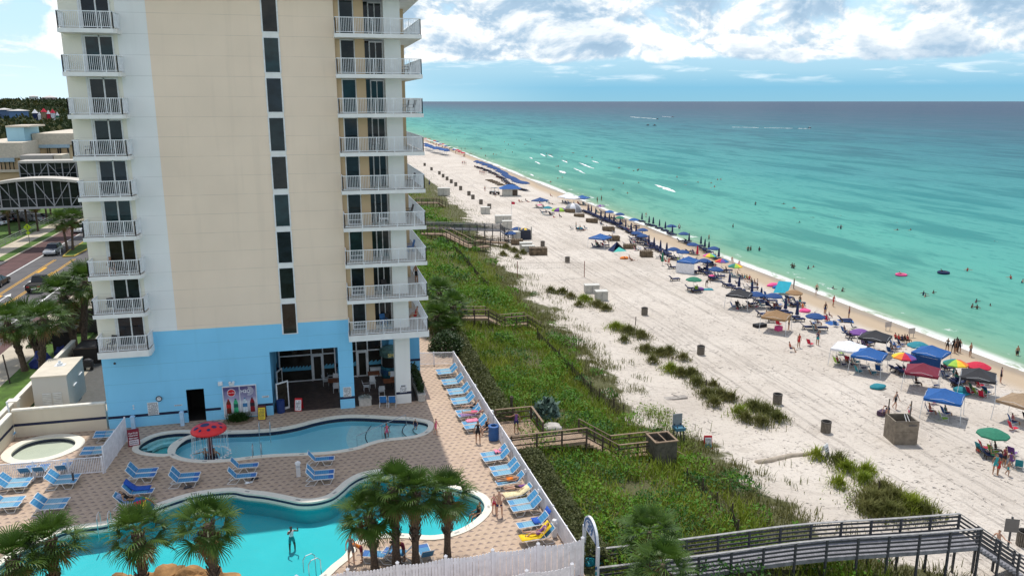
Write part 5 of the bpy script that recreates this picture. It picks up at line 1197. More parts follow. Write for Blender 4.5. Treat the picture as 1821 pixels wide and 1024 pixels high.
# A-frame signs
def aframe(px,py,w_,h,label,board,frame,rz,lines,z=0,col2=None,ink=INK,txt=None):
    x,y=G(px,py,z); root=empty('sandwich_board',(x,y,z),rz); tag(root,label,'sandwich board'); lean=.22
    for s in(-1,1):
        mb=MB(); mb.bar((0,s*lean*1.4,0),(0,s*.03,h),w_,.03,up=(0,s,.3)); mb.build('panel',frame,root)
    a=math.atan2(lean*1.4-.03,h); ob=empty('x') if False else None
    n=Vector((0,-math.cos(a),math.sin(a))); u_=Vector((0,math.sin(a),math.cos(a)))
    f0=Vector((0,-lean*1.4,0))
    def place(mb,d): mb.v=[tuple(f0+Vector((vx,0,0))+u_*vz+n*(.017+d-vy)) for vx,vy,vz in mb.v]; return mb
    mb=MB(); mb.box(-w_*.42,-.006,h*.06,w_*.42,0,h*.9); place(mb,0); mb.build('face',board,root)
    if col2: mb=MB(); mb.box(-w_*.40,-.010,h*.08,w_*.40,-.006,h*.40); place(mb,0); mb.build('lower_face',col2,root)
    if lines:
        mb=MB(); textlines(mb,-w_*.34,w_*.34,h*.12,h*.84,-.011,lines,int(px)); place(mb,0); mb.build('small_print',ink,root)
    if txt:
        for body,sz,zz,m in txt: 
            c=f0+u_*(h*zz)+n*.032; text_mesh('lettering',body,sz,m,root,tuple(c),(PI/2-a*1,0,0),bold=.004)
    return root
MARO=M('sign_maroon',(.22,.01,.03),.5); PINKW=M('sign_pale_pink',(.72,.62,.66),.5)
aframe(239,790,.75,1.15,'maroon sandwich board with Pool Deck Closed wording beside the small teal pool',MARO,MARO,R(12),0,0,PINKW,txt=[('Pool Deck',.135,.80,WH),('Closed for',.135,.66,WH),('Maintenance',.115,.50,WH),('Sorry for the',.09,.30,INK),('inconvenience',.09,.18,INK)])
aframe(467,744,.6,1.05,'yellow sandwich board in front of the blue wall by the pool rails',M('sign_yellow',(.78,.60,.03),.5),M('sign_frame_brown',(.10,.02,.02),.5),R(-6),7)
aframe(532,728,.55,.95,'white sandwich board with red edge at the first arcade opening',SIGNW,RED,R(-14),6)
# bins, drum
def drum(px,py,c,label,h=.95,rr=.3,z=0):
    x,y=G(px,py,z); root=empty('trash_drum',(x,y,z)); tag(root,label,'trash drum'); mb=MB(); mb.lathe([(rr*.92,0),(rr,.05),(rr,h*.3),(rr*1.04,h*.32),(rr,h*.34),(rr,h*.64),(rr*1.04,h*.66),(rr,h*.68),(rr,h)],18); mb.build('barrel',c,root); mb=MB(); mb.lathe([(rr*1.05,h),(rr*1.05,h+.05),(rr*.6,h+.08),(rr*.55,h-.05)],18); mb.build('rim',c,root)
BLB=M('drum_blue',(.02,.10,.30),.5); drum(878,781,BLB,'blue trash drum standing by the white fence beside the loungers',1.0,.38); drum(500,733,M('drum_navy',(.015,.04,.16),.5),'dark blue trash drum beside the open arcade door')
# mushroom fountain
x,y=G(375,806,-.16); root=empty('mushroom_fountain',(x,y,-.16)); tag(root,'red mushroom fountain with dark blue spots raining into the upper pool','fountain')
mb=MB(); mb.lathe([(.20,-1),(.17,.5),(.15,1.7)],14); mb.build('stem',M('mush_stem',(.12,.04,.045),.6),root)
cap=[(0,2.18),(.45,2.15),(.85,2.04),(1.12,1.88),(1.18,1.78),(1.16,1.68),(1.0,1.64),(0,1.66)]
mb=MB(); mb.lathe(cap,36); mb.build('cap',M('mush_red',(.72,.025,.03),.35,.08),root,None,0,True)
def capz(q): 
    for (r0,z0),(r1,z1) in zip(cap,cap[1:]):
        if r0<=q<=r1: return z0+(z1-z0)*(q-r0)/(r1-r0)
    return 1.7
def spot(cx,cy,sr):
    mb=MB(); mb.v.append((cx,cy,capz(math.hypot(cx,cy))+.012)); n=14
    for ring in(.5,1):
        for i in range(n): a=2*PI*i/n; X=cx+math.cos(a)*sr*ring; Y=cy+math.sin(a)*sr*ring; mb.v.append((X,Y,capz(min(1.17,math.hypot(X,Y)))+.012))
    for i in range(n): mb.f.append([0,1+i,1+(i+1)%n]); mb.m.append(0); mb.f.append([1+i,1+n+i,1+n+(i+1)%n,1+(i+1)%n]); mb.m.append(0)
    mb.build('spot',M('mush_spot',(.03,.02,.10),.4),root,None,0,True)
for c in [(-.2,-.1,.3),(.42,-.45,.17),(.1,-.78,.13),(-.75,-.35,.16),(-.55,.55,.18),(.3,.5,.14),(.75,.15,.14),(.55,.65,.15),(.85,-.35,.1),(-.1,.8,.13),(-.45,-.75,.1)]: spot(*c)
mw=bpy.data.materials.new('falling_water'); mw.use_nodes=True; tt=mw.node_tree; b=tt.nodes['Principled BSDF']; b.inputs['Base Color'].default_value=(.75,.88,.92,1); b.inputs['Roughness'].default_value=.2; b.inputs['Alpha'].default_value=.55
mb=MB()
for i in range(46):
    a=2*PI*i/46+random.uniform(-.05,.05); rr=random.uniform(1.08,1.17); pts=[(math.cos(a)*(rr+.08*q*q),math.sin(a)*(rr+.08*q*q),1.66-1.66*q) for q in(0,.3,.6,.85,1)]
    if random.random()<.8: mb.tube(pts,.008+.006*random.random(),4)
mb.build('water_curtain',mw,root)
mb=MB()
for i in range(60): a=2*PI*i/60; q=1.2+random.uniform(-.12,.18); mb.blob((math.cos(a)*q,math.sin(a)*q,.0),(.09,.09,.025),i,1,.3)
mb.build('splash_ring',FOAM,root)
# handrails and ladders
STEEL=M('steel',(.55,.57,.6),.25,.05,3,.9)
def rail_loop(pts,label,loc,rz=0,n2=None,nm='pool_ladder'):
    root=empty(nm,loc,rz); tag(root,label,'pool rail')
    for p in pts: mb=MB(); mb.tube(p,.022,8); mb.build('rail',STEEL,root)
    return root
def ladder(px,py,rz,label,wide=.55):
    x,y=G(px,py,0); L=[]
    for s in(-1,1): L.append([(s*wide/2,-.55,.0),(s*wide/2,-.55,.7),(s*wide/2,-.4,.88),(s*wide/2,-.05,.88),(s*wide/2,.12,.7),(s*wide/2,.15,-.6)])
    rail_loop(L,label,(x,y,0),rz)
ladder(458,808,0,'curved steel grab rails on the near edge of the upper pool'); ladder(471,772,PI,'white steel grab rails on the far edge of the upper pool by the yellow board',.75)
ladder(185,940,PI,'pair of short steel rails on the deck edge above the lower pool')
ladder(562,1014,R(-60),'steel grab rails at the lower pool edge by the picket fence')
x0,y0=G(635,790,-.3); x1,y1=G(722,757,0)
rail_loop([[(0,0,-.5),(0,0,.35),((x1-x0)*.5,(y1-y0)*.5,.65),(x1-x0,y1-y0,.9),(x1-x0+.05,y1-y0,0)],[((x1-x0)*.5,(y1-y0)*.5,-.5),((x1-x0)*.5,(y1-y0)*.5,.65)]],'long sloping steel handrail down the curved steps of the upper pool',(x0,y0,0),0,None,'handrail')
# bollards
BOLL=M('bollard_white',(.78,.77,.78),.6)
def bollard_kit():
    root=empty('bollard_light'); tag(root,'white bollard light','bollard'); mb=MB(); mb.box(-.13,-.13,0,.13,.13,.85); mb.build('post',BOLL,root); mb=MB(); mb.lathe([(.19,.85),(.19,.9),(.15,1.0),(.0,1.05)],4,ang=2*PI); mb.build('cap',BOLL,root); mb=MB(); mb.box(-.135,-.135,.62,.135,.135,.78); mb.build('lamp_grille',M('lamp_grey',(.55,.57,.62),.5),root); return Kit(root)
BO=bollard_kit(); x,y=G(531,846,0); BO.put((x,y,0),0,'single white bollard light on the deck between lounger groups')
for i,(qx,qy) in enumerate([(208,170),(258,250),(292,310),(332,365),(386,465),(430,530),(484,625),(541,715),(604,850)]):
    x,y=G(*Q(qx,qy),0); BO.put((x-.15,y,0),0,'white bollard light along the pool fence, %s'%['nearest the far corner','second from the far corner','third from the far corner beside empty loungers','just behind the two sunbathers','beside the blue drum','by the lounger with pink towel','above the man in orange shorts','right of the woman on the cream towel','beside the yellow towel'][i],'bollard lights along the white fence')
# umbrella by the woman, striped
def umb_mesh(cols,rad=1.15,h0=1.75,h1=2.2,n=8):
    mb=MB(); 
    for i in range(n):
        mb.mi=i%len(cols); a0,a1=2*PI*i/n,2*PI*(i+1)/n; am=(a0+a1)/2
        ring=[]
        for rr,zz,sag in((.02,h1,0),(rad*.5,h1-(h1-h0)*.32,.02),(rad*.98,h0,.05)):
            ring.append([(rr*math.cos(a0),rr*math.sin(a0),zz),(rr*.965*math.cos(am),rr*.965*math.sin(am),zz-sag*.0+sag*.6),(rr*math.cos(a1),rr*math.sin(a1),zz)])
        ring.append([(rad*math.cos(a0),rad*math.sin(a0),h0-.12),(rad*.965*math.cos(am),rad*.965*math.sin(am),h0-.08),(rad*math.cos(a1),rad*math.sin(a1),h0-.12)])
        for A_,B_ in zip(ring,ring[1:]):
            for j in(0,1): mb.add([A_[j],A_[j+1],B_[j+1],B_[j]],[(0,3,2,1)])
    return mb
def cmat(n,c): return M('canvas_'+n,c,.8,.12,5)
CV={k:cmat(k,c) for k,c in dict(blue=(.008,.055,.19),navy=(.010,.022,.085),green=(.02,.17,.10),lime=(.30,.50,.06),teal=(.015,.20,.25),red=(.50,.012,.045),maroon=(.16,.01,.03),tan=(.30,.21,.13),brown=(.27,.16,.075),white=(.72,.72,.75),black=(.022,.023,.028),purple=(.16,.06,.26),yellow=(.75,.50,.03),orange=(.70,.20,.03),grey=(.28,.28,.30),royal=(.01,.09,.30),seafoam=(.12,.60,.52),pink=(.70,.08,.25),aqua=(.015,.33,.43)).items()}
x,y=G(253,893,.45); root=empty('parasol',(x,y,.2)); tag(root,'small red yellow green and blue parasol on the lounger feet','parasol')
mb=umb_mesh(4,.62,.25,.55) if False else umb_mesh([0,1,2,3],.62,.22,.52); mb.build('canopy',[CV['red'],CV['yellow'],CV['green'],CV['royal']],root); mb=MB(); mb.tube([(0,0,.5),(0,0,-.15)],.012,6); mb.build('pole',STEEL,root); root.rotation_euler=(R(18),R(25),.4)
for px,py,l,c in [(440,860,'white sandals on the pavers under the front lounger',SIGNW),(451,853,'black bag on the pavers at the lounger foot',INK),(332,868,'dark bag beneath the lounger left of the shaggy palm',INK)]:
    x,y=G(px,py,0); mb=MB(); mb.blob((0,0,.07),(.16,.1,.08),3,2,.3); mb.blob((.22,.1,.05),(.12,.08,.06),5,2,.3); tag(mb.build('bag',c,None,(x,y,0),0,True),l,'bag')
x,y=G(*Q(456,690),0); mb=MB(); mb.blob((0,0,.2),(.28,.18,.22),4,2,.25); tag(mb.build('beach_bag',M('bag_olive',(.25,.24,.09),.9,.5,9),None,(x,y,0),0,True),'olive patterned beach bag between loungers beside the standing man','bag')
# ---------------------------------------------------------------- fences
def rail_fence(name,label,pts,h=1.2,mat=RAILM,postgap=2.0,cat='fence',gap=.11,z=0):
    root=empty(name,(*pts[0],z)); tag(root,label,cat); ox,oy=pts[0]
    P_=MB(); P_.box(-.045,-.045,0,.045,.045,h+.06); P_.lathe([(.07,h+.06),(.0,h+.11)],4); pm=P_.mesh('post',mat)
    for (x0,y0),(x1,y1) in zip(pts,pts[1:]):
        L=math.hypot(x1-x0,y1-y0); k=max(1,round(L/postgap))
        for i in range(k):
            a=Vector((x0+(x1-x0)*i/k-ox,y0+(y1-y0)*i/k-oy,0)); b_=Vector((x0+(x1-x0)*(i+1)/k-ox,y0+(y1-y0)*(i+1)/k-oy,0)); mb=MB()
            mb.bar(a+Vector((0,0,h)),b_+Vector((0,0,h)),.06,.045); mb.bar(a+Vector((0,0,.12)),b_+Vector((0,0,.12)),.05,.04)
            n=int((b_-a).length/gap)
            for j in range(1,n): p=a.lerp(b_,j/n); mb.box(p.x-.016,p.y-.016,.12,p.x+.016,p.y+.016,h)
            mb.build('railing_panel',mat,root); link('post',pm,root,tuple(a))
        link('post',pm,root,(x1-ox,y1-oy,0))
    return root
FC=M('fence_white',(.80,.79,.82),.55)
rail_fence('pool_fence','long white slatted fence separating the pool deck from the dune',[(12.2,34.6),(11.75,53),(11.5,68.6)],1.25,FC,2.4,'fence',.085)
x0,y0=G(750,655,0); rail_fence('cross_fence','short white railing closing the far end of the pool deck',[(11.45,68.7),(8.0,69.3)],1.2,FC,1.8,'fence',.1)
a=G(226,784,0); b=G(184,841,0); c=G(0,856,0)
rail_fence('wading_fence','white railing around the wading pool, running left from the corner',[b,c,(c[0]-2,c[1])],1.15,FC,2.2,'railing',.1)
root=rail_fence('slanting_fence','slanting white slatted fence between the wading pool and maroon board',[a,(b[0]+.09,b[1]+.13)],1.75,FC,3,'fence',.055)
x,y=G(129,842,1.2); mb=MB(); mb.box(-.05,-.05,-.25,.05,.05,.25); tag(mb.build('gate_latch',INK,None,(x,y,1.0)),'black gate latch on the wading pool railing','latch')
def picket(name,label,x0,x1,y,h,zb):
    root=empty(name,(x0,y,zb)); tag(root,label,'fence'); L=x1-x0; k=max(1,round(L/2.4)); P_=MB(); P_.box(-.07,-.07,0,.07,.07,h+.12); P_.lathe([(.11,h+.12),(0,h+.22)],4); pm=P_.mesh('post',FC)
    for i in range(k):
        a=L*i/k; w_=L/k; mb=MB(); n=max(2,int(w_/.165)); st=w_/n
        for j in range(n):
            xx=a+.07+ (w_-.14)*j/n; ww=(w_-.14)/n*.9; q=(j+.5)/n; hh=h-.10*math.sin(PI*q); off=.03*(j%2)
            mb.add([(xx,off,0),(xx+ww,off,0),(xx+ww,off,hh-.05),(xx+ww*.7,off,hh),(xx+ww*.3,off,hh),(xx,off,hh-.05)]+[(xx,off+.02,0),(xx+ww,off+.02,0),(xx+ww,off+.02,hh-.05),(xx+ww*.7,off+.02,hh),(xx+ww*.3,off+.02,hh),(xx,off+.02,hh-.05)],[(0,1,2,3,4,5),(11,10,9,8,7,6),(0,6,7,1),(1,7,8,2),(2,8,9,3),(3,9,10,4),(4,10,11,5),(5,11,6,0)])
        mb.box(a+.07,.055,.35,a+w_-.07,.09,.45); mb.box(a+.07,.055,h-.4,a+w_-.07,.09,h-.3); mb.build('board_panel',FC,root); link('post',pm,root,(a,0.02,0))
    link('post',pm,root,(L,.02,0)); return root
picket('picket_fence','tall white picket fence along the bottom of the pool deck',-1.8,12.15,34.25,2.0,0)
picket('picket_fence','lower white picket fence run in front of the tall one',4.2,10.95,32.3,1.9,0)
# ---------------------------------------------------------------- timber walkways, enclosures, things on the dune
WOODN=M('walkway_wood',(.30,.215,.15),.85,.3,3,bmp=.4); WOODD=M('rail_wood_dark',(.075,.055,.042),.85,.3,4); WOODC=M('rail_cap_wood',(.24,.17,.115),.8,.25,4)
GREYD=M('grey_deck_boards',(.22,.22,.24),.8,.3,3,bmp=.4); GREYR=M('grey_rail',(.062,.064,.072),.75,.3,4); GREYC=M('grey_rail_cap',(.30,.295,.29),.7,.25,4)
def boardwalk(label,pts,wid,dm,rm,cm,nr=2,rh=1.05,sides=(-1,1),step=.17,postgap=1.6,skip=()):
    """pts: centre line (x,y,z of deck)"""
    o=Vector(pts[0]); root=empty('boardwalk',o); tag(root,label,'boardwalk'); pts=[Vector(p)-o for p in pts]
    mb=MB(); ms=MB(); PM=MB(); PM.box(-.06,-.06,-1,.06,.06,0); 
    postm={}
    def post(p,h,depth):
        k=(round(h,1),round(depth,1))
        if k not in postm: m=MB(); m.box(-.055,-.055,-depth,.055,.055,h); postm[k]=m.mesh('post',rm)
        link('post',postm[k],root,tuple(p))
    nrm=[]
    for i in range(len(pts)):
        a=pts[max(0,i-1)]; b=pts[min(len(pts)-1,i+1)]; d=(b-a); d.z=0; d.normalize(); nrm.append(Vector((-d.y,d.x,0)))
    for i,(a,b) in enumerate(zip(pts,pts[1:])):
        d=b-a; hl=math.hypot(d.x,d.y); n0=nrm[i];n1=nrm[i+1]
        if abs(d.z)/hl>.25:
            k=max(2,round(abs(d.z)/step))
            for j in range(k):
                p=a.lerp(b,j/k); q=a.lerp(b,(j+1)/k); zt=p.z-(j+1)*0 if d.z>0 else p.z+ d.z/k
                nn=n0*(wid/2); ms.add([tuple(Vector((v.x,v.y,zz))) for zz in(zt-.2,zt) for v in(p-nn,q-nn,q+nn,p+nn)],[(0,3,2,1),(4,5,6,7),(0,1,5,4),(1,2,6,5),(2,3,7,6),(3,0,4,7)])
        else:
            k=max(1,int(hl/.15))
            for j in range(k):
                p=a.lerp(b,j/k); q=a.lerp(b,(j+.93)/k); np_=n0.lerp(n1,j/k)*wid/2; nq=n0.lerp(n1,(j+1)/k)*wid/2
                mb.add([tuple(v) for v in(p-np_,q-nq,q+nq,p+np_)]+[tuple(v-Vector((0,0,.05))) for v in(p-np_,q-nq,q+nq,p+np_)],[(0,1,2,3),(7,6,5,4),(0,4,5,1),(1,5,6,2),(2,6,7,3),(3,7,4,0)])
            for s in(-1,1): mb.bar(a+n0*s*(wid/2-.06)-Vector((0,0,.16)),b+n1*s*(wid/2-.06)-Vector((0,0,.16)),.05,.2)
    if mb.v: mb.build('deck',dm,root)
    if ms.v: ms.build('stair',dm,root)
    for s in sides:
        rb=MB(); cb=MB()
        for i,(a,b) in enumerate(zip(pts,pts[1:])):
            if (s,i) in skip: continue
            pa=a+nrm[i]*s*(wid/2-.02); pb=b+nrm[i+1]*s*(wid/2-.02)
            cb.bar(pa+Vector((0,0,rh)),pb+Vector((0,0,rh)),.15,.045)
            for j in range(nr): z=rh*(j+.6)/(nr+.35); rb.bar(pa+Vector((0,0,z)),pb+Vector((0,0,z)),.04,.09 if nr<3 else .11)
            n=max(1,round((pb-pa).length/postgap))
            for j in range(n+(1 if i==len(pts)-2 else 0)):
                p=pa.lerp(pb,j/n); wz=p+o; gz=ground_z(wz.x,wz.y) if wz.x>12.4 else -.4
                post(p,rh-.02,max(.2,wz.z-gz+.3))
        if rb.v: rb.build('railing',rm,root)
        if cb.v: cb.build('rail_cap',cm,root)
    return root
# lower grey walkway, gently arched
bz=-.9
lo=[]
for q in np.linspace(0,1,13):
    x=13.3+(35.3-13.3)*q; y=35.6-(35.6-33.7)*q+.15*math.sin(q*PI); lo.append((x,y,bz+.42*math.exp(-((q-.55)/.22)**2)*.5-.25*(1-q)))
zend=lo[-1][2]; xe,ye=lo[-1][0],lo[-1][1]
lo.append((xe+4.2,ye-.2,ground_z(xe+4.2,ye)+.1))
boardwalk('long grey wooden walkway with five-board railings crossing the lower dune to the beach',lo,1.75,GREYD,GREYR,GREYC,4,1.1)
# middle walkway from the pool deck
boardwalk('brown wooden walkway from the pool fence down stairs to the beach beside the timber box',[(12.4,51.2,-.3),(18.0,51.3,-.3),(20.5,51.3,-1.9),(23.5,51.3,-1.9),(26.3,51.2,-3.55)],1.75,WOODN,WOODD,WOODC,2,1.02,skip={(1,0)})
boardwalk('square wooden landing with railing beside the white pool fence',[(12.4,53.9,-.31),(15.2,53.9,-.31)],3.0,WOODN,WOODD,WOODC,2,1.02,sides=(1,))
mb=MB(); root=empty('landing_rail',(15.25,52.2,-.3)); tag(root,'short wooden railing closing the seaward side of the landing','railing')
mb.bar((0,0,1.02),(0,3.2,1.02),.15,.045); mb.build('rail_cap',WOODC,root); mb=MB(); mb.bar((0,0,.3),(0,3.2,.3),.04,.09); mb.bar((0,0,.65),(0,3.2,.65),.04,.09); mb.build('railing',WOODD,root)
for yy in(0,1.6,3.2): mb=MB(); mb.box(-.055,yy-.055,-1.2,.055,yy+.055,1.0); mb.build('post',WOODD,root)
x,y=G(914,742,0); mb=MB(); mb.lathe([(.12,0),(.11,1.2),(.15,1.25),(.15,1.4),(.05,1.5)],8); tag(mb.build('lantern_post',WOODD,None,(x+.3,y+2,-.5)),'dark lantern post at the corner of the wooden landing','lamp post')
def px3(pts): 
    return [(*G(px,py,z),z) for px,py,z in pts]
boardwalk('narrow wooden stair walkway beside the tower palms, second from the pool',px3([(820,563,-.3),(866,563,-.3),(893,577,-1.6),(935,573,-1.6),(965,590,-2.9)]),1.5,WOODN,WOODD,WOODC,2,1.0)
Z3=lambda a,b,z:(740+a/4.267,240+b/4.267,z)
boardwalk('wooden ramp walkway with a square end platform, beyond the tower palms',px3([Z3(40,745,-.8),Z3(225,748,-.8),Z3(420,850,-2.0),Z3(545,838,-2.0)]),1.9,WOODN,WOODD,WOODC,2,1.05)
boardwalk('long dark straight walkway ending in steps by the white lockers',px3([Z3(20,700,-1.2),Z3(640,718,-1.2),Z3(705,765,-2.9)]),1.9,GREYD,GREYR,GREYC,4,1.05)
boardwalk('farthest wooden walkway with steps half hidden by the tower balconies',px3([Z3(0,512,-1.2),Z3(165,512,-1.2),Z3(222,545,-2.8)]),1.8,WOODN,WOODD,WOODC,2,1.05)
boardwalk('low weathered walkway stub behind the pallets',px3([Z3(460,800,-2.4),Z3(690,815,-2.6)]),1.6,WOODN,WOODD,WOODC,2,.95)
# timber box at the foot of the middle walkway
x,y,z=GB(1180,826); root=empty('timber_enclosure',(x,y+.5,z-.3)); tag(root,'dark timber bin enclosure with open brown framed top by the walkway stairs','enclosure')
mb=MB(); w_=.85
for a in((-w_,-w_,w_,-w_+.06),(-w_,w_-.06,w_,w_),(-w_,-w_+.06,-w_+.06,w_-.06),(w_-.06,-w_+.06,w_,w_-.06)): mb.box(a[0],a[1],0,a[2],a[3],2.2)
mb.build('boarding',M('weathered_boards',(.105,.095,.075),.9,.35,4,bmp=.6),root)
mb=MB(); 
for a in((-w_-.06,-w_-.06,w_+.06,-w_+.1),(-w_-.06,w_-.1,w_+.06,w_+.06),(-w_-.06,-w_+.1,-w_+.1,w_-.1),(w_-.1,-w_+.1,w_+.06,w_-.1),(-.04,-w_+.1,.04,w_-.1)): mb.box(a[0],a[1],2.21,a[2],a[3],2.29)
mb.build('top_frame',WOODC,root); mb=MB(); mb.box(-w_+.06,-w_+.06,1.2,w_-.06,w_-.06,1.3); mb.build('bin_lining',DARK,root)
# concrete enclosure on the sand
x,y,z=GB(1606,786); root=empty('concrete_enclosure',(x,y+.4,z-.1),R(-14)); tag(root,'square weathered concrete bin enclosure standing alone on the open sand','enclosure')
w_=.95; CON=M('concrete',(.21,.175,.135),.95,.3,2.5,bmp=.5); mb=MB()
for a in((-w_,-w_,w_,-w_+.1),(-w_,w_-.1,w_,w_),(-w_,-w_+.1,-w_+.1,w_-.1),(w_-.1,-w_+.1,w_,w_-.1)): mb.box(a[0],a[1],0,a[2],a[3],2.1)
mb.build('wall',CON,root)
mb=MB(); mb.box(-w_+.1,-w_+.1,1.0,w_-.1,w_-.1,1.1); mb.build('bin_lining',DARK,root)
mb=MB(); mb.box(-w_-.004,-w_-.004,1.2,w_+.004,-w_,1.23); mb.box(-w_-.01,-w_-.01,2.1,w_+.01,-w_+.12,2.14); mb.build('coping',M('concrete_dark',(.12,.10,.08),.95),root)
mb=MB(); mb.bar((-.05,-w_+.13,2.09),(.55,w_-.12,2.09),.07,.03); mb.bar((.2,-w_+.13,2.09),(.75,w_-.12,2.09),.07,.03); mb.build('slat',GREYC,root)
mb=MB(); textlines(mb,.1,.8,1.72,1.9,-w_-.002,1,44,.8); mb.build('stencil',INK,root)
for sx,yy in((-.75,w_),(.85,w_-.5)): mb=MB(); mb.box(sx-.04,yy-.04,0,sx+.04,yy+.04,3.4); mb.build('post',M('post_grey',(.16,.14,.12),.9),root)
# little A-frames and pipe on the sand
x,y,z=GB(1258,795); aframe(1258,795,.62,1.0,'red edged sandwich board standing on sand beside the walkway foot',SIGNW,RED,R(-14),7,z,M('board_teal',(.05,.35,.40),.5))
x,y,z=GB(1466,812); aframe(1466,812,.75,1.05,'white sandwich board with dark pictures on sand at the end of the half-buried pipe',SIGNW,SIGNW,R(35),4,z,INK)
mb=MB(); p=[GB(a,b) for a,b in((1345,823),(1375,818),(1405,811),(1430,809),(1455,804))]; o0=p[0]; mb.tube([(a-o0[0],b-o0[1],c-o0[2]+.02) for a,b,c in p],[.22,.24,.24,.2,.16],8); tag(mb.build('pipe',M('sandy_pipe',(.40,.34,.27),.95,.2,3,bmp=.5),None,o0,0,True),'half-buried sandy drain pipe lying behind the lower dune clump','pipe')
x,y,z=GB(1195,709); mb=MB(); mb.box(-1.5,-.3,0,1.5,.35,.12); mb.bar((-1.7,.5,.25),(-.9,-.2,.05),.06); mb.bar((.2,.5,.3),(.9,-.3,.05),.06); tag(mb.build('driftwood',M('drift_grey',(.33,.30,.27),.9,.3,4,bmp=.5),None,(x,y,z),R(3)),'grey weathered plank pile lying flat on bare sand','planks')
# sand fences: wire and posts through the dune
def wire_fence(label,pix,h,hp=1.1):
    p=[GB(a,b) for a,b in pix]; o0=p[0]; root=empty('sand_fence',o0); tag(root,label,'fence'); q=[Vector((a-o0[0],b-o0[1],c-o0[2])) for a,b,c in p]
    mb=MB()
    for a,b in zip(q,q[1:]):
        for z in(.3,.6,.9): mb.tube([a+Vector((0,0,z)),b+Vector((0,0,z))],.012,4)
        n=int((b-a).length/.14)
        for j in range(n): c=a.lerp(b,j/n); mb.bar(c,c+Vector((.03*math.sin(j*7),.02,1.0)),.03,.015)
    mb.build('slat_wire',M('fence_wire',(.06,.05,.035),.9,.3),root)
    P_=MB(); P_.tube([(0,0,0),(0,0,hp+.25)],.055,6); pm=P_.mesh('post',WOODD)
    for a in q: link('post',pm,root,tuple(a))
wire_fence('dark slatted sand fence running through the middle of the upper dune',[P7(265,150),P7(330,220),P7(400,290),P7(480,375),P7(540,440),P7(597,500),P7(650,545),P7(740,610),P7(800,650)],1)
wire_fence('row of dark fence posts with netting through the lower dune',[P8(490,185),P8(552,228),P8(607,285),P8(667,330),P8(690,398)],1)
wire_fence('distant sand fence in the dune below the farthest boardwalks',[Z3(180,790,0)[:2],Z3(260,850,0)[:2],Z3(340,930,0)[:2],Z3(400,1000,0)[:2],(845,490),(868,515)],1)
for i,(px,py) in enumerate([(1130,578),(1194,652),(1255,694),(1277,700),(974,527),(1009,526),(1561,880)]):
    x,y,z=GB(px,py); mb=MB(); mb.tube([(0,0,0),(.03,0,1.1)],.05,6); tag(mb.build('wooden_stake',WOODD,None,(x,y,z)),'thin wooden stake standing among the grass clumps on open sand','stake','stakes among the sand clumps')
# arch sign with the number
def VX(px,py,X):
    d=ray(px,py); t=X/d[0]; return (X,t*d[1],CH+t*d[2])
ax=13.0; zc=VX(1039,933,ax)[2]; ya=VX(1040,960,ax)[1]+.1; yb=VX(1062,975,ax)[1]-.1; zt=VX(1046,912,ax)[2]
root=empty('arch_sign',(ax,(ya+yb)/2,-1.1)); tag(root,'tall white and blue arch sign reading 39 over the walkway entrance','arch sign')
hw=abs(ya-yb)/2; zl=1.1; ch=zc+zl; tt_=zt+zl
WS=M('arch_white',(.72,.75,.80),.5); WB=M('arch_blue',(.03,.12,.30),.5)
def ell(k,n=18): return [(math.cos(PI*i/n)*hw*k,ch+math.sin(PI*i/n)*(tt_-ch)*k) for i in range(n+1)]
mb=MB(); P_=ell(1); n=len(P_); mb.add([(-.06,y,z) for y,z in P_]+[(.06,y,z) for y,z in P_],[tuple(range(n)),tuple(range(2*n-1,n-1,-1))]+[(i,n+i,n+(i+1)%n,(i+1)%n) for i in range(n)]); mb.build('arch_panel',WS,root)
for s,(k0,k1,m) in((-1,(.93,.80,WB)),(-1,(.74,.70,WB))):
    a_,b_=ell(k0),ell(k1); mb=MB(); mb.add([(-.068,y,z) for y,z in a_]+[(-.068,y,z) for y,z in b_],[(i,n+i,n+i+1,i+1) for i in range(n-1)]); mb.build('arch_band',m,root)
text_mesh('lettering','39',.85,WB,root,(-.075,0,ch+(tt_-ch)*.36),(PI/2,0,-PI/2),bold=.02)
for s in(-1,1): mb=MB(); mb.box(-.06,s*hw-.14,0,.06,s*hw+.14,ch-.001); mb.build('leg',WS,root)
for i,c in enumerate([RED,M('arch_teal',(.03,.42,.48),.5),WB]): mb=MB(); mb.add([(-.068,-hw-.14,.75+.3*i),(-.068,-hw+.14,.55+.3*i),(-.068,-hw+.14,.72+.3*i),(-.068,-hw-.14,.92+.3*i)],[(0,1,2,3)]); mb.build('stripe',c,root)
x,y=G(1042,1006,-.9); mb=MB(); mb.blob((0,0,.25),(.5,.4,.32),4,3,.35); mb.blob((.5,-.1,.15),(.35,.3,.22),9,3,.35); tag(mb.build('tarp_bundle',M('tarp_teal',(.01,.28,.36),.5,.2,4),None,(x,y,-1.0)),'teal tarpaulin bundle at the foot of the arch sign','tarp')
x,y,z=GB(1792,975); root=empty('info_board',(x,y,z)); tag(root,'blank grey board on a post at the bottom of the grey walkway steps','board'); mb=MB(); mb.box(-.05,-.05,0,.05,.05,2.2); mb.build('post',GREYR,root); mb=MB(); mb.box(-.4,-.09,1.2,.4,-.055,2.1); mb.build('panel',M('board_grey',(.16,.15,.14),.8),root); root.rotation_euler=(0,0,R(-25))
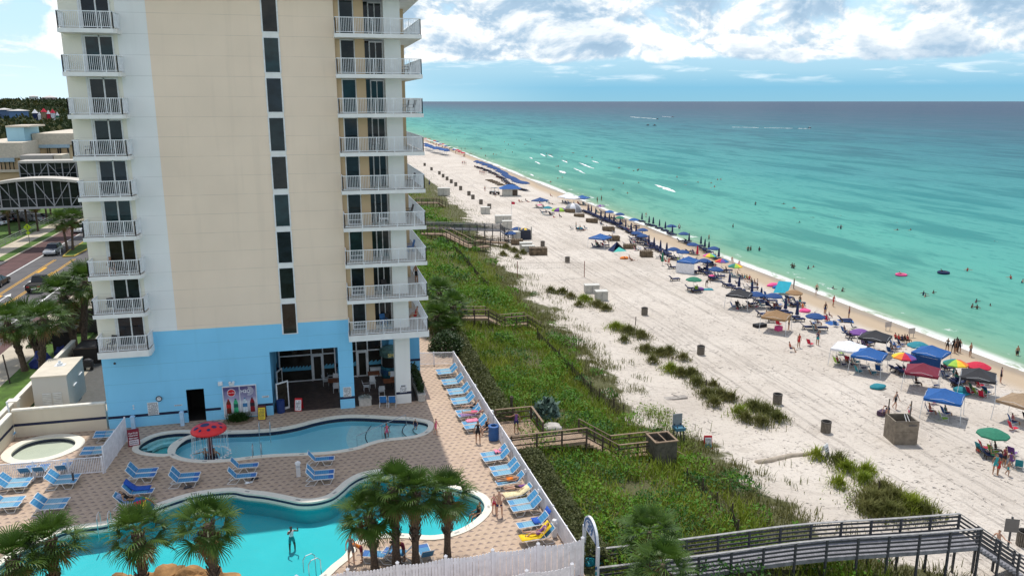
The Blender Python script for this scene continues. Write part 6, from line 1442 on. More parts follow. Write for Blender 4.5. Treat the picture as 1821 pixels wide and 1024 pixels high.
# pale shrub lump and agave by the landing
x,y=G(972,742,-1); leafy_thing('agave','spiky blue green plant rising beside the wooden landing','plant',(x,y,-1.0),ball(.9,.9,1.3),420,.5,M('agave',(.10,.16,.13),.6,.3,4))
x,y,z=GB(982,762,.5); mb=MB(); mb.blob((0,0,.4),(.8,.6,.55),2,3,.2); tag(mb.build('boulder',M('white_rock',(.45,.42,.38),.9,.2,3,bmp=.4),None,(x,y,z)),'pale rounded boulder beside the wooden walkway','boulder')
root=empty('lifeguard_chair',GB(1206,786)); tag(root,'grey wooden flag stand with blue seat at dune edge above the timber enclosure','stand')
for sx in(-1,1):
    for sy in(-1,1): mb=MB(); mb.bar((sx*.35,sy*.35,0),(sx*.25,sy*.25,1.5),.07); mb.build('leg',GREYR,root)
mb=MB(); mb.box(-.4,-.4,1.1,.4,.4,1.35); mb.build('seat',M('stand_blue',(.06,.18,.26),.7),root); mb=MB(); mb.box(-.4,.3,1.36,.4,.36,2.3); mb.build('backrest',M('stand_grey',(.24,.27,.28),.7),root)
# ---------------------------------------------------------------- street side: service yard, road, cars, footbridges, low building
def slab(name,x0,y0,x1,y1,z,m): mb=MB(); mb.box(x0,y0,z-.3,x1,y1,z); return struct(mb.build(name,m))
ASPH=M('asphalt',(.105,.10,.10),.9,.18,.5,bmp=.3); BRICKP=M('red_paving',(.105,.055,.052),.9,.2,.6,bmp=.3); CONC=M('pale_concrete',(.48,.42,.33),.9,.12,.8,bmp=.2); LINEW=M('line_white',(.62,.62,.60),.8,.15); LINEY=M('line_yellow',(.62,.33,.03),.8,.15)
LAWN=M('lawn',(.07,.135,.02),.95,.35,1.2,bmp=.5)
slab('service_yard',-22.6,60.6,-15.6,90,-.1,CONC); slab('service_yard',-20.6,66,-15.7,84,-.09,M('yard_tar',(.10,.10,.095),.9))
Y0,Y1=30,420
slab('road',-46.3,Y0,-33.0+1.6,Y1,-.34,ASPH); slab('road',-46.3,Y0,-42.7,Y1,-.336,BRICKP); slab('road',-33.0+1.6,Y0,-30.2,Y1,-.336,BRICKP)
slab('kerb',-30.2,Y0,-29.9,Y1,-.22,CONC); slab('sidewalk',-29.9,Y0,-27.0,Y1,-.225,CONC); slab('kerb',-46.6,Y0,-46.3,Y1,-.22,CONC)
slab('lawn',-27.0,Y0,-23.4,Y1,-.23,LAWN); slab('lawn',-48.3,135,-46.6,175,-.23,LAWN); slab('sidewalk',-51.2,Y0,-48.3,Y1,-.225,CONC); slab('sidewalk',-48.3,175,-46.6,Y1,-.226,CONC); slab('lawn',-48.3,Y0,-46.6,128,-.23,LAWN); slab('road',-60,126,-46.0,134,-.21,ASPH)
slab('lawn',-62,134.2,-51.2,260,-.24,LAWN); slab('parking',-120,60,-62,300,-.28,ASPH)
def marking(x0,x1,ya,yb,m,z=-.328): mb=MB(); mb.box(x0,ya,z-.004,x1,yb,z); return mb
def line(x,w_,ya,yb,m,name='road_marking'): struct(marking(x-w_/2,x+w_/2,ya,yb,m).build(name,m))
line(-42.45,.22,Y0,205,LINEW); line(-33.2,.24,Y0,205,LINEW)
for x in(-39.3,-39.6): line(x,.12,Y0,134,LINEY)
for x in(-36.6,-36.9): line(x,.12,Y0,134,LINEY)
for yy in(106,124,88): line(-39.0,.4,yy,yy+4,LINEY); line(-36.95,.4,yy-4,yy,LINEY)
def arrow(x,y,s):
    mb=MB(); z=-.324; mb.add([(x-.08,y-1.4*s,z),(x+.08,y-1.4*s,z),(x+.08,y+.5*s,z),(x-.08,y+.5*s,z)],[(0,1,2,3)]); mb.add([(x-.45,y+.5*s,z),(x+.45,y+.5*s,z),(x,y+1.5*s,z)],[(0,1,2)]); struct(mb.build('road_marking',LINEW))
arrow(-38.2,108.5,1.6); arrow(-38.0,117,1.6)
mb=MB(); mb.prism([(-38.9,136),(-37.3,136),(-36.9,141),(-36.9,160),(-39.3,160),(-39.3,141)],-.34,-.18); struct(mb.build('median',LAWN))
mb=MB(); ed=[(-38.9,136),(-37.3,136),(-36.9,141),(-36.9,160),(-39.3,160),(-39.3,141)]; mb.tube([(x,y,-.2) for x,y in ed+[ed[0]]],.12,4); struct(mb.build('kerb',M('kerb_yellow',(.5,.36,.08),.9)))
mb=MB()
for i in range(7): mb.box(-46+i*.55,133,-.331,-45.75+i*.55,136,-.327)
slab('tactile_pad',-49.5,131,-47.6,134.2,-.2,M('pad_yellow',(.62,.40,.05),.8)); 
for px,py in((112,587),(90,590)): x,y=G(px,py,-.2); struct(MB().box(-.9,-.7,-.006,.9,.7,0).build('tactile_pad',M('pad_yellow'),None,(x,y,-.215)))
# cars
TYRE=M('tyre',(.02,.02,.02),.8); HUB=M('hub',(.35,.35,.36),.4,.1,5,.8); CGL=M('car_glass',(.012,.015,.02),.08); TAIL=M('tail_red',(.35,.01,.01),.4); HEAD=M('headlight',(.75,.75,.72),.2)
def car(loc,rz,c,label,kind='sedan',group=None):
    root=empty('parked_car' if group else 'car' if kind!='pickup' else 'pickup_truck',loc,rz); tag(root,label,'car' if kind!='pickup' else 'pickup',group)
    L,Wd=(4.6,1.8) if kind!='pickup' else (5.7,1.98)
    hw=Wd/2; h0=.28; hb=.82 if kind!='pickup' else 1.05; 
    # along +y is forward
    if kind=='pickup': prof=[(-2.85,.45),(-2.85,1.05),(-.75,1.08),(-.7,1.15),(1.05,1.15),(1.2,1.12),(2.7,1.02),(2.85,.8),(2.85,.42),(2.2,.32),(-2.2,.36)]; cab=[(-.72,1.1),(-.55,1.78),(.45,1.82),(1.15,1.12)]
    elif kind=='suv': prof=[(-2.3,.4),(-2.32,.95),(-2.2,1.0),(1.0,1.0),(2.1,.86),(2.3,.7),(2.3,.36),(1.9,.28),(-1.9,.28)]; cab=[(-2.2,.98),(-1.95,1.52),(-1.5,1.64),(.2,1.62),(1.05,.99)]
    else: prof=[(-2.3,.42),(-2.3,.85),(-2.1,.92),(1.0,.88),(2.1,.76),(2.3,.6),(2.3,.34),(1.9,.26),(-1.9,.26)]; cab=[(-1.75,.9),(-1.1,1.4),(-.1,1.42),(1.0,.88)]
    def sect(mb,pr,w0,w1,zt):
        n=len(pr); zs=[p[1] for p in pr]; zm=min(zs); zM=max(zs)
        f=lambda z:w0+(w1-w0)*((z-zm)/(zM-zm))
        a=[(-f(z),y,z) for y,z in pr]; b_=[(f(z),y,z) for y,z in pr]
        mb.add(a+b_,[tuple(range(n)),tuple(range(2*n-1,n-1,-1))]+[(i,n+i,n+(i+1)%n,(i+1)%n) for i in range(n)])
    mb=MB(); sect(mb,prof,hw,hw*.95,0); o=mb.build('body',c,root); bv=o.modifiers.new('bv','BEVEL'); bv.width=.07; bv.segments=2
    mb=MB(); sect(mb,cab,hw*.92,hw*.74,0); o=mb.build('glasshouse',CGL,root)
    ry=[p[0] for p in cab if p[1]>max(q[1] for q in cab)-.1]; zt=max(q[1] for q in cab); mb=MB(); mb.box(-hw*.74,min(ry)-.03,zt-.02,hw*.74,max(ry)+.03,zt+.03); o=mb.build('roof',c,root); bv=o.modifiers.new('bv','BEVEL'); bv.width=.03
    mb=MB()
    for y in((cab[0][0]+cab[-1][0])/2,): 
        for s in(-1,1): mb.bar((s*hw*.93,y,cab[0][1]),(s*hw*.745,y-.05,zt),.07,.03)
    mb.build('pillar',c,root)
    if kind=='pickup': mb=MB(); mb.box(-hw*.84,-2.75,1.055,hw*.84,-.82,1.085); mb.build('load_bed',DARK,root); mb=MB(); mb.box(-hw*.95,-2.83,1.05,-hw*.85,-.75,1.16); mb.box(hw*.85,-2.83,1.05,hw*.95,-.75,1.16); mb.build('bed_rail',c,root)
    wr=.33 if kind!='pickup' else .40; wy=1.42 if kind!='pickup' else 1.8
    for s in(-1,1):
        for y in(-wy,wy):
            mb=MB(); mb.lathe([(0,-.12),(wr,-.12),(wr,.12),(0,.12)],16); mb.v=[(c_+s*(hw-.08),a_+y,b_+wr) for a_,b_,c_ in mb.v]; o=mb.build('wheel',TYRE,root)
            mb=MB(); mb.lathe([(0,.0),(wr*.62,0)],12); mb.v=[(s*(hw+.045),a_+y,b_+wr) for a_,b_,c_ in mb.v]; mb.build('rim',HUB,o)
        zl=prof[1][1]-.2; mb=MB(); mb.box(s*hw*.62-.18,prof[1][0]-.03,zl,s*hw*.62+.18,prof[1][0]+.05,zl+.16); mb.build('tail_light',TAIL,root)
        mb=MB(); mb.box(s*hw*.66-.2,2.22 if kind!='pickup' else 2.78,.6,s*hw*.66+.2,2.33 if kind!='pickup' else 2.88,.74); mb.build('headlight',HEAD,root)
    mb=MB(); yb=prof[1][0]-.035; mb.box(-.27,yb,.58,.27,yb+.03,.72); mb.build('licence_plate',SIGNW,root)
    return root
car((-41.2,139.5,-.335),PI,M('car_silver',(.42,.44,.47),.3,.05,1,.5),'silver suv driving toward the camera left of the median palms','suv')
car((-35.3,112.8,-.335),0,M('car_black',(.012,.012,.014),.25,.05),'black pickup truck driving away on the near lane','pickup')
x,y=G(141,412,-.3); car((x,y,-.335),PI,M('car_white',(.62,.64,.66),.3,.05),'white car half hidden behind the tower balconies up the road','sedan')
x,y=G(-4,507,-.3); car((x,y,-.335),0,M('car_black'),'dark car entering at the left border of the photo','sedan')
cc=[M('car_silver'),M('car_black'),M('car_white'),M('car_grey',(.12,.13,.14),.3),M('car_navy',(.02,.03,.07),.3)]
for i in range(11):
    x,y=G(6+i*8.5,397-(i%2)*5+ (3 if i<4 else -4),-.28); car((x-3,y,-.28),R(70),cc[i%5],'car parked in the shaded lot beyond the palms under the footbridge','suv' if i%3 else 'sedan','cars parked in the lot under the footbridge')
# handrail ramp along far sidewalk
p0=G(0,440,-.2); p1=G(137,372,-.2)
root=empty('ramp_rail',(p0[0],p0[1],-.2)); tag(root,'long low grey handrail along the far sidewalk','railing'); d=Vector((p1[0]-p0[0],p1[1]-p0[1],0)); mb=MB()
for z in(.4,.75,1.1): mb.bar((0,0,z),tuple(d+Vector((0,0,z))),.07)
mb.build('rail',M('rail_green_grey',(.30,.33,.28),.6),root); P_=MB(); P_.box(-.04,-.04,0,.04,.04,1.1); pm=P_.mesh('post',M('rail_green_grey'))
for i in range(19): link('post',pm,root,tuple(d*i/18))
# pedestrian sign
x,y=G(53,434,-.2); root=empty('crossing_sign',(x,y,-.22)); tag(root,'yellow-green diamond pedestrian sign on a post by the far sidewalk','road sign'); mb=MB(); mb.tube([(0,0,0),(0,0,3.2)],.05,6); mb.build('post',M('post_grey'),root)
YG=M('sign_lime',(.45,.62,.02),.5); 
for z,s in((2.9,.62),(1.95,.36)): mb=MB(); mb.prism([(0,-s),(s,0),(0,s),(-s,0)],-.02,.02); mb.v=[(a_,-c_-.07,b_+z) for a_,b_,c_ in mb.v]; mb.build('sign_face',YG,root)
mb=MB(); mb.lathe([(0,0),(.09,0)],10); mb.v=[(a_,-.095,b_+3.15) for a_,b_,c_ in mb.v]; mb.bar((0,-.095,3.05),(.02,-.095,2.8),.12,.01); mb.bar((0,-.095,2.8),(.16,-.095,2.55),.06,.01); mb.bar((0,-.095,2.8),(-.14,-.095,2.55),.06,.01); mb.build('walking_figure',INK,root)
x,y=G(18,682,-.25); mb=MB(); mb.bar((0,0,0),(-.3,.2,2.6),.09); tag(mb.build('sign_post',M('post_rust',(.06,.045,.04),.9),None,(x,y,-.25)),'bare leaning brown post on the lawn beside the sidewalk','post')
x,y=G(108,452,-.2); mb=MB(); mb.tube([(0,0,0),(0,0,.9)],.07,6); tag(mb.build('delineator',LINEW,None,(x,y,-.3)),'small white post at the tip of the median','post')
# service enclosure walls
WALLT=stucco('yard_wall',(.66,.58,.46),False); CAPW=M('wall_cap',(.74,.69,.60),.8)
def low_wall(label,x0,y0,x1,y1,h,stripe=True,t_=.22,z=0):
    root=empty('garden_wall',(x0,y0,z)); tag(root,label,'wall'); dx,dy=x1-x0,y1-y0; L=math.hypot(dx,dy); a=math.atan2(dy,dx); root.rotation_euler=(0,0,a)
    mb=MB(); mb.box(0,-t_/2,0,L,t_/2,h-.12); mb.build('wall',WALLT,root); mb=MB(); mb.box(-.04,-t_/2-.06,h-.119,L+.04,t_/2+.06,h); mb.build('wall_cap',CAPW,root)
    if stripe: mb=MB(); mb.box(0,-t_/2-.012,.82,L,-t_/2-.001,1.02); mb.build('stripe',NAVY,root)
    return root
low_wall('beige yard wall with navy stripe joining the blue tower wall',-21.8,60.35,-15.75,60.35,2.1)
low_wall('beige wall with navy stripe at the left border beside the oval pool',-21.95,50,-21.95,60.2,1.9)
low_wall('long beige wall between the lawn and the utility enclosure',-22.9,60.6,-22.9,80,1.55,False)
low_wall('short beige wall piece behind the utility enclosure',-18.6,76.6,-16.6,76.6,2.1,False)
for i,yy in enumerate((63.8,71.5)): mb=MB(); mb.box(-.3,-.3,0,.3,.3,1.8); mb.box(-.38,-.38,1.8,.38,.38,1.92); tag(mb.build('wall_pier',CAPW,None,(-22.9,yy,-.3)),['square pale pier on the lawn-side wall beside the utility enclosure','square pale pier on the lawn-side wall farther behind the enclosure'][i],'pier')
x,y=G(27,775,0); root=empty('wall_lamp_post',(x,y,0)); tag(root,'slim white pole leaning in front of the beige wall at left','pole'); mb=MB(); mb.tube([(0,0,0),(-.25,.1,2.6)],.06,8); mb.build('pole',RAILM,root)
x,y=G(12,770,0); mb=MB(); mb.box(-.18,-.18,0,.18,.18,1.1); mb.lathe([(.2,1.1),(.0,1.2)],4,ang=2*PI); tag(mb.build('utility_post',M('post_grey2',(.5,.5,.52),.7),None,(x,y,0)),'short grey utility post in the corner of the beige wall','post')
# generator house
GENM=stucco('generator_wall',(.58,.56,.51),False); gx0,gx1,gy0,gy1=-21.9,-19.45,65.0,69.6
root=empty('utility_enclosure',((gx0+gx1)/2,(gy0+gy1)/2,-.1)); tag(root,'pale boxy utility enclosure with louvred front and flat roof behind the yard wall','utility box')
a_,b_=(gx1-gx0)/2,(gy1-gy0)/2; mb=MB(); mb.box(-a_,-b_,0,a_,b_,2.9); mb.build('housing',GENM,root); mb=MB(); mb.box(-a_-.06,-b_-.06,2.901,a_+.06,b_+.06,3.02); mb.build('roof',M('gen_roof',(.62,.56,.46),.85,.1,1),root)
for s in(-.62,.12):
    mb=MB()
    for i in range(9): mb.bar((s,-b_-.03,.45+i*.14),(s+.62,-b_-.03,.45+i*.14),.05,.1,up=(0,.6,1))
    mb.build('louvre',M('louvre_pale',(.66,.65,.60),.6),root)
mb=MB(); mb.lathe([(.22,3.02),(.22,3.22),(.1,3.22),(.1,3.4),(0,3.42)],10,(0.1,.3,0)); mb.box(-.25,0,3.02,.5,.65,3.05); mb.build('roof_vent',RAILM,root)
for yy,zz in((-1.0,1.6),(.7,1.9)): mb=MB(); mb.box(a_,yy,zz,a_+.12,yy+.75,zz+.1); mb.build('side_hood',RAILM,root)
mb=MB(); mb.box(.95,-b_-.015,.3,1.15,-b_-.001,.55); mb.build('label_plate',M('plate_blue',(.05,.12,.3),.5),root)
root=empty('slat_gate',(-18.6,75.2,-.1)); tag(root,'grey slatted gate panel behind the utility enclosure','gate'); mb=MB()
for i in range(12): mb.box(i*.13,0,0,i*.13+.09,.03,1.7)
mb.build('slats',M('gate_grey',(.38,.37,.34),.7),root)
for i,(px,py,c,l) in enumerate([(158,655,(.03,.03,.035),'dark grill cart beside the utility enclosure'),(140,668,(.12,.10,.08),'brown hand truck leaning by the utility enclosure')]):
    x,y=G(px,py,0); root=empty('service_cart',(x,y,-.1)); tag(root,l,'cart'); mb=MB(); mb.box(-.4,-.25,.3,.4,.25,.8); mb.blob((0,0,.85),(.4,.27,.2),i,2,.05); mb.build('body',M('cart_%d'%i,c,.6),root)
    for s in(-1,1): mb=MB(); mb.lathe([(0,-.04),(.15,-.04),(.15,.04),(0,.04)],10); mb.v=[(a2*1+s*.3,c2-.2,b2+.15) for a2,b2,c2 in mb.v]; mb.build('wheel',TYRE,root)
# shaded kiosk / dark pavilions behind
for i,(px,py,wd,dp,h,l) in enumerate([(150,585,3.2,3.0,3.0,'dark timber pavilion with pale roof in the shaded bed by the tower'),(118,625,1.7,1.7,2.6,'small dark kiosk beside the thick trunked palm'),(168,640,2.6,3,1.9,'dark open-topped bin store against the tower')]):
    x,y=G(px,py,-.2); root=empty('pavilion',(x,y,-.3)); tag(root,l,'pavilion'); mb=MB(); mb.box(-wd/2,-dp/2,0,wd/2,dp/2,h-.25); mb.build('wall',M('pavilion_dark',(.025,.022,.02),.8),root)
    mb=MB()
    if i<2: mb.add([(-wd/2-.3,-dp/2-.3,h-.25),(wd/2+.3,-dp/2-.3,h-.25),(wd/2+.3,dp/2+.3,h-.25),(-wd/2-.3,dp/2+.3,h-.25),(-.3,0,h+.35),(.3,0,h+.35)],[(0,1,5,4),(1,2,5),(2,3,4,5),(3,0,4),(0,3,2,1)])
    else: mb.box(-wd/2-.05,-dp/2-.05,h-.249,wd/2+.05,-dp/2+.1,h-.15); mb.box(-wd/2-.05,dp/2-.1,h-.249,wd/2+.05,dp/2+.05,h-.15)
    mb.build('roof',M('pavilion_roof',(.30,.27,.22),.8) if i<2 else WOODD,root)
for i,(px,py,l) in enumerate([(76,651,'blue tarpaulin covered heap on the lawn behind the left palm trunks'),(109,632,'small blue covered bin beside the thick palm trunk')]):
    x,y=G(px,py,-.2); mb=MB(); mb.blob((0,0,.5),(.9-.4*i,.7-.3*i,.9-.3*i),i+3,2,.3); tag(mb.build('covered_heap',M('tarp_blue',(.01,.025,.16),.6,.3,3),None,(x,y,-.3)),l,'tarp')
x,y=G(113,622,-.2); mb=MB(); mb.box(-.2,-.2,0,.2,.2,1.3); mb.box(-.25,-.25,1.3,.25,.25,1.5); tag(mb.build('meter_box',M('meter_grey',(.42,.42,.42),.6),None,(x,y,-.3)),'grey meter box in front of the small dark kiosk','meter box')
# ---- covered footbridges over the road
STEELW=M('bridge_white',(.36,.36,.38),.5,.08); BRG=glass_mat('bridge_glass',(.012,.018,.018),5)
def bridge(label,pl,pr,Yl,h,arched,nbay):
    xl,_,zl=V(*pl,Yl); xr,_,zr=V(*pr,Yl); xr=max(xr,xl+3); zr=zl=min(zl,zr) if not arched else (zl+zr)/2
    L=xr-xl+6; root=empty('footbridge',(xl,Yl,zl)); tag(root,label,'footbridge'); wd=3.4
    def top(q): return h*(.62+.38*math.sin(PI*min(1,max(0,q))**.9)) if arched else h
    mb=MB(); mb.box(0,0,-.35,L,wd,0); mb.build('deck',STEELW,root)
    n=24; mb=MB()
    for i in range(n):
        q0,q1=i/n,(i+1)/n; x0,x1=L*q0,L*q1
        mb.add([(x0,.15,0.001),(x1,.15,.001),(x1,.15,top(q1)-.3),(x0,.15,top(q0)-.3)],[(0,1,2,3)])
        mb.add([(x0,wd-.15,0.001),(x1,wd-.15,.001),(x1,wd-.15,top(q1)-.3),(x0,wd-.15,top(q0)-.3)],[(3,2,1,0)])
    nv=len(mb.v); half=MB(); other=MB()
    for i in range(0,len(mb.f),2): half.add([mb.v[j] for j in mb.f[i]],[(0,1,2,3)]); other.add([mb.v[j] for j in mb.f[i+1]],[(0,1,2,3)])
    half.build('glazing',BRG,root); other.build('glazing',BRG,root)
    mb=MB()
    for i in range(n):
        q0,q1=i/n,(i+1)/n
        a=[(L*q0,-.25,top(q0)-.3),(L*q1,-.25,top(q1)-.3),(L*q1,-.25,top(q1)+.1),(L*q0,-.25,top(q0)+.1)]; mb.add(a+[(x,wd+.25,z) for x,_,z in a],[(0,1,2,3),(3,2,6,7),(0,4,5,1)])
    mb.build('roof',M('bridge_roof',(.50,.47,.42),.7),root)
    mb=MB()
    for i in range(nbay+1):
        q=i/nbay; mb.bar((L*q,0.05,0),(L*q,.05,top(q)-.3),.16,.14)
        if i<nbay: q1=(i+1)/nbay; mb.bar((L*q,.05,top(q)-.35) if (i<nbay/2 and arched) or (not arched and i%2==0) else (L*q,.05,.05),(L*q1,.05,.05) if (i<nbay/2 and arched) or (not arched and i%2==0) else (L*q1,.05,top(q1)-.35),.12,.1); mb.bar((L*(q+.5/nbay),.12,0),(L*(q+.5/nbay),.12,top(q+.5/nbay)-.3),.06,.05)
    mb.bar((0,.12,1.3),(L,.12,1.3),.05,.05); mb.build('truss',STEELW,root)
bridge('near arched white truss footbridge with dark glass over the road',(-60,371),(148,366),146,4.6,True,9)
bridge('rear flat white truss footbridge with dark glass behind the arched one',(37,321),(148,320),158,3.4,False,7)
# ---- low building across the road
LB=stucco('low_beige',(.60,.44,.27),False); LBW=M('low_trim',(.58,.51,.41),.8); LBB=stucco('low_blue',(.36,.58,.68),False); LG=GL[0]
Yb=178
def bpt(px,py,Y=Yb): return V(px,py,Y)
root=empty('low_building',(*bpt(90,330)[:2],-.3)); tag(root,'low beige building with pale blue stair tower at the end of the footbridges','building'); ox,oy,oz=root.location
def bb(name,px0,py0,px1,py1,dep,m,Y=Yb,par=None,yo=0):
    a=bpt(px0,py0,Y+yo); b_=bpt(px1,py1,Y+yo); mb=MB(); mb.box(min(a[0],b_[0])-ox,Y+yo-oy,min(a[2],b_[2])-oz,max(a[0],b_[0])-ox,Y+yo+dep-oy,max(a[2],b_[2])-oz); return mb.build(name,m,par or root)
bb('wall',57,258,133,345,26,LB,182); bb('parapet',56,238,134,257.5,27,LBW,181.5)
bb('stair_tower',10,227,52,300,9,LBB,178); bb('tower_cap',9,224,53,226.7,9.6,LBW,177.7)
bb('wall',-60,282,40,345,22,LB,172); bb('parapet',-62,255,42,281,22.6,LBW,171.7); bb('terrace_wall',35,277,95,292,5,M('low_grey_wall',(.40,.37,.34),.8),168); bb('parapet',95,276,112,292,5,LBW,168)
for px,wd,py0,py1 in((68,3.4,266,285),(84,3,263,292),(88,3,262,293),(103,3,259,298),(107,3,258,300),(121,3.4,256,305)):
    bb('window',px,py0,px+wd,py1,.2,LG,181.6)
for px in(0,7,15,22): bb('window',px,285,px+4,303,.2,LG,171.5)
bb('band',68,257.8,124,263,.25,M('band_blue',(.35,.47,.56),.6),181.4); bb('band',-5,281.5,26,288,.2,M('band_blue'),171.4); bb('ledge',-40,303,40,306,.5,LBW,171.2)
# far background buildings and the bright play structure
for i,(px0,py0,px1,py1,Y,c,l) in enumerate([(75,172,96,181,1500,(.42,.33,.36),'far brownish block with pale pyramid roof above the woodland'),(52,171,64,176,1500,(.6,.62,.62),'far low white roofed building on the woodland skyline'),(16,196,42,203,620,(.12,.22,.40),'long low blue building among trees at left'),(-5,194,14,201,640,(.10,.16,.28),'dark blue shed at the left border among trees')]):
    a=V(px0,py1,Y); b_=V(px1,py0,Y); root=empty('distant_building',(a[0],Y,a[2])); tag(root,l,'building'); w_=b_[0]-a[0]; h=b_[2]-a[2]; mb=MB(); mb.box(0,0,-h*2,w_,w_,h*.8); mb.build('wall',M('far_%d'%i,c,.8),root); mb=MB(); mb.add([(-1,-1,h*.8),(w_+1,-1,h*.8),(w_+1,w_+1,h*.8),(-1,w_+1,h*.8),(w_/2,w_/2,h*1.25)],[(0,1,4),(1,2,4),(2,3,4),(3,0,4),(3,2,1,0)]); mb.build('roof',M('far_roof',(.55,.53,.5),.8),root)
Y=560; root=empty('play_structure',V(77,200,Y)); tag(root,'colourful play structure with red yellow and blue towers amid distant trees','play structure')
for i,(dx,w_,h,c) in enumerate([(-5,2.4,.5,'navy'),(-2.5,1.6,-1,'white'),(0,2.4,1.2,'tan'),(2.6,1.6,0,'red'),(5,2,.6,'white'),(7.5,1.4,-1,'green')]):
    mb=MB(); mb.box(dx-w_/2,0,-9,dx+w_/2,w_,h-1); mb.build('tower',CV[c],root); mb=MB(); mb.lathe([(w_*.8,h-1),(0,h+1.4)],6,(dx,w_/2,0)); mb.build('tower_roof',CV['red' if i%2==0 and i else 'white'],root)
# ---------------------------------------------------------------- the beach
SILV=M('canopy_leg',(.62,.64,.66),.4)
def parasol_kit(cols,rad=1.2,label='open beach umbrella'):
    root=empty('beach_umbrella'); tag(root,label,'beach umbrella'); umb_mesh(list(range(len(cols))),rad).build('canopy',[CV[c] for c in cols],root); mb=MB(); mb.tube([(0,0,-.15),(0,0,2.25)],.025,6); mb.build('pole',SILV,root); return Kit(root)
def closed_kit(c):
    root=empty('closed_umbrella'); tag(root,'closed beach umbrella','beach umbrella'); mb=MB(); mb.lathe([(.03,2.3),(.10,2.15),(.15,1.7),(.20,1.05),(.24,.75),(.13,.72),(.03,.85)],10); 
    mb.v=[(x*(1+.18*math.cos(4*math.atan2(y,x))),y*(1+.18*math.cos(4*math.atan2(y,x))),z) for x,y,z in mb.v]; mb.build('canopy',CV[c],root); mb=MB(); mb.tube([(0,0,-.15),(0,0,2.4)],.028,6); mb.build('pole',WOODD,root); return Kit(root)
def canopy(px,py,c,label,size=3.0,rz=45,eave=1.95,peak=2.7,side=None):
    x,y,z=GB(px,py,eave+.35); root=empty('canopy_tent',(x,y,z),R(rz)); tag(root,label,'canopy tent'); s=size/2; m=CV[c]; mb=MB(); k=6
    # pyramid with a slight sag and a valance
    rings=[]
    for q in(0,.35,.7,1): 
        rr=s*q; zz=peak-(peak-eave)*(q**.85); rings.append([(-rr,-rr,zz),(0,-rr,zz-.05*q),(rr,-rr,zz),(rr,0,zz-.05*q),(rr,rr,zz),(0,rr,zz-.05*q),(-rr,rr,zz),(-rr,0,zz-.05*q)])
    rings.append([(a,b,eave-.24) for a,b,_ in rings[-1]])
    for A_,B_ in zip(rings,rings[1:]):
        for i in range(8): mb.add([A_[i],A_[(i+1)%8],B_[(i+1)%8],B_[i]],[(0,3,2,1)])
    mb.build('roof',m,root)
    for sx in(-1,1):
        for sy in(-1,1): mb=MB(); mb.tube([(sx*s*1.06,sy*s*1.06,0),(sx*s*.985,sy*s*.985,eave-.02)],.028,5); mb.build('leg',SILV,root)
    mb=MB()
    for i in range(4):
        a=[(-1,-1),(1,-1),(1,1),(-1,1)][i]; b_=[(1,-1),(1,1),(-1,1),(-1,-1)][i]; mb.tube([(a[0]*s*.97,a[1]*s*.97,eave-.1),((a[0]+b_[0])/2*s*.97,(a[1]+b_[1])/2*s*.97,eave+.18),(b_[0]*s*.97,b_[1]*s*.97,eave-.1)],.014,4)
    mb.build('truss',SILV,root)
    if side: mb=MB(); mb.add([(-s,-s,0.05),(-s,s,0.05),(-s,s,eave-.25),(-s,-s,eave-.25)],[(0,1,2,3)]); o=mb.build('side_wall',CV[side],root); o.modifiers.new('t','SOLIDIFY').thickness=.02
    return root
def low_chair(c,fr,nm='low beach chair'):
    root=empty('beach_chair'); tag(root,nm,'beach chair'); mb=MB(); mb.bar((0,-.28,.28),(0,.2,.2),.5,.025); mb.build('seat',c,root); mb=MB(); mb.bar((0,.2,.2),(0,.5,.85),.5,.025,up=(0,1,.5)); mb.build('backrest',c,root)
    mb=MB()
    for s in(-1,1): mb.tube([(s*.27,-.3,0),(s*.27,-.26,.45),(s*.27,.36,.5)],.016,5); mb.tube([(s*.27,.32,0),(s*.27,-.28,.28)],.016,5); mb.tube([(s*.27,.2,.2),(s*.27,.5,.86)],.016,5)
    mb.build('frame',fr,root); return Kit(root)
CK={c:low_chair(CV[c],SILV) for c in('navy','royal','green','red','teal','black','purple','lime')}
def lounger_kit():
    root=empty('beach_lounger'); tag(root,'wooden beach lounger','beach lounger'); mb=MB()
    for s in(-1,1): mb.box(s*.3-.03,-1,.26,s*.3+.03,.45,.32)
    for yy in(-.95,-.2,.4): mb.box(-.27,yy,.26,.27,yy+.06,.315)
    mb.build('frame',WOODD,root)
    for s in(-1,1):
        for yy in(-.9,.35): mb=MB(); mb.box(s*.3-.03,yy,0,s*.3+.03,yy+.07,.259); mb.build('leg',WOODD,root)
    mb=MB(); mb.box(-.3,-1,.322,.3,.3,.40); mb.bar((0,.3,.36),(0,.8,.82),.6,.08,up=(0,1,.9)); mb.build('cushion',CV['navy'],root); return Kit(root)
LK=lounger_kit()
UK={k:parasol_kit(c) for k,c in dict(blue=['blue'],royal=['royal'],green=['green'],red=['red'],teal=['teal'],purple=['purple'],tan=['brown'],rainbow=['royal','teal','green','lime','yellow','orange','red','purple'],pinkbow=['pink','yellow','lime','aqua'],stripe=['yellow','navy'],seafoam=['seafoam'],plum=['purple','grey']).items()}
UCl={c:closed_kit(c) for c in('navy','green','red')}
SEAR=R(90) # faces the sea (+x)
def umb(kind,px,py,label,group=None,scale=None,h=2.0):
    x,y,z=GB(px,py,h*(scale or 1)); UK[kind].put((x,y,z),random.uniform(0,6),label,group,scale); return x,y,z
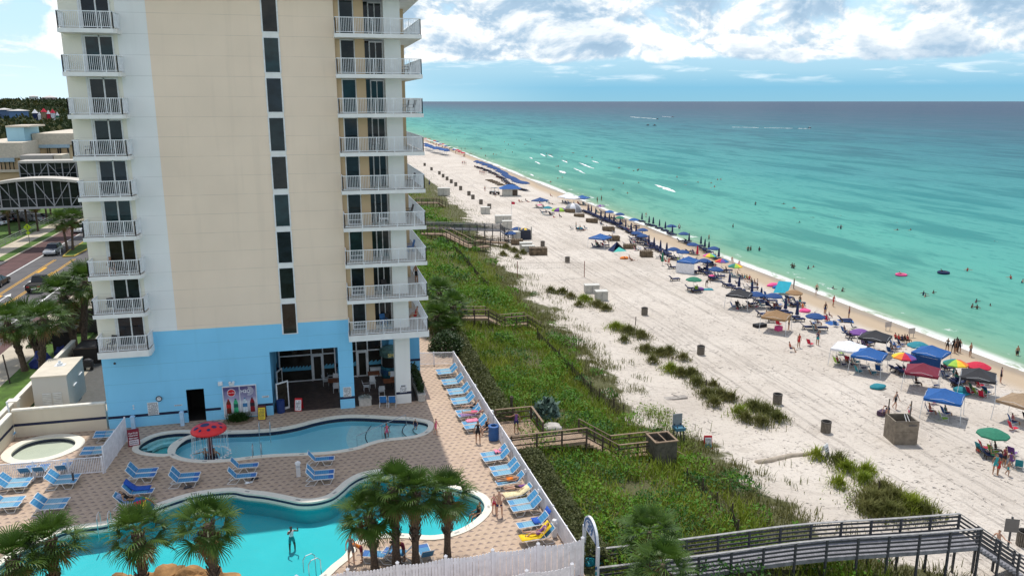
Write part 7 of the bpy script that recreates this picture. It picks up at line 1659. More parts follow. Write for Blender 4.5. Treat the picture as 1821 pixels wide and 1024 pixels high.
def under(x,y,n,label,group,rad=1.1,people=.6,lie=.35):
    """low chairs and loungers with people, in the shade"""
    for i in range(n):
        a=2*PI*i/n+random.uniform(-.4,.4); X=x+math.cos(a)*rad*random.uniform(.5,1); Y=y+math.sin(a)*rad*random.uniform(.5,1); z=ground_z(X,Y)
        c=random.choice(list(CK)); rz=SEAR+random.uniform(-.7,.7)
        if random.random()<lie: LK.put((X,Y,z),rz,'wooden lounger with navy cushion set out %s'%label,group)
        else: CK[c].put((X,Y,z),rz,'low folding chair %s'%label,'low chairs '+group.split(' ',1)[1] if ' ' in group else group)
        if random.random()<people:
            person(random.choice(['sit','lounge']),(X,Y,z-.2),rz,'person seated in the shade %s'%label,random.choice([None,'black','navy','red','pink','teal']),random.choice(['navy','black','red','teal']),random.choice([0,0,1,2]),random.choice(['brown','black','blond']),False,random.random()<.5,1,'people '+group.split(' ',1)[1])
# --- canopies, with coordinates read off the photograph (eave height)
CAN=[(P5(665,590),'black','black pop-up canopy beside the pink and blue floats',45,None,'under the black canopy near the floats',4),
 (P5(943,752),'brown','tan pop-up canopy with a sandbagged leg and pink box beneath','t',None,'',0),
 (P5(275,340),'royal','bright blue canopy with pale striped side wall amid the umbrellas',45,'white','under the blue canopy with side wall',4),
 (P6(500,225),'black','black pop-up canopy behind the white one near the waterline',40,None,'under the black canopy behind the white one',3),
 (P6(300,305),'white','white pop-up canopy joined to a blue one',40,None,'under the joined white and blue canopies',5),
 (P6(455,358),'royal','blue pop-up canopy joined to the white one',40,None,'beneath the blue half of the joined canopies',4),
 (P6(860,478),'maroon','maroon pop-up canopy left of the red umbrella',45,None,'',0),
 (P6(1025,672),'royal','blue pop-up canopy nearest the concrete enclosure',42,None,'under the blue canopy near the enclosure',3),
 (P6(1285,515),'black','black canopy in front of the red umbrella',45,None,'under the black canopy by the red umbrella',6),
 (P6(925,340),'royal','blue canopy with a hanging blue side near the waterline',30,'blue','beneath the blue canopy near the waterline',2),
 (P4(812,428),'royal','blue canopy on its own beside a striped tent and lounger stacks',45,None,'under the lone blue canopy',4),
 (P4(348,146),'blue','small blue canopy on open sand far up the beach',45,None,'under the far small blue canopy',2),
 (P4(672,128),'royal','distant blue canopy beside the white canopies at the waterline',45,None,'under the distant blue canopy',4),
 (P4(545,118),'white','first of two distant white canopies at the waterline',45,None,'under the first distant white canopy',4),
 (P4(595,128),'white','second of two distant white canopies, next to the blue one',45,None,'under the second distant white canopy',3),
 ((1818,706),'tan','tan canopy cut off by the right border',20,None,'under the tan canopy at the right border',2)]
for (px,py),c,l,rz,sd,un,n in CAN:
    far=py<400
    o=canopy(px,py,'brown' if c=='brown' else c,l,3.0 if py>430 else 3.4,45 if rz=='t' else rz,side=sd)
    if n: under(o.location.x,o.location.y,n,un,'seats '+un,1.25,.65,.1)
# --- umbrellas one by one
UMB=[('blue',P5(146,88),'blue umbrella at the waterline with loungers, beside closed ones'),('blue',P5(240,145),'blue umbrella above a tight group of loungers near the water, second from the left'),('blue',P5(308,226),'blue umbrella with a red float person beneath, in the second row'),('blue',P5(163,262),'blue umbrella touching a lower one, landward row'),('blue',P5(232,282),'lower blue umbrella overlapping its neighbour, landward row'),('blue',P5(468,256),'blue umbrella closest to the swash near two rainbow ones'),('pinkbow',P5(436,308),'pink yellow and green rainbow umbrella left of two others'),('rainbow',P5(528,350),'rainbow umbrella in the middle of three'),('rainbow',P5(630,388),'tilted rainbow umbrella nearest the water of the three'),('blue',P5(395,348),'blue umbrella behind the bright blue canopy'),('blue',P5(484,412),'blue umbrella in front of the rainbow group'),('green',P5(316,488),'lone dark green umbrella on the open sand'),('blue',P5(922,612),'blue umbrella beside the turquoise tarp'),('tan',P5(1078,588),'brown umbrella at the top of the wet sand'),('blue',P5(1240,765),'large blue umbrella above a single pair of dark loungers'),('blue',P5(790,600),'blue umbrella just behind the black canopy'),
 ('purple',P6(388,203),'purple umbrella tucked behind the black canopy'),('teal',P6(828,300),'tilted blue umbrella above the blue canopy with side wall'),('rainbow',P6(718,385),'rainbow umbrella left of the maroon canopy'),('rainbow',P6(1110,435),'rainbow umbrella left of the red one'),('red',P6(1282,455),'red umbrella above the black canopy near the waterline'),('green',P6(1395,965),'green umbrella on open sand near the right border'),
 ('plum',P4(815,195),'pale purple umbrella far off beside swimmers entering the water'),('royal',P4(885,240),'square-looking royal blue umbrella in the cushion row'),('blue',P4(965,258),'blue umbrella overlapping a green one, far row'),('green',P4(965,285),'green umbrella overlapping a blue one, far row'),('blue',P4(1140,378),'blue umbrella at the end of the cushion row, upper'),('blue',P4(1096,402),'blue umbrella at the end of the cushion row, left'),('blue',P4(1140,422),'blue umbrella at the end of the cushion row, lower'),('royal',P4(1072,300),'upright royal blue shade beside the cushion row'),('teal',P4(408,208),'small teal umbrella on open sand far up the beach'),('stripe',P3(825,712),'blue and yellow striped umbrella beside the white lockers'),('blue',P3(765,705),'blue umbrella beside the striped one at the lockers'),('blue',P3(715,738),'blue umbrella leaning on the lockers')]
for k,(px,py),l in UMB:
    x,y,z=umb(k,px,py,l)
    n=3 if py>430 else 2
    under(x,y,n,'under umbrellas along the beach','seats under umbrellas along the beach',1.0,.55,.55)
for i,(a,b) in enumerate([P5(14,212),P5(63,232),P5(110,252),P5(78,330),P5(280,178),P5(370,200),P5(400,222),P5(430,242),P5(506,294),P5(417,395),P5(588,485),P5(660,515),P5(758,556),P5(828,602),P5(1013,678),P5(1102,722),P4(818,258),P4(850,270),P4(884,283),P4(919,296),P4(966,322),P4(1010,335),P4(1051,358),P4(1090,372),P4(1135,280),P4(1190,305),P4(1222,313),P4(1270,330),P4(1315,348),P4(1370,378),P4(1188,455),P4(745,222),P4(720,212),P4(778,240),P3(100,358)]):
    x,y,z=GB(a,b,1.5); c='navy' if i!=3 else 'green'; UCl[c].put((x,y,z),random.uniform(0,6),'tightly closed navy umbrella standing among the rental loungers' if c=='navy' else 'closed dark green umbrella beside a seated pair','closed navy umbrellas' if c=='navy' else None)
    if i not in(3,34):
        for s in(-.55,.55): LK.put((x-.3,y+s,z),SEAR,'wooden lounger with navy cushion beside a closed umbrella','rental loungers by closed umbrellas')
a,b=P5(343,275); x,y,z=GB(a,b,1.5); UCl['red'].put((x,y,z),0,'closed red umbrella behind the rainbow ones')
# cushion row
for i in range(11):
    q=i/10; a,b=P4(678+ (935-678)*q,238+(338-238)*q); x,y,z=GB(a,b,.3)
    for s in(-.5,.5): LK.put((x,y+s*1.3,z),SEAR,'navy cushioned lounger in the straight empty row, mid beach','straight row of navy loungers')
for i in range(9):
    q=i/8; a,b=P4(990+(1310-990)*q,372+(560-372)*q); x,y,z=GB(a,b,.3)
    for s in(-.5,.5): LK.put((x,y+s*1.3,z),SEAR,'navy cushioned lounger in the row below the closed umbrellas','row of navy loungers below closed umbrellas')
# far dense rows
def spline(pts,n):
    o=[]; L=[0]
    for p,q in zip(pts,pts[1:]): L.append(L[-1]+math.hypot(q[0]-p[0],q[1]-p[1]))
    for i in range(n):
        t_=L[-1]*i/(n-1); j=max(k for k in range(len(L)-1) if L[k]<=t_+1e-9); f=(t_-L[j])/(L[j+1]-L[j]); o.append((pts[j][0]+(pts[j+1][0]-pts[j][0])*f,pts[j][1]+(pts[j+1][1]-pts[j][1])*f))
    return o
for a,b in spline([P3(460,212),P3(550,240),P3(640,285),P3(700,330),P3(770,358),P3(825,378)],26):
    x,y,z=GB(a+random.uniform(-1,1),b+random.uniform(-1.2,1.2),2); UK['blue'].put((x,y,z),0,'blue open umbrella in the dense rental row down the beach','blue umbrellas in the dense middle row',1.35)
    for s in(-1,1): LK.put((x-.2,y+s,z),SEAR,'lounger in shade of the dense blue umbrella row','loungers in the dense middle row')
    if random.random()<.6: person('sit',(x-1.2,y+random.uniform(-1,1),z-.2),SEAR,'person seated by the dense blue umbrella row',random.choice(['black','red',None]),'navy',1,'brown',False,False,1,'people by the dense blue row')
for a,b in spline([P3(70,82),P3(140,108),P3(235,128)],30):
    x,y,z=GB(a+random.uniform(-.5,.5),b+random.uniform(-1.5,1.5),2); UK['royal' if random.random()<.3 else 'blue'].put((x,y,z),0,'tiny blue umbrella in the farthest row beside the tower balconies','blue umbrellas in the farthest row',1.5)
FCOL=['white','red','royal','teal','tan','orange','green']
for i in range(42):
    a,b=P3(75+i*7.2+random.uniform(-4,4),52+i*2.6+random.uniform(-9,14)); x,y,z=GB(a,b,0)
    if i%3: person('stand' if i%2 else 'sit',(x,y,z),random.uniform(0,6),'tiny person on the crowded far end of the beach',random.choice([None,'black','red','white']),'navy',i%3,'brown',False,False,1.1,'people at the far end of the beach')
    else: UK[random.choice(['teal','red','tan','royal','purple','green'])].put((x,y,z),0,'tiny mixed colour umbrella in the crowd at the far end of the beach','mixed umbrellas at the far end',1.1)
# --- floats, tarps, tents
def thing1(name,mb,m,loc,label,cat,rz=0,smooth=True,group=None): return tag(mb.build(name,m,None,loc,rz,smooth),label,cat,group)
def blobthing(name,pxy,r_,c,label,cat,h=.25,seed=1,rz=0):
    x,y,z=GB(*pxy); mb=MB(); mb.blob((0,0,h*.6),(r_[0],r_[1],h),seed,3,.12,1.1); thing1(name,mb,c,(x,y,z),label,cat,rz)
def ringthing(pxy,rad,c,label,z0=None,tube=.2):
    x,y,z=GB(*pxy) if z0 is None else (*G(*pxy,z0),z0); mb=MB(); n=20; k=8
    for i in range(n):
        for j in range(k): a=2*PI*i/n;b_=2*PI*j/k; q=rad+tube*math.cos(b_); mb.v.append((q*math.cos(a),q*math.sin(a),tube*math.sin(b_)+tube*.8))
    for i in range(n):
        for j in range(k): mb.f.append([i*k+j,((i+1)%n)*k+j,((i+1)%n)*k+(j+1)%k,i*k+(j+1)%k]); mb.m.append(0)
    thing1('swim_ring',mb,c,(x,y,z),label,'swim ring')
blobthing('air_mattress',P5(925,552),(1.3,.7),CV['pink'],'pink inflatable mattress behind the turquoise tarp','float',.35); blobthing('air_mattress',P5(965,568),(1.2,.6),CV['royal'],'blue inflatable mattress beside the pink one','float',.35,4)
x,y,z=GB(*P5(975,605)); mb=MB(); mb.add([(-2,-1.1,.5),(.3,-1.3,.35),(2.2,.7,1.5),(.2,1.1,1.7)],[(0,1,2,3)]); o=thing1('beach_tarp',mb,CV['aqua'],(x,y,z),'turquoise tarp stretched as shade near the brown umbrella','tarp',0,False); o.modifiers.new('t','SOLIDIFY').thickness=.02
for i,(pp,c,l) in enumerate([(P5(355,580),'purple','purple blue round float on sand near the green umbrella'),(P5(1155,745),'pink','pink float beside the navy closed umbrella and blue loungers'),(P4(998,608),'orange','bright orange tarp heap beside sunbathers on open sand'),(P4(652,380),'teal','teal shade bundle beside seated people on open sand'),(P4(1680,750),'pink','pink floral ring leaning by loungers below the blue umbrella'),(P6(515,640),'teal','small dark heap near the right border'),(P6(1150,665),'teal','teal towel spread on sand right of the nearest blue canopy')]):
    blobthing('beach_float',pp,(.8,.6),CV[c],l,'float',.28,i+2)
def tent(px,py,c,label,rad=1.3,h=1.4,rz=0,cat='tent'):
    x,y,z=GB(px,py); mb=MB(); n=14; k=6
    for j in range(k+1):
        b_=PI/2*j/k
        for i in range(n+1): a=PI*1.15*i/n-.2; q=math.cos(b_)**.8; mb.v.append((rad*q*math.cos(a),rad*q*math.sin(a)*.9,h*math.sin(b_)))
    for j in range(k):
        for i in range(n): mb.f.append([j*(n+1)+i,j*(n+1)+i+1,(j+1)*(n+1)+i+1,(j+1)*(n+1)+i]); mb.m.append(i//3%len(c))
    o=mb.build('beach_tent',[CV[q] for q in c],None,(x,y,z),rz,True); tag(o,label,cat)
x,y,z=GB(*P4(942,546)); root=empty('beach_tent',(x,y,z),R(12)); tag(root,'blue and white pointed beach tent with seafoam floor beside the lone blue canopy','tent')
for nm,cc_,fs in(('fabric','navy',[(0,4,3),(3,4,2)]),('white_panel','grey',[(2,4,1)]),('front_flap','seafoam',[(0,1,5)])):
    mb=MB(); mb.add([(-1.5,-1.0,0),(1.5,-1.0,0),(1.5,1.0,0),(-1.5,1.0,0),(.1,.3,1.7),(.2,-.3,.75)],fs); o=mb.build(nm,CV[cc_],root); o.modifiers.new('t','SOLIDIFY').thickness=.02
tent(*P4(600,245),['grey','white'],'grey dome tent behind the lounger stacks far up the beach',2.4,2.2,R(200)); tent(*P4(495,240),['lime','purple'],'low lime and purple shelter beside the grey dome tent',2.0,.9,R(180))
tent(*P6(700,0),['blue'],'small blue shade tent at the wet sand, upper right crowd',.6,.6,0) if False else None
for i,(pp,l) in enumerate([(P6(1160,680),'turquoise patterned blanket right of nearest blue canopy'),(P6(160,150),'blue and white striped towel near the large blue umbrella'),(P6(270,135),'blue towel with a standing closed wrap near the wet sand'),(P4(790,515),'blue blanket under the lone blue canopy'),(P4(1630,845),'teal blanket behind the bending person'),(P4(345,195),'pink blanket under the far small canopy')]):
    x,y,z=GB(*pp); mb=MB(); 
    for j in range(5):
        for k in range(5): mb.v.append((-1+.5*j,-.6+.3*k,.02+.04*random.random()))
    for j in range(4):
        for k in range(4): mb.f.append([j*5+k,j*5+5+k,j*5+6+k,j*5+k+1]); mb.m.append(0)
    tag(mb.build('beach_blanket',[CV['aqua'],CV['royal'],CV['royal'],CV['navy'],CV['teal'],CV['pink']][i],None,(x,y,z+.02),random.uniform(-.5,.5)),l,'blanket')
# --- bins
def bin_kit():
    root=empty('litter_bin'); tag(root,'slatted bin','litter bin'); mb=MB(); n=22
    for i in range(n): a=2*PI*i/n; mb.bar((.40*math.cos(a),.40*math.sin(a),.03),(.40*math.cos(a),.40*math.sin(a),.98),.075,.03,up=(math.cos(a),math.sin(a),0))
    mb.build('slats',M('bin_slat',(.19,.165,.135),.85,.3,5),root); mb=MB(); mb.lathe([(.375,.02),(.375,.94)],18); mb.build('liner',M('bin_liner',(.035,.032,.03),.9),root)
    mb=MB(); mb.lathe([(.44,.90),(.44,1.0),(.36,1.0),(.33,.8)],18); mb.build('rim',M('bin_rim',(.10,.09,.08),.8),root); return Kit(root)
BK=bin_kit()
NEARB=[(1468,768,'slatted litter bin just above the concrete enclosure row, nearest to the walkway'),(1382,718,'slatted litter bin right of the end dune grass clump'),(1246,630,'slatted litter bin on open sand beyond the first long grass clump'),(1146,560,'slatted litter bin on open sand level with the white lockers'),(1009,467,'slatted litter bin beside the volleyball net'),(965,438,'slatted litter bin above the dark pallet stack'),(1819,969,'slatted litter bin cut by the right border below the walkway steps')]
for px,py,l in NEARB: x,y,z=GB(px,py); BK.put((x,y,z),random.uniform(0,1),l,None)
for px,py in [(65,236),(117,270),(177,301),(205,323),(235,344),(267,367),(301,389),(338,419),(401,460),(431,488),(492,526),(555,560)]:
    x,y,z=GB(*P3(px,py)); BK.put((x,y,z),0,'distant slatted bin in the straight line of bins up the beach','line of distant litter bins',1.25)
# --- white lockers
LOCK=M('locker_white',(.46,.445,.40),.75,.18,1.5)
for i,(a,b,wd,dp,h,l) in enumerate([(1052,520,2.4,1.3,1.35,'rear white storage locker on sand beside dune grass'),(1069,533,1.9,1.4,1.5,'front white storage locker on sand beside dune grass'),(*P3(525,598),2.6,1.6,1.9,'white locker at the dune corner under the line of bins'),(*P3(660,665),4.2,2,1.9,'long white locker behind the dark walkway steps'),(*P3(690,715),2.4,1.6,2.1,'tall white locker beside the dark walkway steps'),(*P3(757,795),2.0,1.4,1.9,'white locker between the blue umbrellas and pallets'),(*P3(832,868),2.6,1.4,1.5,'white locker beside the big pallet stack'),(*P3(850,885),2.6,1.3,1.3,'low front white locker beside the big pallet stack'),(*P3(210,458),4.0,2.2,2.4,'distant white locker at the dune edge near the tower')]):
    wd*=.88; dp*=.9; h*=.88; x,y,z=GB(a,b); root=empty('storage_locker',(x,y,z),R(-8)); tag(root,l,'locker'); mb=MB(); mb.box(-wd/2,-dp/2,0,wd/2,dp/2,h-.06); mb.build('body',LOCK,root); mb=MB(); mb.box(-wd/2-.05,-dp/2-.05,h-.059,wd/2+.05,dp/2+.05,h+.04); mb.build('lid',M('locker_lid',(.55,.54,.50),.75,.15,2),root); mb=MB(); mb.box(-.03,-dp/2-.012,.1,.03,-dp/2-.001,h-.1); mb.box(-.12,-dp/2-.05,h*.55,-.06,-dp/2-.001,h*.65); mb.build('door_seam',M('seam_grey',(.2,.2,.2),.7),root)
x,y,z=GB(*P3(825,790)); root=empty('rental_booth',(x,y,z),R(-8)); tag(root,'dark rental booth with white uprights between lockers and umbrellas','booth'); mb=MB(); mb.box(-1.1,-.8,0,1.1,.8,1.9); mb.build('body',M('booth_dark',(.025,.03,.05),.7),root)
for s in(-1,1): mb=MB(); mb.box(s*1.3-.06,-.7,0,s*1.3+.06,.2,2.6); mb.build('upright',LOCK,root)
# --- pallet / lounger stacks
def stack(px,py,wd,dp,h,label,rz=-10,grp=None):
    x,y,z=GB(px,py); root=empty('lounger_stack',(x,y,z),R(rz)); tag(root,label,'lounger stack',grp); wd*=.9; dp*=.85; h*=.85; k=max(2,round(h/.27)); PL=M('stack_wood',(.155,.115,.075),.85,.55,2)
    for i in range(k):
        mb=MB(); z0=i*h/k; n=max(4,int(wd/.36))
        for j in range(n): mb.box(-wd/2+wd*j/n,-dp/2,z0+h/k-.07,-wd/2+wd*(j+.62)/n,dp/2,z0+h/k-.02)
        for s in(-1,0,1): mb.box(-wd/2,s*dp*.44-.05,z0,wd/2,s*dp*.44+.05,z0+h/k-.071)
        mb.build('frame',PL,root,(0,random.uniform(-.06,.06),0))
for a,b,wd,dp,h,l in [(957,453,3.6,2.2,1.6,'big dark wooden lounger stack near the volleyball net'),(*P3(765,832),2.6,1.6,1.3,'dark wooden stack between the white lockers'),(*P4(580,252),2.8,1.6,1.1,'brown lounger stack in front of the grey dome tent'),(*P4(650,285),2.8,1.6,.9,'low brown stack second from the grey dome tent'),(*P4(748,330),3.0,1.7,1.2,'brown stack third from the grey dome tent'),(*P4(876,395),2.9,1.7,1.2,'brown stack left of the navy cushion row, above the lone blue canopy'),(*P4(912,468),2.9,1.7,1.2,'brown stack touching the right side of the lone blue canopy'),(*P4(1040,528),2.6,1.6,1.0,'brown stack right of the seafoam tent'),(*P4(1168,592),2.5,1.6,1.3,'brown stack on open sand nearest the camera, left of the blue canopy with side wall')]: stack(a,b,wd,dp,h,l)
for i,(a,b) in enumerate([P3(555,345),P3(572,352),P3(590,358),P3(608,366),P3(628,376),P3(645,384)]): stack(a,b,3.0,1.2,.4,'flat dark rack lying on sand landward of the dense blue row',10,'flat racks on the sand')
# --- hut, cart, flag, volleyball
x,y,z=GB(*P3(712,462)); root=empty('beach_hut',(x,y,z),R(-8)); tag(root,'white rental hut with a blue roof far up the beach','hut'); mb=MB(); mb.box(-2.2,-1.5,0,2.2,1.5,2.2); mb.build('wall',LOCK,root); mb=MB(); mb.add([(-3.2,-2.2,2.2),(3.2,-2.2,2.2),(3.2,2.2,2.2),(-3.2,2.2,2.2),(-.8,0,3.4),(.8,0,3.4)],[(0,1,5,4),(1,2,5),(2,3,4,5),(3,0,4),(0,3,2,1)]); mb.build('roof',CV['royal'],root); mb=MB(); mb.box(.6,-1.53,.2,2.0,-1.501,1.9); mb.build('counter',WOODD,root)
x,y,z=GB(*P3(595,452)); root=empty('beach_buggy',(x,y,z),R(20)); tag(root,'dark open beach buggy parked left of the rental hut','buggy'); mb=MB(); mb.box(-.8,-1.6,.45,.8,1.6,.9); mb.build('body',M('car_black'),root); mb=MB(); mb.box(-.75,-1.0,1.95,.75,.9,2.02); mb.build('roof',M('car_black'),root); mb=MB()
for sx in(-1,1):
    for yy in(-.95,.85): mb.bar((sx*.7,yy,.9),(sx*.7,yy,1.95),.06)
mb.build('roll_cage',M('car_black'),root)
for sx in(-1,1):
    for yy in(-1.1,1.1): mb=MB(); mb.lathe([(0,-.14),(.38,-.14),(.38,.14),(0,.14)],12); mb.v=[(c_+sx*.8,a_+yy,b_+.38) for a_,b_,c_ in mb.v]; mb.build('wheel',TYRE,root)
for px,py,py0,l in [(722,625,585,'thin red flag pole behind the white lockers')]:
    x,y,z=GB(*P3(px,py+12)); root=empty('flag_pole',(x,y,z)); tag(root,l,'flag pole'); mb=MB(); mb.tube([(0,0,0),(0,0,4.2)],.05,6); mb.build('pole',SILV,root); mb=MB(); mb.add([(0,0,4.1),(.9,.1,4.0),(.9,.1,3.4),(0,0,3.5)],[(0,1,2,3)]); o=mb.build('flag',CV['red'],root); o.modifiers.new('t','SOLIDIFY').thickness=.02
a=GB(920,494); b=GB(1039,492.5); root=empty('volleyball_net',a); tag(root,'faded volleyball net between two reddish poles on the sand','volleyball net'); d=Vector((b[0]-a[0],b[1]-a[1],b[2]-a[2]))
for p in(Vector(),d): mb=MB(); mb.tube([tuple(p),tuple(p+Vector((0,0,2.6)))],.06,6); mb.build('pole',M('net_pole',(.22,.09,.06),.8),root)
mb=MB()
for zz in(1.45,2.4): mb.tube([tuple(d*.02+Vector((0,0,zz))),tuple(d*.98+Vector((0,0,zz-.0)))],.022,4)
for i in range(1,40): p=d*(.02+.96*i/40); mb.tube([tuple(p+Vector((0,0,1.45))),tuple(p+Vector((0,0,2.4)))],.008,3)
for zz in(1.65,1.85,2.05,2.25): mb.tube([tuple(d*.02+Vector((0,0,zz))),tuple(d*.98+Vector((0,0,zz)))],.008,3)
mb.build('net',M('net_cord',(.38,.34,.30),.8),root)
for pp,l in((P6(592,205),'small sign on legs on the wet sand, left of the other'),(P6(770,255),'small tilted sign on the wet sand near the standing group')):
    x,y,z=GB(*pp); root=empty('warning_sign',(x,y,z)); tag(root,l,'sign'); mb=MB(); mb.box(-.45,-.03,.5,.45,.03,1.2); mb.build('board',M('board_pale',(.42,.38,.36),.7),root)
    for s in(-1,1): mb=MB(); mb.bar((s*.3,0,0),(s*.3,0,.5),.05); mb.build('leg',GREYC,root)
# --- people on the sand
def pb(pose,pxy,rz,label,top=None,bottom='navy',skin=0,hair='brown',fem=False,s=1,group=None,long=False,near=False,dz=0):
    x,y,z=GB(*pxy); return person(pose,(x,y,z+dz),rz,label,top,bottom,skin,hair,near,fem,s,group,long)
pb('walk',(1591,727),R(25),'heavy man in dark shirt and cap walking toward the concrete enclosure','grey','black',0,'black',False,1.03,None,False,True)
pb('bend',(1577,741),R(-60),'person in white top bending over a cooler beside the man in dark shirt','white','navy',0,'black',True,1,None,False,True)
x,y,z=GB(1568,738); mb=MB(); mb.box(-.45,-.25,.05,.45,.25,.45); tag(mb.build('cooler',M('cooler_dark',(.06,.03,.06),.6,.8,5),None,(x,y,z),.4),'dark patterned cooler on sand beside the bending person','cooler')
pb('walk',(1616,742),R(170),'child in pale patterned clothes behind the concrete enclosure','white','pink',0,'blond',True,.75)
pb('rail',(1772,985),R(-70),'bare-chested man at the bottom of the grey walkway steps',None,'navy',0,'brown',False,1,None,False,True)
pb('stand',(1420,618),R(10),'man in bright red clothes standing alone on the open sand','red','red',1,'black')
pb('sit',(1405,625),R(60),'person in red seated on sand left of the man in red','red','navy',1,'black'); 
for i,(a,b,p,t_,bt,l) in enumerate([(1034,880,'stand','yellow','black','man in yellow beside the tan canopy'),(1110,1005,'x',0,0,''),(1072,570,'stand',None,'black','bare-chested man on the wet sand by the brown umbrella'),(1244,612,'walk',None,'black','person striding along the wet sand with arms swinging'),(1372,705,'walk','red','red','woman in red swimsuit walking on the wet sand'),(1310,758,'stand','navy','black','person in dark clothes standing near the wet sand'),(655,425,'walk','pink','red','child walking past the tilted rainbow umbrella'),(428,215,'stand',None,'navy','person standing in the swash beside closed umbrellas'),(204,132,'stand','white','navy','person in white standing at the far water edge'),(1140,735,'sit','orange','red','woman in orange seated beside the closed umbrella'),(605,372,'sit',None,'navy','bather seated at wet sand near the rainbow group'),(720,515,'sit','yellow','navy','child in yellow seated on sand, left of three'),(700,512,'sit','teal','navy','child in teal seated on the sand, middle of three'),(735,520,'sit','red','navy','child in red seated on the sand, right of three'),(412,555,'bend','grey','black','person bending over beside the dark green umbrella'),(125,385,'sit','red','red','person in red in a chair under the closed green umbrella'),(97,380,'sit','black','red','second person in a chair under the closed green umbrella'),(870,795,'sit','red','red','person in red seated at the tan canopy edge')]):
    if p=='x': continue
    pb(p,P5(a,b),R(random.uniform(-120,120)),l,t_,bt,i%3 if i%5 else 0,['brown','black','blond'][i%3],i%2==0)
x,y,z=GB(*P5(957,885)); mb=MB(); mb.box(-.4,-.3,0,.4,.3,.55); tag(mb.build('cooler',CV['pink'],None,(x,y,z),.3),'pink patterned box under the tan canopy','cooler'); x,y,z=GB(*P5(815,858)); mb=MB(); mb.box(-.8,-.4,0,.8,.4,.4); tag(mb.build('cooler',CV['black'],None,(x,y,z),.2),'low dark cart at the landward leg of the tan canopy','cooler')
for i,(a,b) in enumerate([(1040,365),(1085,370),(1102,376),(1118,368),(1132,372),(1108,355)]):
    pb('stand',P6(a,b),R(-60+40*i),'dark-clad bather in the standing group of six at the swash','black','black',1+i%2,'black',i%2==0,1,'standing group at the swash')
pb('hips',P6(1215,400),R(20),'bare-chested man in grey shorts standing apart right of the group of six',None,'grey',1,'black')
for i,(a,b) in enumerate([(650,290),(675,300),(700,305),(722,300),(740,303)]): pb('sit',P6(a,b),R(100),'person in a low chair facing the sea, group left of the tilted sign',random.choice(['black','red','navy']),'black',i%3,'black',False,1,'seated group left of the tilted sign')
for i,(a,b,l) in enumerate([(115,80,'dark clad person standing near the towels by large blue umbrella'),(295,110,'dark standing wrapped person near wet sand at upper left of canopies'),(148,105,'child seated on sand near the striped towel')]): pb('stand' if i<2 else 'sit',P6(a,b),R(40*i),l,['black','maroon','purple'][i],'navy',1,'black',True,1 if i<2 else .7)
# family at the right edge
for i,(a,b,p,t_,bt,sc,l) in enumerate([(1706,140,'stand','teal','teal',1,'woman in long teal dress in the family at right'),(1718,142,'walk','red','red',.8,'child in red beside the woman in teal'),(1755,145,'walk',None,'teal',.75,'bare-chested child walking at the right of the family'),(1690,80,'sit','green','green',1,'person in green chair behind the family at right'),(1740,110,'stand','maroon','black',1,'adult in maroon in the middle of the family at right'),(1768,105,'sit','purple','purple',1,'person seated under purple bags in the family at right')]): pb(p,P8(a,b),R(-40+30*i),l,t_,bt,1,'black',True,sc)
for i,(a,b,c) in enumerate([(1665,45,'red'),(1700,60,'lime'),(1775,65,'purple'),(1800,115,'teal')]): x,y,z=GB(*P8(a,b)); CK[c].put((x,y,z),R(70+20*i),['red','lime green','purple','teal'][i]+' low chair in the family camp near the right border')
for i,(a,b,c,l) in enumerate([(1545,960,'red','reclined red chair near the green umbrella at right'),(1570,765,'navy','purple cushioned lounge chair at the right border'),(520,460,'navy','folding chair right of the joined canopies'),(240,385,'lime','lime green high-backed chair under the white canopy'),(1270,695,'lime','lime green chair in front of the black canopy by the red umbrella'),(945,760,'red','red chair under the blue canopy near the enclosure')]): x,y,z=GB(*P6(a,b)); CK[c].put((x,y,z),R(80),l)
for i,(a,b,l) in enumerate([(352,228,'p'),(365,226,'p'),(378,230,'p'),(500,305,'p'),(515,308,'p'),(530,305,'p'),(485,300,'p'),(602,470,'p'),(522,430,'p')]): pb('stand',P3(a,b),R(50*i),'distant person standing on sand landward of the dense blue umbrella row',['red','white',None][i%3],'navy',i%2,'brown',False,1.05,'distant people standing on the sand')
for i,(a,b) in enumerate([(188,175),(215,172),(240,170),(262,172),(345,185),(402,245),(660,380),(690,390),(780,495),(800,500),(838,490),(1010,610),(1040,620),(1062,622),(500,290),(460,290),(430,130),(450,190)]): pb(['sit','lounge'][i%2],P4(a,b),SEAR+random.uniform(-.6,.6),'small seated sunbather on the open sand of the middle beach',['red','black',None,'pink'][i%4],'navy',i%3,'brown',i%2==0,1,'sunbathers on the middle beach',False,False,-.15)
for a,b in((790,175),(822,160)): x,y=G(*P4(a,b),SEA); person('stand',(x,y,SEA-.1),R(90),'person wading in at the shoreline by the pale purple umbrella','black','black',1,'black',False,False,1.05,'two waders by the pale purple umbrella')
pb('stand',P4(1420,392),0,'woman standing at the swash right of the blue umbrella','pink','pink',0,'brown',True); pb('stand',P4(1165,300),0,'bather standing among the far closed umbrellas',None,'white',0,'brown')
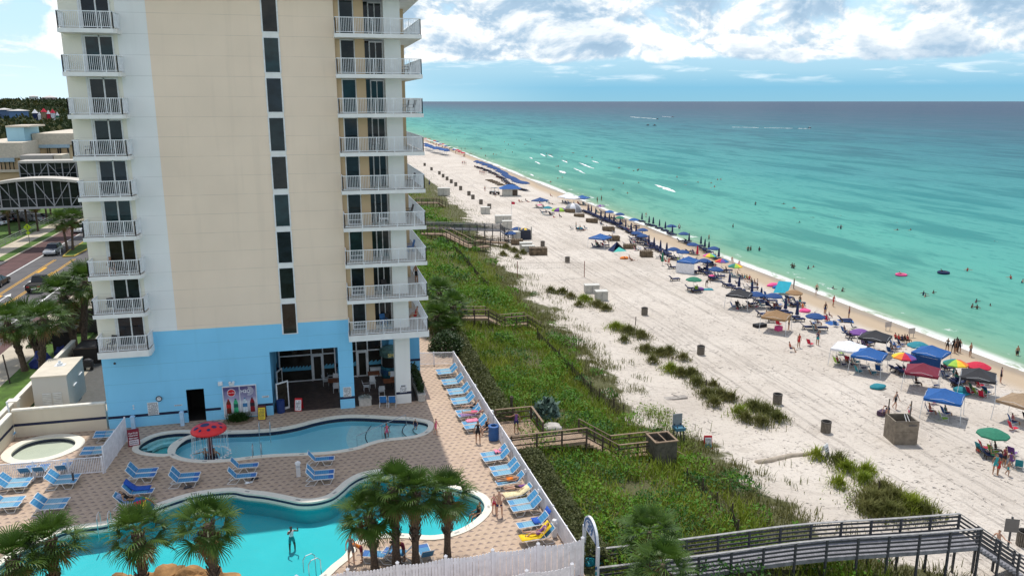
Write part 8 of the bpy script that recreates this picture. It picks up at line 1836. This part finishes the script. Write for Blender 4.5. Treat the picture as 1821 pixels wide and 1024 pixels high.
# --- the crowd between the umbrellas and the swash
for i in range(95):
    Y=62+150*random.random()**1.5; X=shore(Y)-random.choice([random.uniform(7.5,13.5),random.uniform(8,21)]); z=ground_z(X,Y); c=random.choice(['navy','navy','black','red','teal','royal']); rz=SEAR+random.uniform(-.6,.6)
    if random.random()<.35: LK.put((X,Y,z),rz,'dark wooden lounger in the crowd between the umbrellas and the swash','loungers in the waterline crowd')
    else: CK[c].put((X,Y,z),rz,'low folding chair in the crowd between the umbrellas and the swash','chairs in the waterline crowd')
    if random.random()<.75: person(random.choice(['sit','lounge']) if i%4 else 'stand',(X+(.9 if i%4==0 else 0),Y,z-(0 if i%4==0 else .2)) if i%4==0 else (X,Y,z-.2),rz,'beachgoer in the crowd between the umbrellas and the swash',random.choice([None,'black','red','navy','pink','white']),random.choice(['navy','black','teal']),random.choice([0,1,1,2]),random.choice(['black','brown']),False,i%2==0,1,'people in the waterline crowd')
# --- people in the water
def swimmer(px,py,kind,label,group,scale=1.12,rz=None):
    x,y=G(px,py,SEA); d=dict(wade=-.62,waist=-.82,chest=-1.08,head=-1.27).get(kind,-.12)
    k=random.choice(range(3)); person({'wade':'stand','waist':'face','chest':'swim','head':'swim','crawl':'crawl'}[kind],(x,y,SEA+d*scale),random.uniform(0,6.28) if rz is None else rz,label,random.choice([None,None,'black','navy','red']),random.choice(['navy','black','teal']),1+(k>0),'black',False,k==1,scale,group)
NW=[(105,405,'waist'),(122,403,'waist'),(175,408,'waist'),(12,262,'waist'),(378,512,'waist'),(390,515,'waist'),(476,520,'chest'),(508,508,'head'),(682,268,'waist'),(661,260,'head'),(427,232,'head'),(152,120,'waist'),(328,116,'head'),(385,142,'head'),(393,142,'head'),(1035,278,'head'),(1119,278,'head'),(1467,530,'chest'),(1740,578,'chest'),(1806,602,'chest'),(1194,678,'chest'),(1202,686,'head'),(1252,665,'head'),(1518,728,'chest'),(1493,758,'chest'),(1530,765,'chest'),(1616,750,'head'),(629,640,'head'),(688,656,'chest')]
for a,b,k in NW: swimmer(*PS(a,b),k,'dark-haired bather %s in the turquoise water off the near beach'%{'waist':'standing waist deep','chest':'up to the chest','head':'with only head and shoulders out'}[k],'bathers %s off the near beach'%{'waist':'waist deep','chest':'chest deep','head':'up to the neck'}[k])
for a,b,l in[(515,196,'swimmer stretched flat on the surface, left of another pair'),(640,186,'swimmer floating with arms spread, middle of the sea'),(670,188,'second swimmer floating just right of another'),(1042,232,'swimmer lying flat far right of centre'),(1090,224,'swimmer on a float to the right of another'),(1637,343,'lone swimmer floating near the right border'),(720,660,'swimmer close to the swash trailing a small wake')]: swimmer(*PS(a,b),'crawl',l,None)
pb('stand',P6(1570,415),0,'bather hugging a child in the shallows near the right border',None,'black',1,'black',False,1,None,False,False,-.1)
px,py=PS(1057,560); ringthing((px,py),.75,CV['pink'],'bright pink swim ring floating on the sea',SEA); x,y=G(px,py,SEA); person('lounge',(x+.2,y,SEA+.05),1.2,'person sitting in the pink swim ring','pink','pink',0,'black',False,True)
px,py=PS(1320,545); ringthing((px,py),.8,CV['navy'],'dark blue swim ring on the sea right of the pink one',SEA); x,y=G(px,py,SEA); person('lounge',(x,y,SEA+.05),.5,'person lying in the dark blue swim ring','navy','navy',2,'black')
FW_=[(735,345),(750,352),(757,352),(766,352),(732,360),(827,362),(852,390),(888,340),(894,341),(963,362),(972,362),(1003,370),(790,421),(803,421),(800,490),(825,485),(760,512),(1160,430),(1166,430),(1246,446),(1270,444),(1277,441),(1291,443),(1188,520),(1279,517),(1057,556),(1125,558),(1211,578),(1503,485),(1628,514),(1704,518),(1742,498),(1761,497),(1723,540),(255,272),(255,230),(321,230),(415,234),(488,274),(510,291),(543,291),(603,292),(613,291),(232,316),(255,315),(347,316),(352,315),(420,350),(424,345),(437,350),(376,358),(290,345),(119,237),(68,213),(10,212),(533,337),(465,340),(493,322),(170,183),(215,187),(15,152),(32,156),(57,153),(80,157),(180,215),(205,262),(640,260),(700,300)]
for a,b in FW_: swimmer(*PF(a,b),random.choice(['waist','chest','chest']),'tiny dark bather far out among the small breaking waves','distant bathers',1.05)
for a,b,l in[(1462,481,'distant swimmer on a board beside a lone head'),(1563,526,'distant swimmer lying flat near the foam crest'),(1697,545,'distant swimmer with arms spread left of a lone head'),(800,382,'distant bather surfing in front of the foam')]: swimmer(*PF(a,b),'crawl',l,None,1.3)
for a,b in[(1058,615),(1033,618)]: swimmer(*PF(a,b),'wade','person wading knee deep beyond the distant canopies','two knee deep waders',1.0)
# --- boats
def boat(px,py,L,label,kind):
    x,y=G(px,py,SEA); root=empty('boat' if kind else 'jet_ski',(x,y,SEA),random.uniform(-.3,.3)); tag(root,label,'boat' if kind else 'jet ski'); mb=MB(); w_=L*.3; h=L*.16
    mb.add([(-L/2,-w_/2,h),(L*.25,-w_/2,h),(L/2,0,h*1.25),(L*.25,w_/2,h),(-L/2,w_/2,h),(-L/2,-w_*.35,-.2),(L*.2,-w_*.35,-.2),(L*.4,0,-.2),(L*.2,w_*.35,-.2),(-L/2,w_*.35,-.2)],[(0,1,2,3,4),(0,5,6,1),(1,6,7,2),(2,7,8,3),(3,8,9,4),(4,9,5,0)])
    mb.build('hull',M('hull_dark',(.05,.07,.09),.5) if kind!=2 else M('hull_white',(.6,.6,.6),.5),root)
    if kind: mb=MB(); mb.box(-L*.2,-w_*.3,h,L*.12,w_*.3,h*2.6); mb.build('cabin',M('hull_white',(.6,.6,.6),.5),root); mb=MB(); mb.tube([(-L*.05,0,h*2.6),(-L*.05,0,h*4.5)],L*.008,5); mb.build('mast',M('hull_dark'),root)
    else: mb=MB(); mb.bar((-L*.2,0,h),(L*.15,0,h*1.6),w_*.5,h*.5); mb.build('seat',CV['black'],root); o=person('sit',(x,y,SEA+.2),0,'rider seated on '+label[:60],'black','black',2,'black',False,False,1.5)
x,y=G(1172,181,SEA); 
boat(1173,181.6,26,'lone fishing boat on the horizon',1)
for a,b,l in((1388,140,'jet ski at the head of the left white wake'),(1478,129,'jet ski at the head of the right white wake'),(1332,177,'idle jet ski on the left below the wakes'),(1371,178,'idle jet ski on the right below the wakes')): boat(*PF(a,b),4.5,l,0)
boat(1440,228.5,4.5,'small motorboat towing a long wake',1)
def wake(p0,p1,wd,label):
    a=G(*p0,SEA); b=G(*p1,SEA); d=Vector((b[0]-a[0],b[1]-a[1],0)); nr=Vector((-d.y,d.x,0)).normalized(); mb=MB(); n=40
    for i in range(n):
        q=i/n; 
        if noise.noise(Vector((q*9,3,0)))<-.22: continue
        p=d*q+nr*wd*.4*noise.noise(Vector((q*5,0,1))); mb.blob((p.x,p.y,.05),(d.length/n*.9,wd*(.25+.75*(1-q))*.6,.25),i,1,.35,2)
    tag(mb.build('boat_wake',FOAM,None,(a[0],a[1],SEA),0,True),label,'wake')
wake(PF(1385,139),PF(1232,127),4,'left jet ski wake, long white streak on the grey sea'); wake(PF(1478,129),PF(1418,125),4,'short right jet ski wake'); wake((1440,229.5),(1300,226.5),2.6,'long thin white wake of the motorboat')
# ---------------------------------------------------------------- people beyond the nearest 285 become one far crowd
ppl=[o for o in SC.objects if o.name.startswith('person')]
key=lambda o:o.location.y+ (60 if o.location.x>76 else 0)
ppl.sort(key=key); rest=ppl[285:]
if rest:
    VV=[];FF=[];MI=[];off=0
    for o in rest:
        me=o.data; n=len(me.vertices); co_=np.empty(n*3,np.float32); me.vertices.foreach_get('co',co_); mw_=np.array(Matrix.LocRotScale(o.location,o.rotation_euler,o.scale))
        VV.append(np.c_[co_.reshape(-1,3),np.ones(n)]@mw_.T[:,:3])
        k=0 if o.material_slots[0].material is SKIN[0] else 1
        for p in me.polygons:
            vi=[i+off for i in p.vertices]
            FF.append(vi if len(vi)==4 else vi+[vi[-1]] if len(vi)==3 else vi[:4]); MI.append({0:k,1:2 if o.material_slots[1].material not in SKIN else k,2:3,3:4}[p.material_index])
        off+=n
    me=bpy.data.meshes.new('far_crowd'); me.from_pydata(np.concatenate(VV).tolist(),[],[list(dict.fromkeys(f)) for f in FF])
    for m in(SKIN[0],SKIN[1],cloth('red'),cloth('navy'),HAIR['black']): me.materials.append(m)
    me.polygons.foreach_set('material_index',MI); me.update(); fo=link('far_crowd',me); tag(fo,'crowd of tiny bathers and beachgoers far down the shore','crowd',None,'stuff')
    for o in rest:
        for c in list(o.children): bpy.data.objects.remove(c)
        bpy.data.objects.remove(o)
# ---------------------------------------------------------------- drop prototypes that were never placed
def _rm(o):
    for c in list(o.children): _rm(c)
    bpy.data.objects.remove(o)
for k_ in KITS:
    if not k_.used: _rm(k_.o)
for o in SC.objects:
    if o.get('label') and len(o['label'].split())>16: print('LONG',o.name,o['label'])
